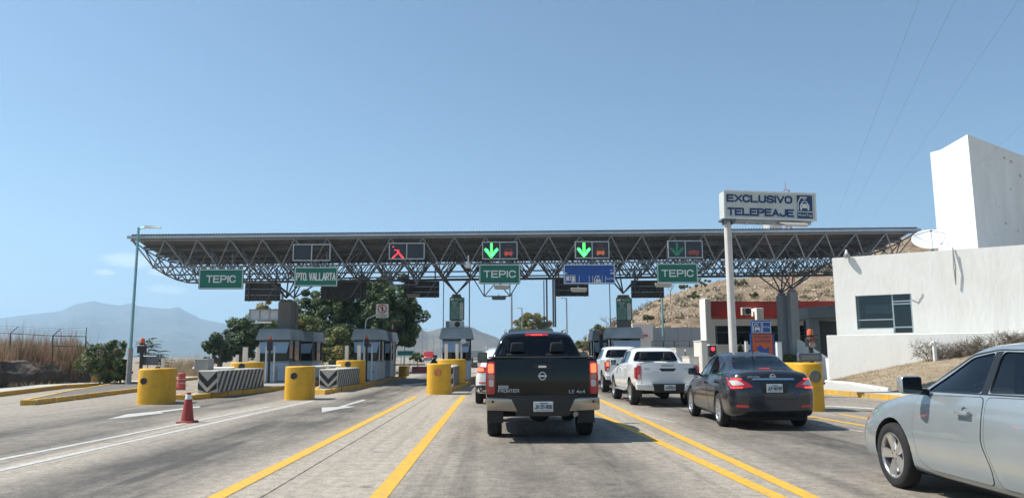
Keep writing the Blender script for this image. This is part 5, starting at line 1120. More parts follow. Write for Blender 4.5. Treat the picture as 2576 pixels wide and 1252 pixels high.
# pale wall blocks left of it
for (u0_, u1_, v0, y, lab) in ((1700, 1722, 876, 33, 'narrow cream wall block right of the white pickup'), (1724, 1764, 876, 33.4, 'broad cream wall block right of the white pickup'), (1734, 1764, 898, 31, 'low cream wall in front of the cream blocks'), (1764, 1779, 858, 30.5, 'tall cream gate pillar at the corner of the red topped building')):
    a, b = P(u0_, v0, y), P(u1_, v0, y); root = empty('wall_block', ((a.x+b.x)/2, y, 0)); tag(root, lab, 'wall'); m = mat('cream_wall', (.66, .63, .56), .8, var=.06, bump=.004, dirt=(.5, .46, .4), dirt_amt=.3)
    s = MB(); s.box(-(b.x-a.x)/2, (b.x-a.x)/2, 0, 1.2, 0, a.z); s.build('wall', m, root, bevel=.02); s = MB(); s.box(-(b.x-a.x)/2-.02, (b.x-a.x)/2+.02, -.02, 1.22, a.z, a.z+.04); s.build('coping', m, root)
# ------------------------------------------------ red topped building
STUC = mat('white_stucco', (.86, .85, .80), .85, var=.04, scale=1.2, bump=.016, bscale=5, dirt=(.66, .62, .54), dirt_amt=.30, dirt_scale=1.3, stretch=(1, 1, .3))
STUCG = mat('grey_stucco', (.36, .395, .41), .85, var=.06, scale=1.5, bump=.008, bscale=9)
REDW = mat('shaded_red_parapet', (.33, .045, .035), .8, var=.10, scale=1.5, dirt=(.26, .05, .05), dirt_amt=.4); REDL = mat('red_ledge', (.52, .10, .06), .75, var=.12)  # parapet front is the same red, its shade put into the colour
by = 49.0
def bp_(u, v, d=0): p = P(u, v, by+d); return p
root = empty('office_building', (bp_(1766, 880).x, by, 0)); tag(root, 'low white office with red parapet coloured in shade and dark windows below the hill', 'building')
ox = bp_(1766, 880).x
def bbox(name, u0_, u1_, v0, v1, d0, d1, m, bev=0, z0=None, z1=None):
    a, b = bp_(u0_, v0), bp_(u1_, v1); s = MB(); s.box(a.x-ox, b.x-ox, d0, d1, b.z if z0 is None else z0, a.z if z1 is None else z1); return s.build(name, m, root, bevel=bev)
bbox('parapet', 1790, 2120, 757, 797, .25, .6, REDW); s = MB(); qa, qb, qc, qd = bp_(1786, 798), bp_(2124, 798), bp_(2124, 798, 5), bp_(1790, 798, 5); zr_ = bp_(1800, 800).z; s.frus([(qa.x-ox, .6, zr_), (qb.x-ox, .6, zr_), (qc.x-ox, 5, zr_), (qd.x-ox, 5, zr_)], [(qa.x-ox, .6, zr_+.08), (qb.x-ox, .6, zr_+.08), (qc.x-ox, 5, zr_+.08), (qd.x-ox, 5, zr_+.08)]); s.build('roof', REDL, root)
bbox('ledge', 1784, 2124, 796, 801, -.35, .25, REDL); bbox('lintel', 1786, 2122, 801.2, 818, -.2, .3, STUC)
bbox('sill_wall', 1786, 2122, 866, 890, -.25, .3, STUC, z0=0)
s = MB(); qa, qb, qc, qd = bp_(1800, 802), bp_(2110, 802), bp_(2110, 802, 4), bp_(1795, 802, 4); zr_ = bp_(1800, 802).z; s.frus([(qa.x-ox, .62, 0), (qb.x-ox, .62, 0), (qc.x-ox, 4, 0), (qd.x-ox, 4, 0)], [(qa.x-ox, .62, zr_), (qb.x-ox, .62, zr_), (qc.x-ox, 4, zr_), (qd.x-ox, 4, zr_)]); s.f = s.f[3:]; s.m = s.m[3:]; s.build('back_room', WIN, root); bbox('floor', 1786, 2122, 870, 871, .3, 3.8, CONC)
bbox('corner_pillar', 1765, 1785, 752, 889, -.7, .6, STUC, .03, z0=0); bbox('pillar', 1892, 1911, 776, 806, -.8, .25, STUC, .02); bbox('pillar', 1786, 1800, 818.2, 889, -.15, .2, STUC, z0=0)
bbox('pillar', 2086, 2100, 818.2, 889, -.15, .2, STUC, z0=0)
for (a, b) in ((1801, 1845), (1846, 1890), (1891, 1935), (1936, 1985), (1986, 2035), (2036, 2085)):
    w = bbox('window', a, b, 818.5, 865.5, .04, .06, glass('office_glass', (.30, .33, .36)))
    pa, pb_ = bp_(a, 818.5), bp_(b, 865.5)
    for (c, d, e, f) in ((pa.x-ox, pa.x-ox+.06, pb_.z, pa.z), (pa.x-ox+.06, pb_.x-ox, pa.z-.46, pa.z-.41)): s = MB(); s.box(c, d, .0, .035, e, f); s.build('window_frame', STEEL, w)
s = MB(); pa, pb_ = bp_(1905, 832), bp_(1935, 865)   # curtain behind one pane
for k in range(9): s.tube((pa.x-ox+(pb_.x-pa.x)*(k+.5)/9, .55, pb_.z), (pa.x-ox+(pb_.x-pa.x)*(k+.5)/9, .55, pa.z), .06, 6)
s.build('curtain', mat('pale_curtain', (.45, .47, .44), .9), root)
pa = bp_(1874, 789); aircon((pa.x, by-.4, bp_(1874, 796).z+.08), .62, .50, .3, 'air conditioner on the red ledge left of the white pillar'); pa = bp_(1960, 790); aircon((pa.x, by+.75, bp_(1945, 788).z), 1.0, .75, .4, 'air conditioner on the roof right of the white pillar')
# grey porch block in front of the white building
a, b = P(2030, 762, 44), P(2125, 800, 44); root = empty('porch', (a.x, 44, 0)); tag(root, 'grey slab porch left of the white building', 'building'); w = b.x-a.x
s = MB(); s.frus([(0, 0, P(2030, 800, 44).z), (w+2, -2.2, P(2116, 793, 42).z), (w+2, 4, P(2116, 793, 42).z), (0, 4, P(2030, 800, 44).z)], [(0, 0, P(2030, 772, 44).z), (w+2, -2.2, P(2116, 757, 42).z), (w+2, 4, P(2116, 757, 42).z), (0, 4, P(2030, 772, 44).z)]); s.build('slab', STUCG, root, bevel=.02)
s = MB(); s.box(.15, .75, .2, .7, 0, P(2030, 800, 44).z-.01); s.build('pillar', STUCG, root); s = MB(); s.box(1.0, w+2, 3.0, 3.1, 0, P(2030, 800, 44).z-.02); s.build('shaded_void_sheet', mat('shaded_void_sheet', (.035, .045, .06), .4), root)  # dark sheet stands in for the shaded void under the slab
for k in range(6): s = MB(); s.box(w*.55, w+1.4, -1.6+.32*k-3.6, -1.3+.32*k-3.6, 0, .16+.17*k); s.build('step', mat('brick_step', (.42, .33, .28), .85, var=.2, scale=5) if k % 2 else WHITEP, root)
a = P(2020, 905, 38); s = MB(); s.frus([(-.2, -2.6, 0), (0, -2.6, 0), (0, 2.5, 0), (-.2, 2.5, 0)], [(-.2, -2.6, .75), (0, -2.6, .75), (0, 2.5, 2.2), (-.2, 2.5, 2.2)]); o = s.build('stair_wall', STUC, None, (a.x+.9, 38, 0)); tag(o, 'sloping white stair wall behind the right yellow barrier', 'wall')
# ------------------------------------------------ white building, its plane turned to the left
C0 = P(2107, 860, 34.5); C0.z = 0; wd = Vector((.825, -.565, 0)).normalized(); wn = Vector((-wd.y, wd.x, 0)); RZ = math.atan2(wd.y, wd.x)   # wn points away from the road
def WP(u, v, off=0.0):                        # (along the wall, height) of the wall point seen at (u, v); off = metres in front
    d = ray(u, v); o = Vector((0, 0, EYE)); q = C0-wn*off; t = (q-o).dot(wn)/d.dot(wn); p = o+d*t; return (p-q).dot(wd), p.z
root = empty('white_building', C0, RZ); tag(root, 'big white stucco building with a window at the right edge', 'building')
zt = WP(2107, 648)[1]; wl = [WP(2151, 741), WP(2297, 835)]; ws0, ws1 = WP(2151, 741)[0], WP(2292, 741)[0]; wz1 = (WP(2151, 743)[1]+WP(2292, 739)[1])/2; wz0 = WP(2156, 828)[1]; dz0 = WP(2250, 837)[1]; dsx = WP(2245, 790)[0]
BL = 13.0
s = MB()                                      # front wall built round the opening
f = lambda a, b, d: Vector((a, d, b))
for (a0, a1, b0, b1) in ((0, ws0, 0, zt), (ws1, BL, 0, zt), (ws0, ws1, wz1, zt), (ws0, dsx, 0, wz0), (dsx, ws1, 0, dz0)): s.box(a0, a1, 0, .25, b0, b1)
s.build('front_wall', STUC, root); s = MB(); s.box(0, .25, .25, 9, 0, zt); s.build('side_wall', STUC, root); s = MB(); s.box(.25, BL, .25, 9, zt-.6, zt-.35); s.build('roof', CONC, root)
s = MB(); s.box(ws0-.1, ws1+.1, 1.6, 1.7, 0, zt-.7); s.build('room_back', mat('dim_room', (.24, .29, .36), .9), root)
WFR = mat('window_alu', (.40, .48, .52), .4, .4)
def wfr(a0, a1, b0, b1, nm='window_bar', par=None, y=.08): s = MB(); s.box(a0, a1, y, y+.05, b0, b1); s.build(nm, WFR, par or win)
s = MB(); s.box(ws0, dsx, .14, .15, wz0, wz1); win = s.build('window', glass('blue_glass', (.52, .64, .74)), root)
wfr(ws0, dsx, wz0, wz0+.05); wfr(ws0, dsx, wz0+(wz1-wz0)*.26, wz0+(wz1-wz0)*.26+.05)
s = MB(); s.box(dsx+.02, ws1, .14, .15, dz0, wz1); win = s.build('door', glass('blue_glass', (.52, .64, .74)), root)
dw = ws1-dsx; zq = wz1-(wz1-wz0)*.22; zq2 = dz0+(wz1-dz0)*.13
wfr(dsx, dsx+.06, dz0, wz1, 'door_frame'); wfr(ws1-.06, ws1, dz0, wz1, 'door_frame'); wfr(dsx+.06, ws1-.06, zq, zq+.05, 'door_frame'); wfr(dsx+.06, ws1-.06, zq-.12, zq-.07, 'door_frame'); wfr(dsx+.06, ws1-.06, zq2, zq2+.06, 'door_frame')
s = MB(); n_ = 14
for k in range(n_): s.tube((ws0+.35+(dsx-ws0-.45)*(k+.5)/n_, .5, wz0+(wz1-wz0)*.46), (ws0+.35+(dsx-ws0-.45)*(k+.5)/n_, .5, wz0+(wz1-wz0)*.74), .07, 6)
s.build('curtain', mat('cream_curtain', (.62, .62, .52), .9, var=.15), root); s = MB(); s.box(ws0+.1, dsx-.05, .6, .62, wz0+.4, wz0+(wz1-wz0)*.50); s.build('dark_panel', mat('violet_panel', (.10, .09, .17), .8), root)
# cable, small wall marks
c0 = WP(2292, 752); c1 = WP(2308, 760); c2 = WP(2318, 745); c3 = WP(2321, 738); s = MB(); s.path([(q[0], -.02, q[1]) for q in (c0, c1, c2, c3)], .012, 5); s.build('loose_cable', mat('grey_cable', (.35, .35, .35), .6), root)
c0 = WP(2397, 628); c1 = WP(2397, 717); s = MB(); s.path([(c0[0], -.12, c0[1]), (c0[0]-.02, -.16, (c0[1]+c1[1])/2), (c0[0]+.0, -.10, c1[1]), (c0[0]+.05, -.12, (c0[1]+c1[1])/2), (c0[0], -.05, c0[1]+.1)], .022, 5); s.build('cable_loop', mat('grey_cable', (.35, .35, .35), .6), root)
c0 = WP(2131, 641); root2 = empty('wall_lamp', C0+wd*c0[0]-wn*.16+Vector((0, 0, c0[1]-.05)), RZ); tag(root2, 'small white lamp on the top corner of the white building', 'lamp')
s = MB(); s.lathe([(.001, .28), (.04, .27), (.06, .18), (.075, .10), (.001, .10)], 12); s.build('cap', WHITEP, root2, smooth=True); s = MB(); s.lathe([(.075, .10), (.13, .06), (.13, -.07), (.11, -.10), (.001, -.10)], 12); s.build('shade', GALV, root2, smooth=True); s = MB(); s.box(-.03, .03, 0, .16, .02, .06); s.build('bracket', GALV, root2)
# low wall in front
root = empty('garden_wall', C0-wn*.8, RZ); tag(root, 'low white stucco wall in front of the white building', 'wall'); g0 = WP(2079, 843, .8); g1 = WP(2560, 834, .8)
s = MB(); s.box(g0[0], g0[0]+14.5, 0, .3, -.3, g0[1]); s.build('wall', STUC, root, bevel=.015); s = MB(); s.box(g0[0]+.3, 13, .3, .79, -.3, g0[1]-.12); s.build('backfill', CONC, root)
# tower
Lp, M1, K_, Rp = P(2340, 384, 42.5), P(2366, 377, 41.5), P(2434, 338, 38.6), P(2700, 441, 43)
root = empty('white_tower', (K_.x, K_.y, 0)); tag(root, 'tall white slant topped tower behind the white building', 'building'); Bk = Vector((Rp.x+1, Lp.y+4, 0)); Bl = Vector((Lp.x*(Lp.y+3)/Lp.y+.3, Lp.y+3, 0)); o3 = Vector((K_.x, K_.y, 0))
TOWM = mat('peeling_white', (.86, .86, .84), .85, var=.05, scale=1.2, bump=.025, bscale=6, dirt=(.62, .60, .55), dirt_amt=.35, dirt_scale=.9, stretch=(1, 1, .3))
ftp = [Lp, M1, K_, Rp, Vector((Bk.x, Bk.y, Rp.z)), Vector((Bl.x, Bl.y, Lp.z))]
s = MB(); n_ = 6; s.add([Vector((p.x, p.y, 0))-o3 for p in ftp]+[p-o3 for p in ftp], [(i, (i+1) % n_, n_+(i+1) % n_, n_+i) for i in range(n_)]+[(6, 7, 8, 9, 10, 11)]); s.build('tower_wall', TOWM, root)
s = MB(); rn = random.Random(5)                # flaked patches
dv = (Rp-K_); dv.z = 0
for (t, zv, r_) in ((.42, 392, .16), (.50, 398, .22), (.46, 470, .13), (.60, 430, .2), (.36, 560, .15), (.50, 575, .12), (.25, 400, .07), (.2, 418, .06), (.3, 520, .07), (.22, 590, .08)):
    b = P(2434+t*200, zv, 39.5); q = Vector((K_.x, K_.y, 0))+dv*t*.75; q.z = b.z; ou = Vector((dv.y, -dv.x, 0)).normalized()*.006; e1 = dv.normalized()
    k = 9; pts = [q+ou+(e1*math.cos(6.283*i/k)*1.2+Vector((0, 0, math.sin(6.283*i/k))))*r_*.6*rn.uniform(.5, 1.2) for i in range(k)]; s.add([p-o3 for p in pts], [tuple(range(k))])
s.build('flaked_patches', mat('bare_render', (.58, .50, .43), .9, var=.2, scale=8), root)
# satellite dish
p = P(2341, 602, 36.6); root = empty('satellite_dish', p); tag(root, 'large white satellite dish on the roof of the white building', 'satellite dish'); r_ = 43*36.6/FPX
aim = Vector((-.28, -.62, .74)).normalized(); M = aim.to_track_quat('Z', 'Y').to_matrix().to_4x4()
s = MB(); s.lathe([(.001, -.16*r_), (.35*r_, -.14*r_), (.7*r_, -.07*r_), (r_, .05*r_), (r_*1.02, .03*r_), (.7*r_, -.11*r_), (.001, -.22*r_)], 28, M); s.build('reflector', mat('dish_grey', (.74, .76, .74), .5, var=.04), root, smooth=True, sharp=40)
fpz = M @ Vector((0, 0, .62*r_))
for a in (30, 150, 270): s = MB(); s.tube(M @ Vector((r_*.97*math.cos(R(a)), r_*.97*math.sin(R(a)), .03)), fpz, .016); s.build('feed_strut', GALV, root)
s = MB(); s.ball(fpz, .07, 6); s.build('feed', GALV, root, smooth=True); s = MB(); s.tube((.2, .15, -1.2), (.1, .1, -.1), .06); s.build('mast', GALV, root)
# pavement, grass bank and dry hedge
s = MB(); k0 = [Vector((p.x, p.y, .155)) for p in rk]; lo = [G(2078, 962, .16), G(2140, 967, .16), G(2238, 984, .16), G(2420, 1005, .16)]
s.add(k0+lo, [(i, i+1, 5+i, 4+i) for i in range(3)]); tag(s.build('pavement', mat('pale_concrete', (.46, .45, .42), .85)), kind='structure')
hi = []
for (u, v) in ((2083, 957), (2200, 931), (2330, 904), (2600, 872)): q = WP(u, v, .82); p = C0-wn*.82+wd*q[0]; p.z = q[1]; hi.append(p)
bm = bmesh.new(); vv = [bm.verts.new(p+Vector((0, 0, .005))) for p in lo+hi]
for i in range(3): bm.faces.new((vv[i], vv[i+1], vv[5+i], vv[4+i]))
bmesh.ops.subdivide_edges(bm, edges=bm.edges, cuts=9, use_grid_fill=True)
for v in bm.verts: v.co.z += noise.noise(v.co*1.1)*.06+noise.noise(v.co*4)*.02
me = bpy.data.meshes.new('grass_bank'); bm.to_mesh(me); bm.free(); me.materials.append(mat('dry_lawn', (.27, .21, .135), .95, var=.35, scale=2.5, bump=.03, bscale=25, dirt=(.36, .31, .24), dirt_amt=.6, dirt_scale=.9)); tag(obj('grass_bank', me), kind='structure')
bvl = BVHTree.FromPolygons([v.co.copy() for v in me.vertices], [tuple(p_.vertices) for p_ in me.polygons]); s = MB(); rn = random.Random(2)
for q in range(1500):
    i = rn.randrange(3); a, b = rn.random(), rn.random(); p = lo[i].lerp(lo[i+1], a).lerp(hi[i].lerp(hi[i+1], a), b); h = bvl.ray_cast(p+Vector((0, 0, 3)), Vector((0, 0, -1)))
    if h[0]: blades(s, rn, h[0].x, h[0].y, h[0].z, .05, 4, .10, .008, 1.2, rn.choice((0, 0, 1)))
tag(s.build('lawn_blades', [mat('lawn_straw', (.33, .26, .16), .9, transl=.3), OCHRE]), 'short dry lawn grass on the bank by the white building', 'grass', kind='stuff')
s = MB(); s.path([p+Vector((0, 0, .05)) for p in lo[:3]], .07, 6); tag(s.build('edging', WHITEP), 'white painted edging along the dry lawn', 'edging')
hedge = empty('bare_hedge', hi[2]); tag(hedge, 'leafless twiggy hedge in front of the low white wall', 'hedge'); rn = random.Random(21); s1, s2 = MB(), MB()
for q in range(26):
    u = 2345+q*17+rn.uniform(-6, 6); w_ = WP(u, 880, .8); base = C0-wn*(1.3+rn.uniform(-.3, .4))+wd*w_[0]; hz = 1.32+max(0, (u-2330))*.0012-.1*rn.random(); base.z = hz-.35; b0 = base-hi[2]
    for k in range(3):
        tips = []; limb(s1, rn, b0, Vector((rn.gauss(0, .4), rn.gauss(0, .3), 1)).normalized(), .44*rn.uniform(.6, 1.2), .020, 2, tips, .75, 4)
        for t in tips:
            for j in range(7): d = Vector((rn.gauss(0, 1), rn.gauss(0, .7), rn.gauss(.25, .8))).normalized(); s2.tube(t, t+d*rn.uniform(.12, .34), .006, 3, caps=False)
TWIG = mat('twig_grey', (.19, .16, .125), .9, var=.3)
s1.build('stems', TWIG, hedge); tag(s2.build('twigs', TWIG, hedge), kind='stuff')
q = WP(2353, 905, 1.9); p = C0-wn*1.9+wd*q[0]; p.z = 0; root = empty('garden_post', p); tag(root, 'white square post in front of the dry hedge', 'post'); H_ = WP(2353, 858, 1.9)[1]
s = MB(); s.box(-.06, .06, -.06, .06, 0, H_); s.build('shaft', WHITEP, root, bevel=.01); s = MB(); s.box(-.13, .13, -.05, .05, H_-.10, H_-.05); s.build('cross_bar', WHITEP, root)
# ------------------------------------------------ background walls, fence and wires
a, b = P(1592, 818, 58), P(1642, 818, 58); root = empty('guard_house', (a.x, 58, 0)); tag(root, 'small white house behind the white pickup', 'building'); w = b.x-a.x
s = MB(); s.box(0, w, 0, 6, 0, a.z); s.build('wall', STUC, root); s = MB(); s.box(-.1, w*.7, -.3, -.01, P(1600, 846, 58).z, P(1600, 842, 58).z); s.build('ledge', REDL, root); s = MB(); s.box(-.05, w+.05, -.05, 6.05, a.z, a.z+.1); s.build('roof', STUC, root)
a, b = P(1640, 823, 59), P(1775, 823, 59); root = empty('yard_wall', (a.x, 59.4, 0)); tag(root, 'long grey wall at the foot of the hill', 'wall'); w = b.x-a.x
for k in range(4): s = MB(); s.box(w*k/4+.01, w*(k+1)/4-.01, 0, .3, 0, a.z); s.build('wall_panel', mat('pale_grey_wall', (.42, .44, .46), .85, var=.06, dirt=(.52, .53, .54), dirt_amt=.4), root)
root = empty('yard_fence', (0, 0, 0)); tag(root, 'rusty wire fence in front of the long grey wall', 'fence'); y = 50; pv = None
for u in (1640, 1668, 1696, 1734, 1762):
    t, b = P(u, 857, y), P(u, 885, y); s = MB(); s.tube((t.x, y, 0), t, .035); s.build('fence_post', FST, root)
    if pv:
        for q in (0, .25, .5): s = MB(); s.tube(pv-Vector((0, 0, q*1.2)), t-Vector((0, 0, q*1.2)), .014, 4); s.build('rail', FST, root)
    pv = t
s = MB(); rn = random.Random(9)
for q in range(320): u = rn.uniform(1640, 1766); y = rn.uniform(46, 52); x = P(u, 880, y).x; blades(s, rn, x, y, 0, rn.uniform(.7, 1.5), 8, .3, .014, .5, rn.choice((0, 1, 2)))
for q in range(220): u = rn.uniform(1425, 1510); y = rn.uniform(50, 62); x = P(u, 880, y).x; blades(s, rn, x, y, 0, rn.uniform(.6, 1.3), 8, .4, .02, .5, rn.choice((1, 1, 2)))
tag(s.build('yard_grass', [RUST, STRAW, OCHRE]), 'tall dry grass in front of the long grey wall', 'grass', kind='stuff')
WIRE = mat('power_wire', (.08, .08, .09), .6)
vp = ray(1984, 822).normalized()
for k, (u, lab) in enumerate(((2312, 'leftmost'), (2403, 'second'), (2562, 'third'), (2905, 'rightmost'))):
    a = P(u, 0, 11+k*.8); b = a+vp*150; s = MB(); pts = [a.lerp(b, t/12)-Vector((0, 0, .9*math.sin(math.pi*t/12))) for t in range(13)]; s.path([p-a for p in pts], .0016, 5); o = s.build('power_line', WIRE, None, a); tag(o, lab+' power line crossing the sky at upper right', 'power line')
# far traffic
def far_truck(u, v, y, label, m, w=2.5, h=2.5, kind=0):
    p = P(u, v, y); root = empty('truck', (p.x, y, -.03)); tag(root, label, 'truck')
    if kind == 0:
        s = MB(); s.box(-w/2, w/2, .9, 2.6, .5, h*.62); s.frus([(-w/2, .9, h*.62), (w/2, .9, h*.62), (w/2, 2.6, h*.62), (-w/2, 2.6, h*.62)], [(-w*.45, 1.2, h), (w*.45, 1.2, h), (w*.45, 2.6, h), (-w*.45, 2.6, h)]); s.build('cab', m, root, bevel=.08)
        s = MB(); s.frus([(-w*.40, -.02, .55), (w*.40, -.02, .55), (w*.45, .9, .55), (-w*.45, .9, .55)], [(-w*.36, .08, h*.5), (w*.36, .08, h*.5), (w*.42, .9, h*.56), (-w*.42, .9, h*.56)]); s.build('hood', m, root, bevel=.08)
        s = MB(); s.add([(-w*.42, 1.0, h*.66), (w*.42, 1.0, h*.66), (w*.40, 1.17, h*.9), (-w*.40, 1.17, h*.9)], [(0, 1, 2, 3)]); s.build('windscreen', WIN, root)
        s = MB(); s.box(-w*.28, w*.28, -.05, -.025, .7, h*.44); s.build('grille', GALV, root); s = MB(); s.box(-w*.5, w*.5, -.2, -.05, .35, .62); s.build('bumper', GALV, root)
        for sx in (-1, 1): s = MB(); s.ball((sx*w*.42, -.02, .8), .14, 6); s.build('headlight', SIGNW, root); s = MB(); s.tube((sx*w*.46-.15, .9, .45), (sx*w*.46+.15, .9, .45), .45, 14); s.build('wheel', DARK, root)
    else:
        s = MB(); s.box(-w/2, w/2, 0, 9, 1.0, h); s.build('box_body', m, root, bevel=.03)
        for sx in (-1, 1): s = MB(); s.box(sx*w*.25-w*.22, sx*w*.25+w*.22, -.03, -.004, 1.1, h-.1); s.build('rear_door', m, root); 
        s = MB(); s.box(-w*.48, w*.48, .05, .2, .55, .75); s.build('bumper', DARK, root)
        for sx in (-1, 1): s = MB(); s.tube((sx*w*.4-.18, 1.2, .5), (sx*w*.4+.18, 1.2, .5), .5, 16); s.build('wheel', DARK, root)
far_truck(1077, 905, 175, 'red truck coming the other way beyond the toll booths', mat('truck_red', (.60, .04, .035), .35, coat=.5), kind=0)
far_truck(1199, 900, 160, 'grey box truck ahead of the white car', mat('truck_box', (.42, .43, .43), .6, var=.08), kind=1, w=2.4, h=2.6)
p = G(1080, 913); s = MB(); s.frus([(-.9, 0, 0), (.9, 0, 0), (.9, .5, 0), (-.9, .5, 0)], [(-.9, .15, .5), (.9, .15, .5), (.9, .3, .5), (-.9, .3, .5)]); o = s.build('plastic_barrier', DRUM, None, (P(1062, 905, 66).x, 66, 0), bevel=.03); tag(o, 'small red plastic barrier beyond the booths', 'barrier')
p = P(1030, 0, 85); a = P(1000, 884, 85); root = empty('road_sign', (P(1020, 884, 85).x, 85, 0)); tag(root, 'small dark green sign beyond the booth by the trees', 'sign'); zz_ = P(1020, 882, 85).z
s = MB(); s.box(-.9, .9, 0, .05, zz_-.5, zz_); s.build('panel', SIGNG, root); s = MB(); s.tube((-.5, .08, 0), (-.5, .08, zz_), .05); s.tube((.5, .08, 0), (.5, .08, zz_), .05); s.build('posts', GALV, root)
# ================================================================== VEHICLES  (local: x right, y forward, z up; origin on the ground under the rear axle)
def pchip(xs, ys):
    n = len(xs); h = [xs[i+1]-xs[i] for i in range(n-1)]; d = [(ys[i+1]-ys[i])/h[i] for i in range(n-1)]; m = [d[0]]+[0]*(n-2)+[d[-1]]
    for i in range(1, n-1):
        if d[i-1]*d[i] > 0: w1, w2 = 2*h[i]+h[i-1], h[i]+2*h[i-1]; m[i] = (w1+w2)/(w1/d[i-1]+w2/d[i])
    def f(x):
        i = max(0, min(n-2, next((k for k in range(n-1) if x <= xs[k+1]), n-2))); t = (x-xs[i])/h[i]
        return (2*t**3-3*t*t+1)*ys[i]+(t**3-2*t*t+t)*h[i]*m[i]+(-2*t**3+3*t*t)*ys[i+1]+(t**3-t*t)*h[i]*m[i+1]
    return f
def mixv(a, b, t): return a+(b-a)*t
def half_section(b, w, zb, wb, zr, wr, crown, flat):
    h = zb-b; g = zr-zb
    p = [(0, b), (.55*w, b), (.86*w, b+.005), (.955*w, b+.05*min(1, h)), (.985*w, b+.17*h), (w, b+.42*h), (.997*w, b+.62*h), (mixv(w, wb, .30), b+.80*h), (mixv(w, wb, .68), b+.93*h), (wb, zb)]
    p += [(mixv(wb, wr, .12), zb+.10*g), (mixv(wb, wr, .36), zb+.36*g), (mixv(wb, wr, .66), zb+.68*g), (mixv(wb, wr, .90), zb+.90*g), (wr*.93, zb+.975*g), (wr*.72, zr+crown*.45), (wr*.36, zr+crown*.85), (0, zr+crown)]
    return p
def loft(st, sub=4, rear=None, front=None, rc=.12, fc=.25, fall=.5, ffall=.6, crown=.02):
    n = len(st); ts = list(range(n)); cols = [pchip(ts, [r_[k] for r_ in st]) for k in range(7)]
    rings = []; K = 18; NX = 8
    for q in range((n-1)*sub+1):
        t = q/sub; y, b, w, zb, wb, zr, wr = [c(t) for c in cols]; hs = half_section(b, w, zb, wb, zr, wr, crown, 0)
        rings.append([Vector((x, y, z)) for x, z in hs]+[Vector((-x, y, z)) for x, z in hs[-2:0:-1]])
    m = len(rings[0]); vs = [v for r_ in rings for v in r_]; fs = []
    for i in range(len(rings)-1):
        for j in range(m): fs.append((i*m+j, (i+1)*m+j, (i+1)*m+(j+1) % m, i*m+(j+1) % m))
    for end in (0, len(rings)-1):
        ring = rings[end]; base = end*m; rows = []
        for k in range(1, K-1):
            r_, l_ = base+k, base+m-k; row = [l_]
            for q in range(1, NX):
                v = vs[l_].lerp(vs[r_], q/NX); vs.append(v); row.append(len(vs)-1)
            row.append(r_); rows.append(row)
        F = []
        for a, b_ in zip(rows[:-1], rows[1:]):
            for q in range(NX): F.append((a[q], a[q+1], b_[q+1], b_[q]))
        for q in range(NX): F.append((base, rows[0][q+1], rows[0][q])); F.append((base+K-1, rows[-1][q], rows[-1][q+1]))
        if end: F = [f[::-1] for f in F]
        fs += F
    y0, y1 = st[0][0], st[-1][0]; wm = max(r_[2] for r_ in st)
    for v in vs:
        f = max(0, 1-(v.y-y0)/fall); f = f*f
        if f > 0 and rear: v.y += f*(rear(v.z)+rc*(abs(v.x)/wm)**3)
        f = max(0, 1-(y1-v.y)/ffall); f = f*f
        if f > 0 and front: v.y -= f*(front(v.z)+fc*(abs(v.x)/wm)**2.5)
    me = bpy.data.meshes.new('body'); me.from_pydata(vs, [], fs); me.update()
    bm = bmesh.new(); bm.from_mesh(me); bmesh.ops.recalc_face_normals(bm, faces=bm.faces); bm.to_mesh(me); bm.free()
    o = bpy.data.objects.new('tmp', me); COL.objects.link(o); md = o.modifiers.new('s', 'SUBSURF'); md.levels = 1; md.render_levels = 1
    out = bpy.data.meshes.new_from_object(o.evaluated_get(bpy.context.evaluated_depsgraph_get())); bpy.data.objects.remove(o); bpy.data.meshes.remove(me)
    return out
def bvh_of(me): return BVHTree.FromPolygons([v.co.copy() for v in me.vertices], [tuple(p_.vertices) for p_ in me.polygons])
VIEW = {'L': (Vector((0, 1, 0)), Vector((1, 0, 0)), Vector((-3, 0, 0))), 'R': (Vector((0, 1, 0)), Vector((-1, 0, 0)), Vector((3, 0, 0))), 'B': (Vector((1, 0, 0)), Vector((0, 1, 0)), Vector((0, -6, 0))), 'F': (Vector((1, 0, 0)), Vector((0, -1, 0)), Vector((0, 12, 0)))}
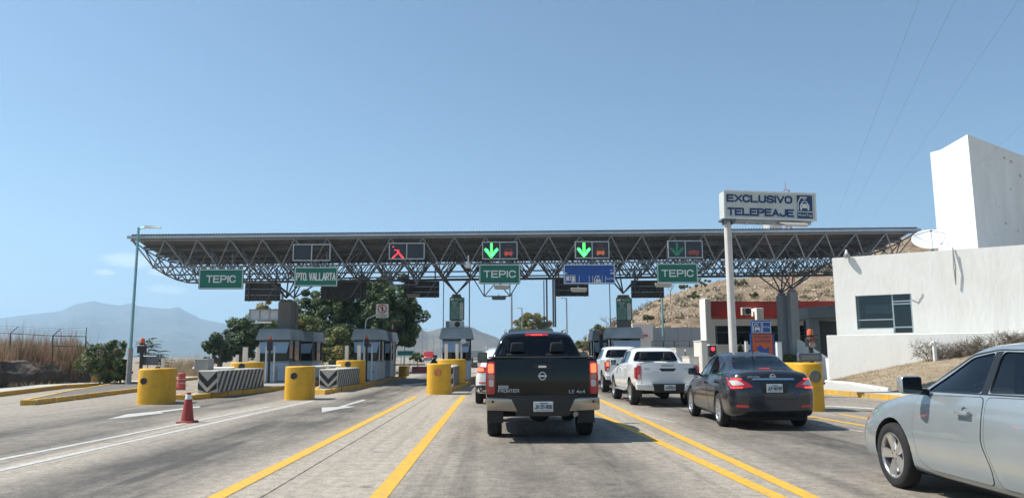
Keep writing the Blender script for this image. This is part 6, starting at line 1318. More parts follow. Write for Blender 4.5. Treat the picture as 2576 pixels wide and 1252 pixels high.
def patch(bvh, poly, view, off, name, m, parent, res=.07, thick=.012, rnd_=0.0):
    """a sheet of the outline poly, laid on the body surface as seen from one side"""
    if rnd_: poly = rpoly(poly, rnd_)
    A, D, O = VIEW[view]; bm = bmesh.new(); vs = [bm.verts.new((a, b, 0)) for a, b in poly]; bm.faces.new(vs)
    xs = [a for a, _ in poly]; ys = [b for _, b in poly]
    for k in range(1, int((max(xs)-min(xs))/res)+1): bmesh.ops.bisect_plane(bm, geom=list(bm.verts)+list(bm.edges)+list(bm.faces), plane_co=(min(xs)+k*res, 0, 0), plane_no=(1, 0, 0), dist=1e-5)
    for k in range(1, int((max(ys)-min(ys))/res)+1): bmesh.ops.bisect_plane(bm, geom=list(bm.verts)+list(bm.edges)+list(bm.faces), plane_co=(0, min(ys)+k*res, 0), plane_no=(0, 1, 0), dist=1e-5)
    kill = []; nrm = {}
    for v in bm.verts:
        o = O+A*v.co.x+Vector((0, 0, v.co.y)); h = bvh.ray_cast(o, D)
        if h[0] is None: kill.append(v); continue
        n = h[1] if h[1].dot(D) < 0 else -h[1]; nrm[v] = n; v.co = h[0]+n*off
    bmesh.ops.delete(bm, geom=kill, context='VERTS')
    bnd = [e for e in bm.edges if e.is_boundary]
    if thick and bnd:
        r_ = bmesh.ops.extrude_edge_only(bm, edges=bnd); 
        nv = [g for g in r_['geom'] if isinstance(g, bmesh.types.BMVert)]
        for v in nv:
            h = bvh.find_nearest(v.co); n = h[1]; v.co = v.co-(v.co-h[0]).normalized()*thick if (v.co-h[0]).length > 1e-6 else v.co+D*thick
    bmesh.ops.recalc_face_normals(bm, faces=bm.faces)
    me = bpy.data.meshes.new(name); bm.to_mesh(me); bm.free()
    # outward orientation
    if len(me.polygons):
        s_ = sum(p_.normal.dot(D)*p_.area for p_ in me.polygons)
        if s_ > 0: me.flip_normals()
    me.materials.append(m); me.polygons.foreach_set('use_smooth', [True]*len(me.polygons)); me.set_sharp_from_angle(angle=R(50))
    return obj(name, me, parent)
def cut(me, cutters, mats):
    """take the cutters out of the body one after the other; a cut that eats the body is tried again a few mm aside"""
    me.materials.clear()
    for x in mats: me.materials.append(x)
    for (v, f) in cutters:
        for tr in range(5):
            o = bpy.data.objects.new('tmp', me); COL.objects.link(o); c = sum((Vector(p) for p in v), Vector())/len(v); k = 1+.004*tr
            cm = bpy.data.meshes.new('c'); cm.from_pydata([c+(Vector(p)-c)*k+Vector((.0013*tr, .0031*tr, .0023*tr)) for p in v], [], f); bm = bmesh.new(); bm.from_mesh(cm); bmesh.ops.recalc_face_normals(bm, faces=bm.faces); bm.to_mesh(cm); bm.free()
            for x in mats: cm.materials.append(x)
            cm.polygons.foreach_set('material_index', [1]*len(cm.polygons)); co = bpy.data.objects.new('c', cm); COL.objects.link(co)
            md = o.modifiers.new('b', 'BOOLEAN'); md.operation = 'DIFFERENCE'; md.solver = 'EXACT'; md.object = co
            out = bpy.data.meshes.new_from_object(o.evaluated_get(bpy.context.evaluated_depsgraph_get())); bpy.data.objects.remove(o); bpy.data.objects.remove(co)
            if len(out.polygons) > .8*len(me.polygons): me = out; break
    return me
def prism_side(poly, x0, x1): s = MB(); s.prism(poly, lambda a, b, d: Vector((d, a, b)), x0, x1); return s.v, s.f
def prism_back(poly, y0, y1): s = MB(); s.prism(poly, lambda a, b, d: Vector((a, d, b)), y0, y1); return s.v, s.f
def cyl_x(y, z, r_, x0, x1, n=28): s = MB(); s.tube((x0, y, z), (x1, y, z), r_, n); return s.v, s.f
TYRE = mat('tyre_rubber', (.014, .014, .015), .9, var=.25, scale=20, dirt=(.045, .042, .04), dirt_amt=.4, dirt_scale=6); ALLOY = mat('alloy_silver', (.62, .62, .62), .28, .85, var=.08); CHROME = mat('chrome', (.75, .76, .78), .12, 1.0, var=.04); TRIM = mat('black_trim', (.012, .012, .013), .35, var=.1); INT = mat('car_interior', (.035, .035, .038), .85, var=.2); UNDER = mat('underbody', (.02, .019, .018), .9, var=.3)
RLENS = mat('tail_red', (.50, .012, .015), .12, coat=1, var=.06); RLIT = mat('tail_red_lit', (.7, .05, .02), .2, emit=(1.0, .10, .035), estr=2.4, var=.3, scale=60); CLENS = mat('tail_clear', (.55, .52, .50), .15, coat=1, var=.15, scale=30); AMB = mat('amber_lens', (.75, .22, .02), .15, coat=1); PLATEM = mat('plate_white', (.60, .64, .66), .5, var=.06)
BADGE = mat('badge_silver', (.62, .63, .64), .35, .2, var=.05); BRAKE = mat('brake_red_lit', (.8, .05, .03), .2, emit=(1.0, .06, .04), estr=3.0, var=.1)
def wheel(car, x, y, r_, wd, side, spokes=5, rim=.66, rm=None, style=0, name='wheel'):
    rm = rm or ALLOY; M = Matrix.Translation((x, y, r_)) @ Matrix.Rotation(R(90)*side, 4, 'Y')       # local z = outwards
    h = wd/2; s = MB(); s.lathe([(.001, -.02), (r_*rim*.55, -.02), (r_*rim*.55, .02), (.001, .02)], 20, M); hub = s.build(name, mat('brake_disc', (.25, .24, .23), .45, .7), car, smooth=True)
    s = MB(); s.lathe([(r_*rim, -h*.9), (r_*.90, -h), (r_*.975, -h*.8), (r_, -h*.45), (r_, h*.45), (r_*.975, h*.8), (r_*.90, h), (r_*.72, h*.98), (r_*rim, h*.86)], 36, M); s.build('tyre', TYRE, hub, smooth=True, sharp=60)
    s = MB(); R_ = r_*rim
    s.lathe([(R_*1.01, h*.80), (R_*1.02, h*.90), (R_*.94, h*.92), (R_*.90, h*.75), (R_*.88, -h*.8), (R_*.6, -h*.85)], 36, M)
    s.lathe([(.001, h*.62), (R_*.13, h*.62), (R_*.20, h*.50), (R_*.20, h*.2), (.001, h*.2)], 20, M)
    for k in range(spokes):
        a = 2*math.pi*k/spokes+.3; 
        for q in ((0,) if style == 0 else (-.16, .16)):
            w0, w1 = (.15, .26) if style == 0 else (.06, .09)
            if spokes > 6: w0, w1 = .06, .085
            c, sn = math.cos(a+q), math.sin(a+q); T = lambda rr, ww, zz: M @ Vector((c*rr-sn*ww, sn*rr+c*ww, zz))
            s.add([T(R_*.12, -R_*w0, h*.30), T(R_*.12, R_*w0, h*.30), T(R_*.93, R_*w1, h*.50), T(R_*.93, -R_*w1, h*.50), T(R_*.12, -R_*w0*.8, h*.60), T(R_*.12, R_*w0*.8, h*.60), T(R_*.93, R_*w1*.8, h*.84), T(R_*.93, -R_*w1*.8, h*.84)], ((0,1,2,3),(7,6,5,4),(0,4,5,1),(1,5,6,2),(2,6,7,3),(3,7,4,0)))
    s.build('rim', rm, hub, smooth=True, sharp=30)
    s = MB()
    for k in range(5): a = 2*math.pi*k/5; s.lathe([(.012, h*.5), (.012, h*.63), (.001, h*.63)], 8, M @ Matrix.Translation((R_*.22*math.cos(a), R_*.22*math.sin(a), 0)))
    s.build('wheel_nuts', DARK, hub)
def seat(car, x, y, z, w=.48, hh=.62, tilt=.16, m=INT, head=True):
    s = MB(); s.frus([(x-w/2, y-.25, z-.12), (x+w/2, y-.25, z-.12), (x+w/2, y+.25, z-.12), (x-w/2, y+.25, z-.12)], [(x-w/2, y-.25, z), (x+w/2, y-.25, z), (x+w/2, y+.28, z+.03), (x-w/2, y+.28, z+.03)])
    s.frus([(x-w/2, y-.30, z), (x+w/2, y-.30, z), (x+w/2, y-.16, z), (x-w/2, y-.16, z)], [(x-w*.42, y-.30-tilt, z+hh), (x+w*.42, y-.30-tilt, z+hh), (x+w*.42, y-.2-tilt, z+hh), (x-w*.42, y-.2-tilt, z+hh)]); o = s.build('seat', m, car, bevel=.04, seg=2)
    if head: s = MB(); s.frus([(x-.13, y-.32-tilt, z+hh+.03), (x+.13, y-.32-tilt, z+hh+.03), (x+.13, y-.2-tilt, z+hh+.03), (x-.13, y-.2-tilt, z+hh+.03)], [(x-.11, y-.33-tilt, z+hh+.22), (x+.11, y-.33-tilt, z+hh+.22), (x+.11, y-.23-tilt, z+hh+.22), (x-.11, y-.23-tilt, z+hh+.22)]); s.build('headrest', m, o, bevel=.03, seg=2)
def plate(car, x, y, z, txt, w=.31, h=.155, ry=0):
    s = MB(); s.box(-w/2, w/2, -.006, .006, -h/2, h/2); o = s.build('number_plate', PLATEM, car, (x, y, z), bevel=.004)
    if txt: put_text(txt, 0, -.002, -.007, w*.88, h*.42, BLACKP, o, .015, ext=.002)
    s = MB(); s.box(-w*.18, w*.22, -.009, -.0065, h*.30, h*.44); s.build('plate_band', mat('plate_teal', (.12, .25, .35), .5, var=.5, scale=40), o); s = MB(); s.box(-w*.4, w*.4, -.009, -.0065, -h*.43, -h*.36); s.build('plate_print', mat('plate_grey', (.35, .37, .38), .6, var=.6, scale=60), o)
    return o
def mirror(car, x, y, z, side, m, sz=1.0):
    s = MB(); X = lambda a: x+side*a
    s.frus([(min(X(.02), X(.24)), y-.05, z-.08*sz), (max(X(.02), X(.24)), y-.05, z-.08*sz), (max(X(.03), X(.21)), y+.10, z-.06*sz), (min(X(.03), X(.21)), y+.10, z-.06*sz)], [(min(X(.02), X(.235)), y-.05, z+.08*sz), (max(X(.02), X(.235)), y-.05, z+.08*sz), (max(X(.03), X(.2)), y+.10, z+.06*sz), (min(X(.03), X(.2)), y+.10, z+.06*sz)]); o = s.build('door_mirror', m, car, bevel=.05, seg=3)
    s = MB(); a0, a1 = sorted((X(.04), X(.22))); s.prism(rpoly([(a0, z-.065*sz), (a1, z-.065*sz), (a1, z+.065*sz), (a0, z+.065*sz)], .025), lambda a, b, d: Vector((a, y+d, b)), -.056, -.051); s.build('mirror_glass', mat('mirror_glass', (.10, .12, .14), .06, .9), o)
    s = MB(); s.tube((X(-.06), y+.03, z-.07), (X(.06), y+.03, z-.06), .03, 8); s.build('mirror_arm', TRIM, o)
def emblem(car, x, y, z, r_, m=None):
    s = MB(); n = 24; c = [(math.cos(2*math.pi*i/n), math.sin(2*math.pi*i/n)) for i in range(n)]
    s.lathe([(r_, 0), (r_*.98, .012), (r_*.78, .012), (r_*.76, 0)], n, Matrix.Translation((x, y, z)) @ Matrix.Rotation(R(90), 4, 'X')); s.box(x-r_*1.12, x+r_*1.12, y-.016, y-.001, z-r_*.22, z+r_*.20); s.build('badge', m or BADGE, car)
GT = glass('tinted_glass', (.16, .18, .19)); GS = glass('side_glass', (.66, .72, .70)); GR = glass('rear_glass', (.30, .34, .36))
def doors(car, bvh, polys, paint, view, seam=.0045, handle=None):
    for k, poly in enumerate(polys):
        c = sum((Vector(p) for p in poly), Vector((0, 0)))/len(poly)
        big = [tuple(c+(Vector(p)-c)*(1+2*seam/max(.2, (Vector(p)-c).length))) for p in poly]
        patch(bvh, big, view, .0012, 'door_seam', TRIM, car, thick=.004, rnd_=.06); d = patch(bvh, poly, view, .0035, 'door', paint, car, thick=.002, rnd_=.06)
        if handle:
            hy, hz = handle[k]; h = bvh.ray_cast(VIEW[view][2]+VIEW[view][0]*hy+Vector((0, 0, hz)), VIEW[view][1])
            if h[0]:
                q = h[0]; sx = -VIEW[view][1].x
                s = MB(); s.box(q.x-.02, q.x+.02, q.y-.10, q.y+.10, q.z-.018, q.z+.018); hd = s.build('door_handle', paint, d, (sx*.035, 0, 0), bevel=.012, seg=2)
                s = MB(); s.lathe([(.05, 0), (.045, -.015), (.001, -.02)], 14, Matrix.Translation(q) @ Matrix.Rotation(R(90)*sx, 4, 'Y')); s.build('handle_cup', paint, hd, (sx*(-.028), 0, 0))
def deform_tree(o, fn, off=Vector((0, 0, 0)), done=None):
    done = set() if done is None else done
    for c in o.children:
        if c.name.startswith(('wheel', 'mud_flap', 'rear_axle', 'spare')): continue
        q = off+c.location
        if c.type == 'MESH' and c.data.name not in done:
            done.add(c.data.name)
            for v in c.data.vertices: v.co = fn(v.co+q)-q
        deform_tree(c, fn, q, done)
def sedan(name, label, loc, rz, S, paint):
    car = empty(name, loc, rz); tag(car, label, 'car'); WB = S['wb']; r_ = S['r']
    me = loft(S['st'], rear=S['rear'], front=S['front'], rc=S.get('rc', .14), fc=S.get('fc', .30)); bv = bvh_of(me); cuts = []
    wm = max(q[2] for q in S['st'])
    for y in (0, WB):
        for sx in (-1, 1): cuts.append(cyl_x(y, r_+.01, r_+.045, *sorted((sx*(wm-.27), sx*(wm+.2)))))
    cb = S['cabin']; s = MB(); n = len(cb); s.add([(sx*(.66 if z < 1.0 else .50), y, z) for sx in (-1, 1) for y, z in cb], [tuple(range(n))]+[tuple(range(2*n-1, n-1, -1))]+[(i, n+i, n+(i+1) % n, (i+1) % n) for i in range(n)]); cuts.append((s.v, s.f))
    for p_ in S['side']: cuts.append(prism_side(rpoly(p_, .05), -1.3, 1.3))
    cuts.append(prism_back(rpoly(S['rearwin'], .07), S['st'][0][0]-.3, S['cabin_mid'])); cuts.append(prism_back(rpoly(S['windscreen'], .07), S['cabin_mid']+.04, S['wind_y']))
    b = cut(me.copy(), cuts, [paint, INT]); b.polygons.foreach_set('use_smooth', [True]*len(b.polygons)); b.set_sharp_from_angle(angle=R(38)); obj('body', b, car)
    for v_ in 'LR':
        for k, p_ in enumerate(S['side']): patch(bv, rpoly(p_, .05), v_, -.010, 'side_window', GS, car, thick=0)
        for p_ in S.get('frames', ()): patch(bv, p_, v_, .002, 'window_frame', TRIM, car, res=.05, thick=.003)
        doors(car, bv, S['doors'], paint, v_, handle=S['handles'])
    patch(bv, rpoly(S['rearwin'], .07), 'B', -.008, 'rear_window', GR, car, thick=0); patch(bv, rpoly(S['windscreen'], .07), 'F', -.008, 'windscreen', GS, car, thick=0)
    for sx in (-1, 1):
        for y in (0, WB): wheel(car, sx*(S['tx']-S['tw']/2), y, r_, S['tw'], sx, S['spokes'], S.get('rim', .68), style=S.get('style', 0))
    for x, y in ((-.36, WB*.50), (.36, WB*.50)): seat(car, x, y, .52)
    for x in (-.42, 0, .42): seat(car, x, WB*.19, .56, w=.42, hh=.50, tilt=.14)
    s = MB(); s.box(-.66, .66, WB*.72, WB*.86, .70, .90); s.build('dashboard', INT, car, bevel=.04); s = MB(); s.lathe([(.18, -.012), (.18, .012), (.155, .012), (.155, -.012), (.18, -.012)], 20, Matrix.Translation((-.36, WB*.66, .93)) @ Matrix.Rotation(R(65), 4, 'X')); s.build('steering_wheel', TRIM, car, smooth=True)
    s = MB(); s.box(-.70, .70, -.75, WB+.6, .17, .24); s.build('floor_pan', UNDER, car)
    for sx in (-1, 1): mirror(car, sx*(S['mx']), S['my'], S['mz'], sx, S.get('mirror_mat', paint), S.get('msz', 1))
    for sx in (-1, 1):                         # head lamps
        hp = [(sx*a, b_) for a, b_ in S['headlamp']]; patch(bv, hp if sx > 0 else hp[::-1], 'F', .004, 'headlight', CLENS, car, rnd_=.03)
    return car, bv
# ---- silver car at the right edge
SILV = mat('silver_paint', (.33, .37, .385), .25, .4, var=.05, scale=1.5, coat=.9)
cst = [(-1.00, .34, .72, .98, .60, 1.02, .40), (-.88, .27, .82, 1.03, .68, 1.06, .45), (-.5, .22, .865, 1.035, .75, 1.09, .52), (-.25, .20, .875, 1.025, .785, 1.13, .52), (.15, .19, .88, 1.01, .81, 1.31, .51), (.6, .19, .88, .995, .82, 1.405, .54), (1.05, .19, .88, .98, .825, 1.43, .56), (1.45, .19, .88, .965, .825, 1.405, .565), (1.82, .19, .88, .955, .82, 1.26, .58), (2.18, .19, .88, .94, .81, 1.06, .62), (2.38, .19, .88, .925, .80, .98, .62), (2.7, .20, .88, .88, .77, .925, .56), (3.08, .21, .87, .81, .73, .85, .50), (3.42, .23, .83, .73, .66, .76, .42), (3.64, .28, .72, .63, .55, .64, .34)]
SEDAN1 = dict(st=cst, wb=2.60, r=.322, tw=.165, tx=.885, spokes=5, rim=.69, rear=lambda z: .10*max(0, (z-.6)/.5)**2+(.10*max(0, (.35-z)/.2)), front=lambda z: .16*max(0, (z-.45)/.3)**1.5+.08*max(0, (.32-z)/.15), fc=.42,
  cabin=[(-.15, .62), (2.15, .62), (2.15, .9), (1.42, 1.345), (.55, 1.345), (-.05, .95)], cabin_mid=.9, wind_y=2.7,
  side=[[(2.06, .985), (2.0, 1.04), (1.52, 1.305), (1.22, 1.352), (1.17, 1.005)], [(1.08, 1.01), (1.13, 1.356), (.65, 1.343), (.18, 1.22), (.10, 1.035)]], frames=[[(1.22, 1.354), (1.13, 1.358), (1.08, .997), (1.17, .994)]],
  rearwin=[(-.60, 1.11), (.60, 1.11), (.46, 1.337), (-.46, 1.337)], windscreen=[(-.70, .99), (.70, .99), (.52, 1.328), (-.52, 1.328)],
  doors=[[(2.14, .945), (2.18, .60), (2.10, .34), (1.94, .275), (1.02, .275), (1.02, .40), (1.13, .60), (1.10, .975)], [(1.06, .975), (1.08, .60), (.97, .38), (.92, .275), (.45, .275), (.38, .45), (.12, .75), (.03, 1.0)]],
  handles=[(1.33, .835), (.25, .86)], mx=.86, my=1.96, mz=1.05, msz=1.15, headlamp=[(.46, .56), (.74, .60), (.80, .78), (.60, .70)])
FLp = G(2255, 1229); cx_ = FLp.x+.885
car, bv = sedan('silver_car', 'silver sedan cut off by the right edge of the picture', (cx_+.035, FLp.y-2.62, 0), R(-.5), SEDAN1, SILV); car.scale = (1.04, 1.04, 1.045)
patch(bv, [(3.10, .64), (3.30, .60), (3.35, .67), (3.22, .735)], 'L', .004, 'corner_lamp', AMB, car, rnd_=.03); patch(bv, [(2.21, .995), (2.05, .985), (2.10, .962), (2.26, .968)], 'L', .003, 'mirror_sail', TRIM, car)
patch(bv, [(2.08, .982), (2.08, .990), (.05, 1.022), (.05, 1.012)][::-1], 'L', .004, 'belt_trim', TRIM, car, thick=.004)
patch(bv, [(2.24, .985), (1.53, 1.318), (1.2, 1.366), (.6, 1.36), (.6, 1.368), (1.2, 1.375), (1.55, 1.332), (2.28, .995)], 'L', .003, 'roof_rail', TRIM, car, res=.05, thick=.003)
# ---- dark grey sedan
GREYP = mat('dark_grey_paint', (.026, .028, .036), .25, .4, var=.05, coat=.7)
gst = [(-1.02, .36, .70, 1.00, .58, 1.03, .40), (-.90, .26, .82, 1.035, .68, 1.075, .46), (-.55, .21, .865, 1.04, .76, 1.10, .54), (-.30, .20, .875, 1.03, .79, 1.14, .54), (.10, .19, .88, 1.01, .81, 1.30, .53), (.5, .19, .88, .99, .82, 1.405, .56), (.95, .19, .88, .975, .83, 1.44, .58), (1.32, .19, .88, .96, .83, 1.43, .585), (1.70, .19, .88, .95, .82, 1.29, .60), (2.05, .19, .88, .935, .81, 1.09, .63), (2.28, .19, .88, .92, .80, 1.0, .62), (2.7, .20, .88, .875, .77, .93, .56), (3.1, .21, .87, .81, .73, .85, .50), (3.42, .23, .83, .73, .66, .76, .42), (3.60, .28, .72, .63, .55, .64, .34)]
SEDAN2 = dict(SEDAN1, st=gst, wb=2.70, r=.325, tw=.205, tx=.88, spokes=10, rim=.72, fc=.4, rear=lambda z: .12*max(0, (z-.72)/.35)**1.5+.05*max(0, .12-abs(z-.62))/.12*0+.12*max(0, (.36-z)/.2),
  cabin=[(-.15, .62), (2.1, .62), (2.1, .9), (1.35, 1.36), (.5, 1.36), (-.05, .99)], side=[[(1.96, .985), (1.90, 1.05), (1.36, 1.33), (1.02, 1.37), (.98, 1.0)], [(.90, 1.003), (.94, 1.372), (.62, 1.36), (.36, 1.30), (.30, 1.02)], [(.24, 1.025), (.29, 1.27), (.0, 1.13), (-.08, 1.05)]], frames=[[(1.02, 1.37), (.94, 1.372), (.90, .99), (.98, .988)]],
  rearwin=[(-.60, 1.115), (.60, 1.115), (.47, 1.36), (-.47, 1.36)], windscreen=[(-.70, 1.0), (.70, 1.0), (.53, 1.355), (-.53, 1.355)],
  doors=[[(2.0, .95), (2.03, .6), (1.96, .34), (1.8, .275), (.84, .275), (.84, .40), (.95, .6), (.93, .98)], [(.89, .98), (.91, .6), (.80, .38), (.75, .275), (.42, .275), (.35, .45), (.12, .75), (.05, 1.0)]], handles=[(1.12, .82), (.2, .86)], mx=.85, my=1.90, mz=1.04, msz=1.0, mirror_mat=GREYP)
ga, gb = G(1815, 1072), G(2018, 1074); gl_ = Vector((4.42, 15.0, 0))
car, bv = sedan('grey_sedan', 'dark grey sedan with its rear lights lit, plate JLF-60-59', ((ga.x+.80), ga.y+.05, 0), R(-2.5), SEDAN2, GREYP); car.scale = (.95, .95, 1.0)
for sx in (-1, 1):
    q = lambda pts: [(sx*a, b) for a, b in pts] if sx > 0 else [(sx*a, b) for a, b in pts][::-1]
    lt = patch(bv, q([(.40, .80), (.80, .755), (.86, .975), (.70, .965), (.50, .875)]), 'B', .006, 'tail_light', RLENS, car, rnd_=.02, res=.05)
    lt2 = patch(bv, q([(.56, .84), (.78, .82), (.80, .915), (.68, .92)]), 'B', .010, 'clear_lens', CLENS, lt, res=.05, rnd_=.02)
    for zz_, n in ((.79, 7), (.945, 6)):
        s = MB()
        for k in range(n):
            x = sx*(.62+.03*k); h = bv.ray_cast(Vector((x, -6, zz_)), Vector((0, 1, 0)))
            if h[0]: s.ball(h[0]+Vector((0, -.012, 0)), .011, 4)
        tag(s.build('led_row', BRAKE, lt), kind='stuff')
    patch(bv, q([(.50, .42), (.72, .43), (.74, .47), (.52, .465)]), 'B', .006, 'bumper_reflector', RLENS, car)
patch(bv, [(-.42, .925), (.42, .925), (.40, .957), (-.40, .957)], 'B', .012, 'chrome_strip', CHROME, car, rnd_=.01); patch(bv, [(-.24, .68), (.24, .68), (.28, .87), (-.28, .87)], 'B', .002, 'plate_recess', TRIM, car, rnd_=.03)
seam_ = [(-.60, .99), (-.595, .99), (-.50, .72), (-.42, .585), (.42, .585), (.50, .72), (.595, .99), (.60, .99), (.505, .71), (.425, .575), (-.425, .575), (-.505, .71)]
patch(bv, seam_[::-1], 'B', .002, 'boot_seam', TRIM, car, res=.05, thick=.004)
def surft(bv, x, z, w): return min(surf(bv, x-w/2, z), surf(bv, x+w/2, z), surf(bv, x, z))-.011
def surf(bv, x, z): h = bv.ray_cast(Vector((x, -6, z)), Vector((0, 1, 0))); return h[0].y if h[0] else 0
plate(car, 0, surf(bv, 0, .77)-.022, .775, 'JLF-60-59'); emblem(car, 0, surf(bv, 0, .99)-.004, .99, .052); put_text('SENTRA', -.38, .985, surft(bv, -.38, .985, .24), .24, .035, BADGE, car, .02)
s = MB(); yq = surft(bv, .43, .66, .1); s.box(.38, .48, yq-.003, yq+.004, .648, .672); s.build('blue_badge', SIGNB, car)
s = MB(); s.box(-.11, .11, surf(bv, 0, 1.125)+.05, surf(bv, 0, 1.125)+.07, 1.125, 1.142); s.build('brake_light', mat('dim_brake_red', (.6, .04, .04), .3, emit=(1, .08, .06), estr=.7), car); s = MB(); s.tube((0, .35, 1.42), (0, .15, 1.52), .012, 6, r2=.004); s.build('aerial', TRIM, car)

# ---------------------------------------------------------------- pickups
def pickup(name, label, loc, rz, S, paint, cat='pickup truck'):
    car = empty(name, loc, rz); tag(car, label, cat); WB = S['wb']; r_ = S['r']
    me = loft(S['st'], rear=S['rear'], front=S['front'], rc=S.get('rc', .05), fc=.30, fall=.25); bv = bvh_of(me); cuts = []; wm = max(q[2] for q in S['st'])
    for y in (0, WB):
        for sx in (-1, 1): cuts.append(cyl_x(y, r_+.04, r_+.07, *sorted((sx*(wm-.32), sx*(wm+.2)))))
    cb = S['cabin']; s = MB(); n = len(cb); zs = S['belt']; s.add([(sx*(.66 if z < zs+.05 else .54), y, z) for sx in (-1, 1) for y, z in cb], [tuple(range(n))]+[tuple(range(2*n-1, n-1, -1))]+[(i, n+i, n+(i+1) % n, (i+1) % n) for i in range(n)]); cuts.append((s.v, s.f))
    for p_ in S['side']: cuts.append(prism_side(rpoly(p_, .05), -1.3, 1.3))
    cuts.append(prism_back(rpoly(S['rearwin'], .09), S['cab_back'], S['cabin_mid'])); cuts.append(prism_back(rpoly(S['windscreen'], .07), S['cabin_mid']+.04, S['wind_y']))
    if S.get('bed'): y0, y1, z0 = S['bed']; s = MB(); s.box(-.72, .72, y0, y1, z0, 2.2); cuts.append((s.v, s.f))
    b = cut(me.copy(), cuts, [paint, INT]); b.polygons.foreach_set('use_smooth', [True]*len(b.polygons)); b.set_sharp_from_angle(angle=R(38)); obj('body', b, car)
    # side and rear glass. the rear pane is cast from inside the bed towards the cab
    for v_ in 'LR':
        for p_ in S['side']: patch(bv, rpoly(p_, .05), v_, -.010, 'side_window', S.get('glass', GS), car, thick=0)
        for p_ in S.get('frames', ()): patch(bv, p_, v_, .002, 'window_frame', TRIM, car, res=.05, thick=.003)
        doors(car, bv, S['doors'], paint, v_, handle=S['handles']); 
        patch(bv, S['bedgap'], v_, .002, 'bed_gap', TRIM, car, res=.06, thick=.003)
    patch(bv, rpoly(S['rearwin'], .09), 'B', -.008, 'rear_window', S.get('rglass', GT), car, thick=0); patch(bv, rpoly(S['windscreen'], .07), 'F', -.008, 'windscreen', GS, car, thick=0)
    rw = S['rearwin']; c = sum((Vector(p) for p in rw), Vector((0, 0)))/len(rw); 
    for sx in (-1, 1):
        for y in (0, WB): wheel(car, sx*(S['tx']-S['tw']/2), y, r_, S['tw'], sx, S['spokes'], S.get('rim', .62), style=S.get('style', 0), rm=S.get('rimm'))
        s = MB(); s.box(sx*S['tx']-.28 if sx > 0 else sx*S['tx'], sx*S['tx'] if sx > 0 else sx*S['tx']+.28, -r_-.13, -r_-.115, .26, .66); s.build('mud_flap', DARK, car)
        mirror(car, sx*S['mx'], S['my'], S['mz'], sx, S.get('mirror_mat', paint), 1.45)
        hp = [(sx*a, b_) for a, b_ in S['headlamp']]; patch(bv, hp if sx > 0 else hp[::-1], 'F', .004, 'headlight', CLENS, car, rnd_=.03)
    cy_ = (S['cab_back']+S['wind_y'])/2
    for x in (-.38, .38): seat(car, x, S['cab_back']+1.55, S['belt']-.42, hh=.66)
    for x in (-.36, .36): seat(car, x, S['cab_back']+.55, S['belt']-.40, hh=.55, w=.50, tilt=.06)
    s = MB(); s.box(-.66, .66, S['my']-.05, S['my']+.25, S['belt']-.25, S['belt']-.03); s.build('dashboard', INT, car, bevel=.04)
    # chassis: rails, axle, exhaust, spare
    s = MB(); s.box(-.50, -.38, -.95, WB+.5, .46, .60); s.box(.38, .50, -.95, WB+.5, .46, .60); s.build('chassis_rails', UNDER, car); s = MB(); s.tube((-S['tx']+.1, 0, r_), (S['tx']-.1, 0, r_), .05, 8); s.ball((0, 0, r_), .16, 7, sc=(1.2, .9, .9)); s.build('rear_axle', UNDER, car, smooth=True)
    s = MB(); s.lathe([(.14, -.09), (.30, -.1), (.34, -.05), (.34, .05), (.30, .1), (.14, .09)], 22, Matrix.Translation((0.05, -.52, .52))); s.build('spare_wheel', TYRE, car, smooth=True); s = MB(); s.path([(.48, 1.2, .45), (.52, -.2, .45), (.55, -.85, .43)], .045, 8); s.build('exhaust', GALV, car)
    return car, bv
# black pickup in front
BLK = mat('black_car_paint', (.004, .0042, .006), .12, .0, var=.05, coat=.25, spec=.3)
bst = [(-1.06, .60, .905, 1.27, .885, 1.275, .80), (-1.0, .56, .915, 1.275, .89, 1.28, .80), (-.5, .52, .925, 1.275, .89, 1.28, .80), (.2, .50, .925, 1.27, .885, 1.275, .78), (.46, .48, .925, 1.265, .875, 1.275, .74), (.52, .46, .925, 1.26, .865, 1.36, .72), (.60, .44, .925, 1.25, .85, 1.62, .66), (.72, .42, .925, 1.24, .84, 1.76, .62), (1.1, .40, .925, 1.22, .84, 1.815, .62), (1.7, .40, .925, 1.20, .84, 1.815, .62), (2.05, .40, .925, 1.18, .84, 1.74, .63), (2.5, .40, .925, 1.16, .83, 1.42, .66), (2.8, .42, .925, 1.14, .82, 1.22, .68), (3.2, .44, .92, 1.11, .80, 1.17, .62), (3.7, .46, .91, 1.05, .76, 1.10, .55), (4.0, .48, .86, .94, .70, .98, .48), (4.12, .52, .78, .84, .62, .86, .42)]
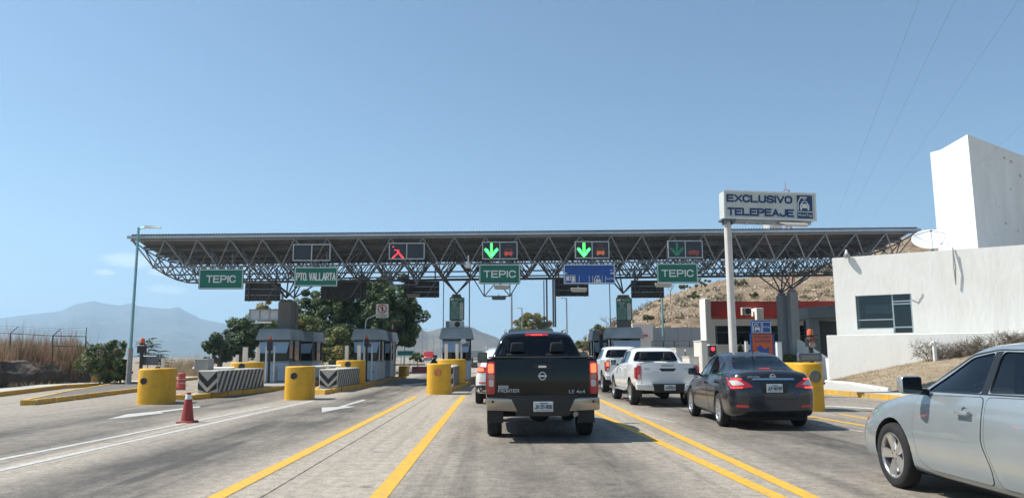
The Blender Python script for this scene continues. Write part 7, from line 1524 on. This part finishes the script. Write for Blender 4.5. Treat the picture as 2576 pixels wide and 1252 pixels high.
PK = dict(st=bst, wb=3.15, r=.375, tw=.255, tx=.925, spokes=6, rim=.6, rear=lambda z: .03*max(0, (z-1.0)/.3), front=lambda z: .12*max(0, (z-.7)/.3)**1.5, belt=1.22, cabin=[(.70, .80), (2.6, .80), (2.6, 1.1), (2.0, 1.66), (.82, 1.70), (.72, 1.30)], cabin_mid=1.3, wind_y=3.2, cab_back=.30,
  side=[[(2.42, 1.24), (2.36, 1.30), (2.0, 1.64), (1.68, 1.71), (1.64, 1.26)], [(1.56, 1.265), (1.60, 1.715), (1.0, 1.71), (.86, 1.60), (.84, 1.30)]], frames=[[(1.68, 1.71), (1.60, 1.715), (1.56, 1.25), (1.64, 1.245)]],
  rearwin=[(-.72, 1.325), (.72, 1.325), (.60, 1.69), (-.60, 1.69)], windscreen=[(-.74, 1.22), (.74, 1.22), (.56, 1.70), (-.56, 1.70)],
  doors=[[(2.5, 1.19), (2.55, .8), (2.45, .52), (1.62, .50), (1.62, 1.23)], [(1.57, 1.23), (1.57, .50), (.92, .52), (.75, .85), (.72, 1.25)]], handles=[(1.75, 1.08), (.92, 1.10)], bedgap=[(.49, .58), (.515, .58), (.515, 1.25), (.49, 1.25)], mx=.90, my=2.30, mz=1.30, headlamp=[(.46, .80), (.74, .84), (.78, .98), (.56, .95)])
fl, fr_ = G(1225, 1095), G(1500, 1095); cxf = (fl.x+fr_.x)/2-.03; FY = (fl.y+fr_.y)/2+.1
car, bv = pickup('black_pickup', 'black double cab pickup straight ahead, plate JX-25-958', (cxf, FY, 0), R(0), dict(PK, rglass=GT, glass=GT), BLK)
ty = surf(bv, 0, 1.0)
patch(bv, [(-.755, .70), (.755, .70), (.755, 1.262), (-.755, 1.262)], 'B', .0015, 'tailgate_seam', TRIM, car, thick=.004); patch(bv, [(-.745, .71), (.745, .71), (.745, 1.255), (-.745, 1.255)], 'B', .006, 'tailgate', BLK, car, thick=.004, rnd_=.04)
patch(bv, [(-.80, 1.268), (.80, 1.268), (.80, 1.29), (-.80, 1.29)], 'B', .02, 'tailgate_cap', DARK, car)
s = MB(); s.box(-.88, .88, ty-.0, .42, 1.285, 1.31); s.build('bed_cover', DARK, car, bevel=.012)
for sx in (-1, 1):
    q = lambda pts: [(sx*a, b) for a, b in pts] if sx > 0 else [(sx*a, b) for a, b in pts][::-1]
    lt = patch(bv, q([(.765, .755), (.885, .755), (.90, .90), (.895, 1.20), (.86, 1.235), (.765, 1.235)]), 'B', .014, 'tail_light', RLENS, car, rnd_=.025, res=.05)
    patch(bv, q([(.785, 1.065), (.872, 1.065), (.872, 1.20), (.785, 1.20)]), 'B', .020, 'lit_lens', RLIT, lt, res=.05, rnd_=.02); patch(bv, q([(.785, .975), (.868, .975), (.868, 1.045), (.785, 1.045)]), 'B', .020, 'indicator_lens', mat('pinkish_lens', (.45, .20, .16), .2, coat=1), lt, rnd_=.02); patch(bv, q([(.785, .865), (.862, .865), (.862, .965), (.785, .965)]), 'B', .020, 'reverse_lens', CLENS, lt, rnd_=.02)
    s = MB(); x0, x1 = sorted((sx*.46, sx*.93)); M = 1
    f0 = ty-.20; ins_ = lambda a: a
    s.frus([(sx*.40, f0+.02, .50), (sx*.90, f0+.06, .52), (sx*.915, ty+.1, .52), (sx*.40, ty+.1, .50)] if sx > 0 else [(sx*.90, f0+.06, .52), (sx*.40, f0+.02, .50), (sx*.40, ty+.1, .50), (sx*.915, ty+.1, .52)], [(sx*.50, f0, .70), (sx*.90, f0+.05, .71), (sx*.91, ty+.1, .71), (sx*.50, ty+.1, .70)] if sx > 0 else [(sx*.90, f0+.05, .71), (sx*.50, f0, .70), (sx*.50, ty+.1, .70), (sx*.91, ty+.1, .71)]); bm_ = s.build('bumper_corner', mat('bumper_chrome', (.36, .345, .32), .2, .9, var=.08), car, bevel=.025, seg=2)  # beige of the reflected road is put into the chrome colour
    s = MB(); s.lathe([(.022, 0), (.018, .012), (.001, .014)], 12, Matrix.Translation((sx*.80, f0+.045, .655)) @ Matrix.Rotation(R(90), 4, 'X')); s.build('parking_sensor', DARK, bm_)
s = MB(); s.frus([(-.42, f0+.04, .42), (.42, f0+.04, .42), (.42, ty+.15, .42), (-.42, ty+.15, .42)], [(-.52, f0+.03, .715), (.52, f0+.03, .715), (.52, ty+.15, .715), (-.52, ty+.15, .715)]); s.build('bumper_centre', DARK, car, bevel=.03, seg=2)
s = MB(); s.box(-.55, .55, f0+.05, ty, .716, .735); s.build('bumper_step', DARK, car)
plate(car, 0, f0+.022, .575, 'JX-25-958')
zt_ = 1.14; yy = surf(bv, 0, 1.15)-.006
s = MB(); s.prism(rpoly([(-.16, 1.12), (.16, 1.12), (.16, 1.19), (-.16, 1.19)], .03), XZ(yy), -.004, .0); hd = s.build('handle_recess', DARK, car); s = MB(); s.box(-.065, .065, yy-.035, yy-.004, 1.135, 1.175); s.build('tailgate_handle', CHROME, car, bevel=.01)
emblem(car, 0, surf(bv, 0, 1.02)-.010, 1.02, .062)
put_text('FRONTIER', -.545, .805, surft(bv, -.55, .80, .4), .34, .05, BADGE, car, .02); s = MB(); yb = surft(bv, -.6, .86, .2); s.box(-.71, -.55, yb-.006, yb, .84, .88); nb = s.build('model_plate', BADGE, car); put_text('NP300', -.63, .86, yb-.006, .13, .025, BLACKP, nb, .02, ext=.002); put_text('LE 4x4', .555, .79, surft(bv, .55, .79, .3), .26, .05, BADGE, car, .02)
rl = surf(bv, 0, 1.745); s = MB(); h = bv.ray_cast(Vector((0, -6, 1.755)), Vector((0, 1, 0))); yh = h[0].y if h[0] else .7
patch(bv, [(-.22, 1.725), (.22, 1.725), (.20, 1.765), (-.20, 1.765)], 'B', .012, 'high_brake_light', RLENS, car, rnd_=.015, res=.04); 
s = MB()
for k in range(7): hh_ = bv.ray_cast(Vector((-.09+.03*k, -6, 1.745)), Vector((0, 1, 0))); s.ball(hh_[0]+Vector((0, -.016, 0)), .011, 4)
s.build('brake_leds', BRAKE, car)
for sx in (-1, 1): s = MB(); s.path([(sx*.55, .95, 1.79), (sx*.57, 1.15, 1.87), (sx*.57, 1.75, 1.87), (sx*.56, 1.95, 1.79)], .018, 6); s.build('roof_rail', GALV, car)
def stretch(v):
    z = v.z; z = z if z < .62 else (.62+(z-.62)*(.735/.66) if z < 1.28 else 1.355+(z-1.28)*(.53/.57)); return Vector((v.x*1.03, v.y, z))
deform_tree(car, stretch)
# white pickup
WPT = mat('white_car_paint', (.78, .78, .76), .3, var=.03, coat=1.0)
def lower(st, k, y0=0): return [(a, b, c, d-(k if d > .9 else 0), e, f-k*(1.6 if f > 1.5 else 1), g) for a, b, c, d, e, f, g in st]
PK2 = dict(PK, st=lower(bst, .03), wb=3.08, spokes=6, style=1)
hl, hr = G(1585, 1017), G(1712, 1012); 
PKH = dict(PK, wb=3.08, style=1, st=[(a, b, c, d-.02, e, f-(.075 if f > 1.5 else .02), g) for a, b, c, d, e, f, g in bst], rearwin=[(-.70, 1.31), (.70, 1.31), (.58, 1.62), (-.58, 1.62)], cabin=[(.70, .80), (2.6, .80), (2.6, 1.08), (2.0, 1.60), (.82, 1.63), (.72, 1.28)], windscreen=[(-.74, 1.2), (.74, 1.2), (.56, 1.62), (-.56, 1.62)],
  side=[[(2.42, 1.22), (2.36, 1.28), (2.0, 1.58), (1.68, 1.64), (1.64, 1.24)], [(1.56, 1.245), (1.60, 1.645), (1.0, 1.64), (.86, 1.54), (.84, 1.28)]], frames=[[(1.68, 1.64), (1.60, 1.645), (1.56, 1.23), (1.64, 1.225)]], mz=1.26, bed=(-.98, .42, .78), rglass=GR)
def white_truck(label, loc, rz, S, txt_l, txt_r, plt, lit, name='white_pickup'):
    car, bv = pickup(name, label, loc, rz, S, WPT); ty = surf(bv, 0, 1.0)
    patch(bv, [(-.755, .66), (.755, .66), (.755, 1.25), (-.755, 1.25)], 'B', .0015, 'tailgate_seam', TRIM, car, thick=.004); patch(bv, [(-.748, .668), (.748, .668), (.748, 1.245), (-.748, 1.245)], 'B', .006, 'tailgate', WPT, car, thick=.004, rnd_=.04)
    for sx in (-1, 1):
        q = lambda pts: [(sx*a, b) for a, b in pts] if sx > 0 else [(sx*a, b) for a, b in pts][::-1]
        lt = patch(bv, q([(.765, .80), (.905, .80), (.905, 1.10), (.87, 1.20), (.765, 1.20)]), 'B', .014, 'tail_light', RLENS, car, rnd_=.025, res=.05); patch(bv, q([(.78, .82), (.86, .82), (.86, .93), (.78, .93)]), 'B', .02, 'reverse_lens', CLENS, lt, rnd_=.02)
        lw = [(-.985, .83), (-.86, .85), (-.83, 1.14), (-.985, 1.17)]; patch(bv, lw, 'L' if sx < 0 else 'R', .010, 'side_tail_light', RLENS, lt, rnd_=.03, res=.05)
        if lit: patch(bv, q([(.78, 1.0), (.88, 1.0), (.87, 1.15), (.78, 1.15)]), 'B', .02, 'lit_lens', RLIT, lt, rnd_=.02, res=.05)
        s = MB(); f0 = ty-.16; s.frus([(sx*.42, f0+.02, .47), (sx*.90, f0+.08, .50), (sx*.915, ty+.1, .50), (sx*.42, ty+.1, .47)] if sx > 0 else [(sx*.90, f0+.08, .50), (sx*.42, f0+.02, .47), (sx*.42, ty+.1, .47), (sx*.915, ty+.1, .50)], [(sx*.46, f0, .66), (sx*.93, f0+.06, .67), (sx*.935, ty+.1, .67), (sx*.46, ty+.1, .66)] if sx > 0 else [(sx*.93, f0+.06, .67), (sx*.46, f0, .66), (sx*.46, ty+.1, .66), (sx*.935, ty+.1, .67)]); s.build('bumper_corner', WPT, car, bevel=.03, seg=2)
        s = MB(); x0, x1 = sorted((sx*.80, sx*.98)); s.box(x0, x1, .65, 2.35, .40, .45); s.build('side_step', GALV, car, bevel=.015)
        s = MB()
    s = MB(); s.frus([(-.42, f0+.04, .42), (.42, f0+.04, .42), (.42, ty+.15, .42), (-.42, ty+.15, .42)], [(-.47, f0+.03, .675), (.47, f0+.03, .675), (.47, ty+.15, .675), (-.47, ty+.15, .675)]); s.build('bumper_centre', DARK, car, bevel=.03, seg=2); plate(car, .02, f0+.022, .56, plt)
    yy = surf(bv, 0, 1.1)-.006; s = MB(); s.prism([(-.17, 1.03), (.17, 1.03), (.24, 1.10), (.24, 1.115), (-.24, 1.115), (-.24, 1.10)], XZ(yy), -.006, 0); s.build('handle_recess', DARK, car); s = MB(); s.box(-.18, .18, yy-.006, yy, 1.185, 1.205); s.build('slot', DARK, car)
    if txt_l: put_text(txt_l, -.60, 1.10, surft(bv, -.6, 1.1, .2), .16, .04, mat('grey_badge', (.25, .25, .26), .4), car, .02)
    if txt_r: put_text(txt_r, .57, 1.10, surft(bv, .57, 1.1, .2), .20, .035, mat('grey_badge', (.25, .25, .26), .4), car, .02)
    return car
white_truck('nearer white double cab pickup left of the grey sedan', ((hl.x+hr.x)/2+.05, hl.y-.05, 0), R(0), PKH, 'TOYOTA', 'HILUX', 'JC-5076-1', False).scale = (.96, .98, .93)
ll = G(1524, 986); white_truck('farther white double cab pickup with a lit brake light', (ll.x+.80, ll.y+.2, 0), R(0), PKH, None, None, None, True)
# white car ahead of the black pickup
SUVP = dict(SEDAN1, st=[(-.92, .40, .78, 1.05, .70, 1.12, .45), (-.84, .34, .86, 1.08, .78, 1.30, .52), (-.62, .30, .91, 1.09, .80, 1.50, .57), (-.3, .28, .92, 1.08, .83, 1.585, .60), (.3, .26, .925, 1.06, .85, 1.62, .62), (.9, .26, .925, 1.04, .86, 1.63, .62), (1.3, .26, .925, 1.02, .86, 1.60, .62), (1.7, .26, .925, 1.0, .85, 1.42, .63), (2.1, .26, .925, .99, .84, 1.14, .66), (2.4, .27, .92, .97, .82, 1.04, .64), (2.9, .28, .90, .93, .78, .97, .56), (3.3, .30, .85, .84, .70, .87, .46), (3.5, .34, .76, .74, .60, .75, .38)], wb=2.64, r=.35, tw=.23, tx=.925, spokes=5, style=1, rear=lambda z: .05*max(0, (z-.9)/.4)+.06*max(0, (.45-z)/.2), rc=.18,
  cabin=[(-.45, .66), (2.05, .66), (2.05, .96), (1.35, 1.50), (-.1, 1.52), (-.45, 1.2)], side=[[(1.96, 1.03), (1.90, 1.09), (1.34, 1.47), (1.0, 1.53), (.96, 1.06)], [(.88, 1.065), (.92, 1.535), (.3, 1.53), (.05, 1.48), (.0, 1.10)]], frames=[[(1.0, 1.53), (.92, 1.535), (.88, 1.05), (.96, 1.048)]], rearwin=[(-.64, 1.12), (.64, 1.12), (.50, 1.47), (-.50, 1.47)], windscreen=[(-.72, 1.06), (.72, 1.06), (.54, 1.50), (-.54, 1.50)],
  doors=[[(2.0, 1.0), (2.03, .6), (1.96, .40), (1.8, .34), (.84, .34), (.84, .45), (.95, .6), (.93, 1.04)], [(.89, 1.04), (.91, .6), (.80, .45), (.75, .34), (.42, .34), (.36, .5), (.14, .8), (.05, 1.06)]], handles=[(1.1, .9), (.2, .93)], mx=.90, my=1.95, mz=1.10, msz=1.2, mirror_mat=TRIM, headlamp=[(.46, .66), (.74, .70), (.80, .86), (.60, .82)], cabin_mid=.9, wind_y=2.7)
sv = G(1196, 1014); car, bv = sedan('white_crossover', 'white crossover half hidden ahead of the black pickup', (sv.x+.93, sv.y+.05, 0), R(0), SUVP, WPT)
for sx in (-1, 1):
    q = lambda pts: [(sx*a, b) for a, b in pts] if sx > 0 else [(sx*a, b) for a, b in pts][::-1]
    lt = patch(bv, q([(.48, .93), (.86, .91), (.90, 1.07), (.80, 1.09), (.50, 1.06)]), 'B', .010, 'tail_light', RLENS, car, rnd_=.03, res=.05); patch(bv, q([(.66, .96), (.82, .95), (.85, 1.05), (.68, 1.05)]), 'B', .018, 'lit_lens', RLIT, lt, rnd_=.02, res=.05); patch(bv, q([(.5, .60), (.80, .61), (.82, .65), (.52, .65)]), 'B', .008, 'reflector', RLENS, car)
    s = MB(); s.path([(sx*.60, -.35, 1.60), (sx*.62, -.1, 1.66), (sx*.62, 1.1, 1.68), (sx*.61, 1.3, 1.62)], .022, 6); s.build('roof_rail', GALV, car)
patch(bv, [(-.92, .36), (.92, .36), (.92, .56), (-.92, .56)], 'B', .006, 'lower_cladding', DARK, car); patch(bv, [(-.78, .36), (-.55, .36), (-.55, .55), (-.78, .55)], 'L', .006, 'side_cladding', DARK, car); plate(car, 0, surf(bv, 0, .80)-.014, .80, None)
# ================================================================== the man behind the centre barrier
def skin(name, verts, edges, rad, m, parent, sub=2, root=0):
    me = bpy.data.meshes.new(name); me.from_pydata(verts, edges, []); o = obj(name, me); o.modifiers.new('k', 'SKIN'); 
    for i, r_ in enumerate(rad): me.skin_vertices[0].data[i].radius = (r_ if isinstance(r_, tuple) else (r_, r_))
    me.skin_vertices[0].data[root].use_root = True
    md = o.modifiers.new('s', 'SUBSURF'); md.levels = sub; md.render_levels = sub
    out = bpy.data.meshes.new_from_object(o.evaluated_get(bpy.context.evaluated_depsgraph_get())); bpy.data.objects.remove(o); out.name = name; out.materials.clear(); out.materials.append(m); out.polygons.foreach_set('use_smooth', [True]*len(out.polygons)); return obj(name, out, parent)
py_ = 37.2; pp = P(1092, 893, py_); man = empty('person', (pp.x-.05, py_, -.02)); tag(man, 'person in dark clothes and cap leaning on the centre yellow barrier, facing right', 'person'); man.scale = (1, 1, pp.z/1.40)
CLO = mat('dark_cloth', (.016, .017, .022), .9, var=.3); SKN = mat('skin', (.26, .15, .10), .6, var=.1)
V = [(-.05, 0, .82), (-.02, 0, 1.0), (.04, 0, 1.17), (.07, 0, 1.24), (.05, -.16, 1.18), (.05, .16, 1.18), (.20, -.22, 1.02), (.20, .22, 1.02), (.40, -.18, 1.06), (.40, .18, 1.04), (-.05, -.09, .76), (-.05, .09, .76), (.0, -.10, .45), (-.04, .10, .45), (-.05, -.10, .08), (-.12, .11, .08), (.08, -.11, .03), (.02, .12, .03), (-.02, 0, .92)]
E_ = [(0, 18), (18, 1), (1, 2), (2, 3), (2, 4), (2, 5), (4, 6), (5, 7), (6, 8), (7, 9), (0, 10), (0, 11), (10, 12), (11, 13), (12, 14), (13, 15), (14, 16), (15, 17)]
rad = [(.13, .15), (.12, .15), (.12, .17), .06, .07, .07, .05, .05, .04, .04, .09, .09, .065, .065, .05, .05, .04, .04, (.12, .145)]
skin('body', V, E_, rad, CLO, man)
s = MB(); s.ball((.115, 0, 1.325), .092, 10, sc=(1.0, .82, 1.2)); s.v = [(x+(.012 if x > .19 and z < 1.33 else 0), y, z) for x, y, z in s.v]; s.ball((.205, 0, 1.315), .018, 5); s.ball((.115, -.078, 1.32), .022, 5, sc=(.6, .4, 1)); s.ball((.115, .078, 1.32), .022, 5, sc=(.6, .4, 1)); s.tube((.085, 0, 1.19), (.10, 0, 1.28), .052, 10); s.build('head', SKN, man, smooth=True)
s = MB(); s.lathe([(.098, 0), (.096, .05), (.07, .085), (.001, .10)], 16, Matrix.Translation((.108, 0, 1.355)) @ Matrix.Diagonal((1.03, .88, .8, 1))); s.box(.17, .27, -.06, .06, 1.352, 1.362); s.build('cap', CLO, man, smooth=True)
for sy, hz_ in ((-1, 1.06), (1, 1.04)):
    s = MB(); s.ball((.455, sy*.175, hz_), .042, 6, sc=(1.2, .9, .5))
    for k in range(4): a = (k-1.5)*.018; s.path([(.49, sy*.175+a, hz_+.005), (.525+.006*(k in (1, 2)), sy*.175+a*1.15, hz_-.004), (.55+.01*(k in (1, 2)), sy*.175+a*1.2, hz_-.02)], [.0095, .009, .007], 6)
    s.path([(.45, sy*.175-sy*.035, hz_), (.475, sy*.175-sy*.058, hz_-.008), (.50, sy*.175-sy*.062, hz_-.018)], [.011, .010, .008], 6); s.build('hand', SKN, man, smooth=True)
# ================================================================== haze
s = MB(); s.box(-8800, 8800, -250, 8600, -1.2, 560); hz = s.build('haze', [])
hm = bpy.data.materials.new('haze_air'); hm.use_nodes = True; N = hm.node_tree.nodes; N.remove(N['Principled BSDF']); pv_ = N.new('ShaderNodeVolumePrincipled')
pv_.inputs['Color'].default_value = (.52, .76, 1.0, 1); pv_.inputs['Density'].default_value = 0.00025; pv_.inputs['Anisotropy'].default_value = 0.3
hm.node_tree.links.new(pv_.outputs[0], N['Material Output'].inputs['Volume']); hz.data.materials.append(hm)
tag(hz, 'pale blue haze in the air', 'haze', kind='stuff')
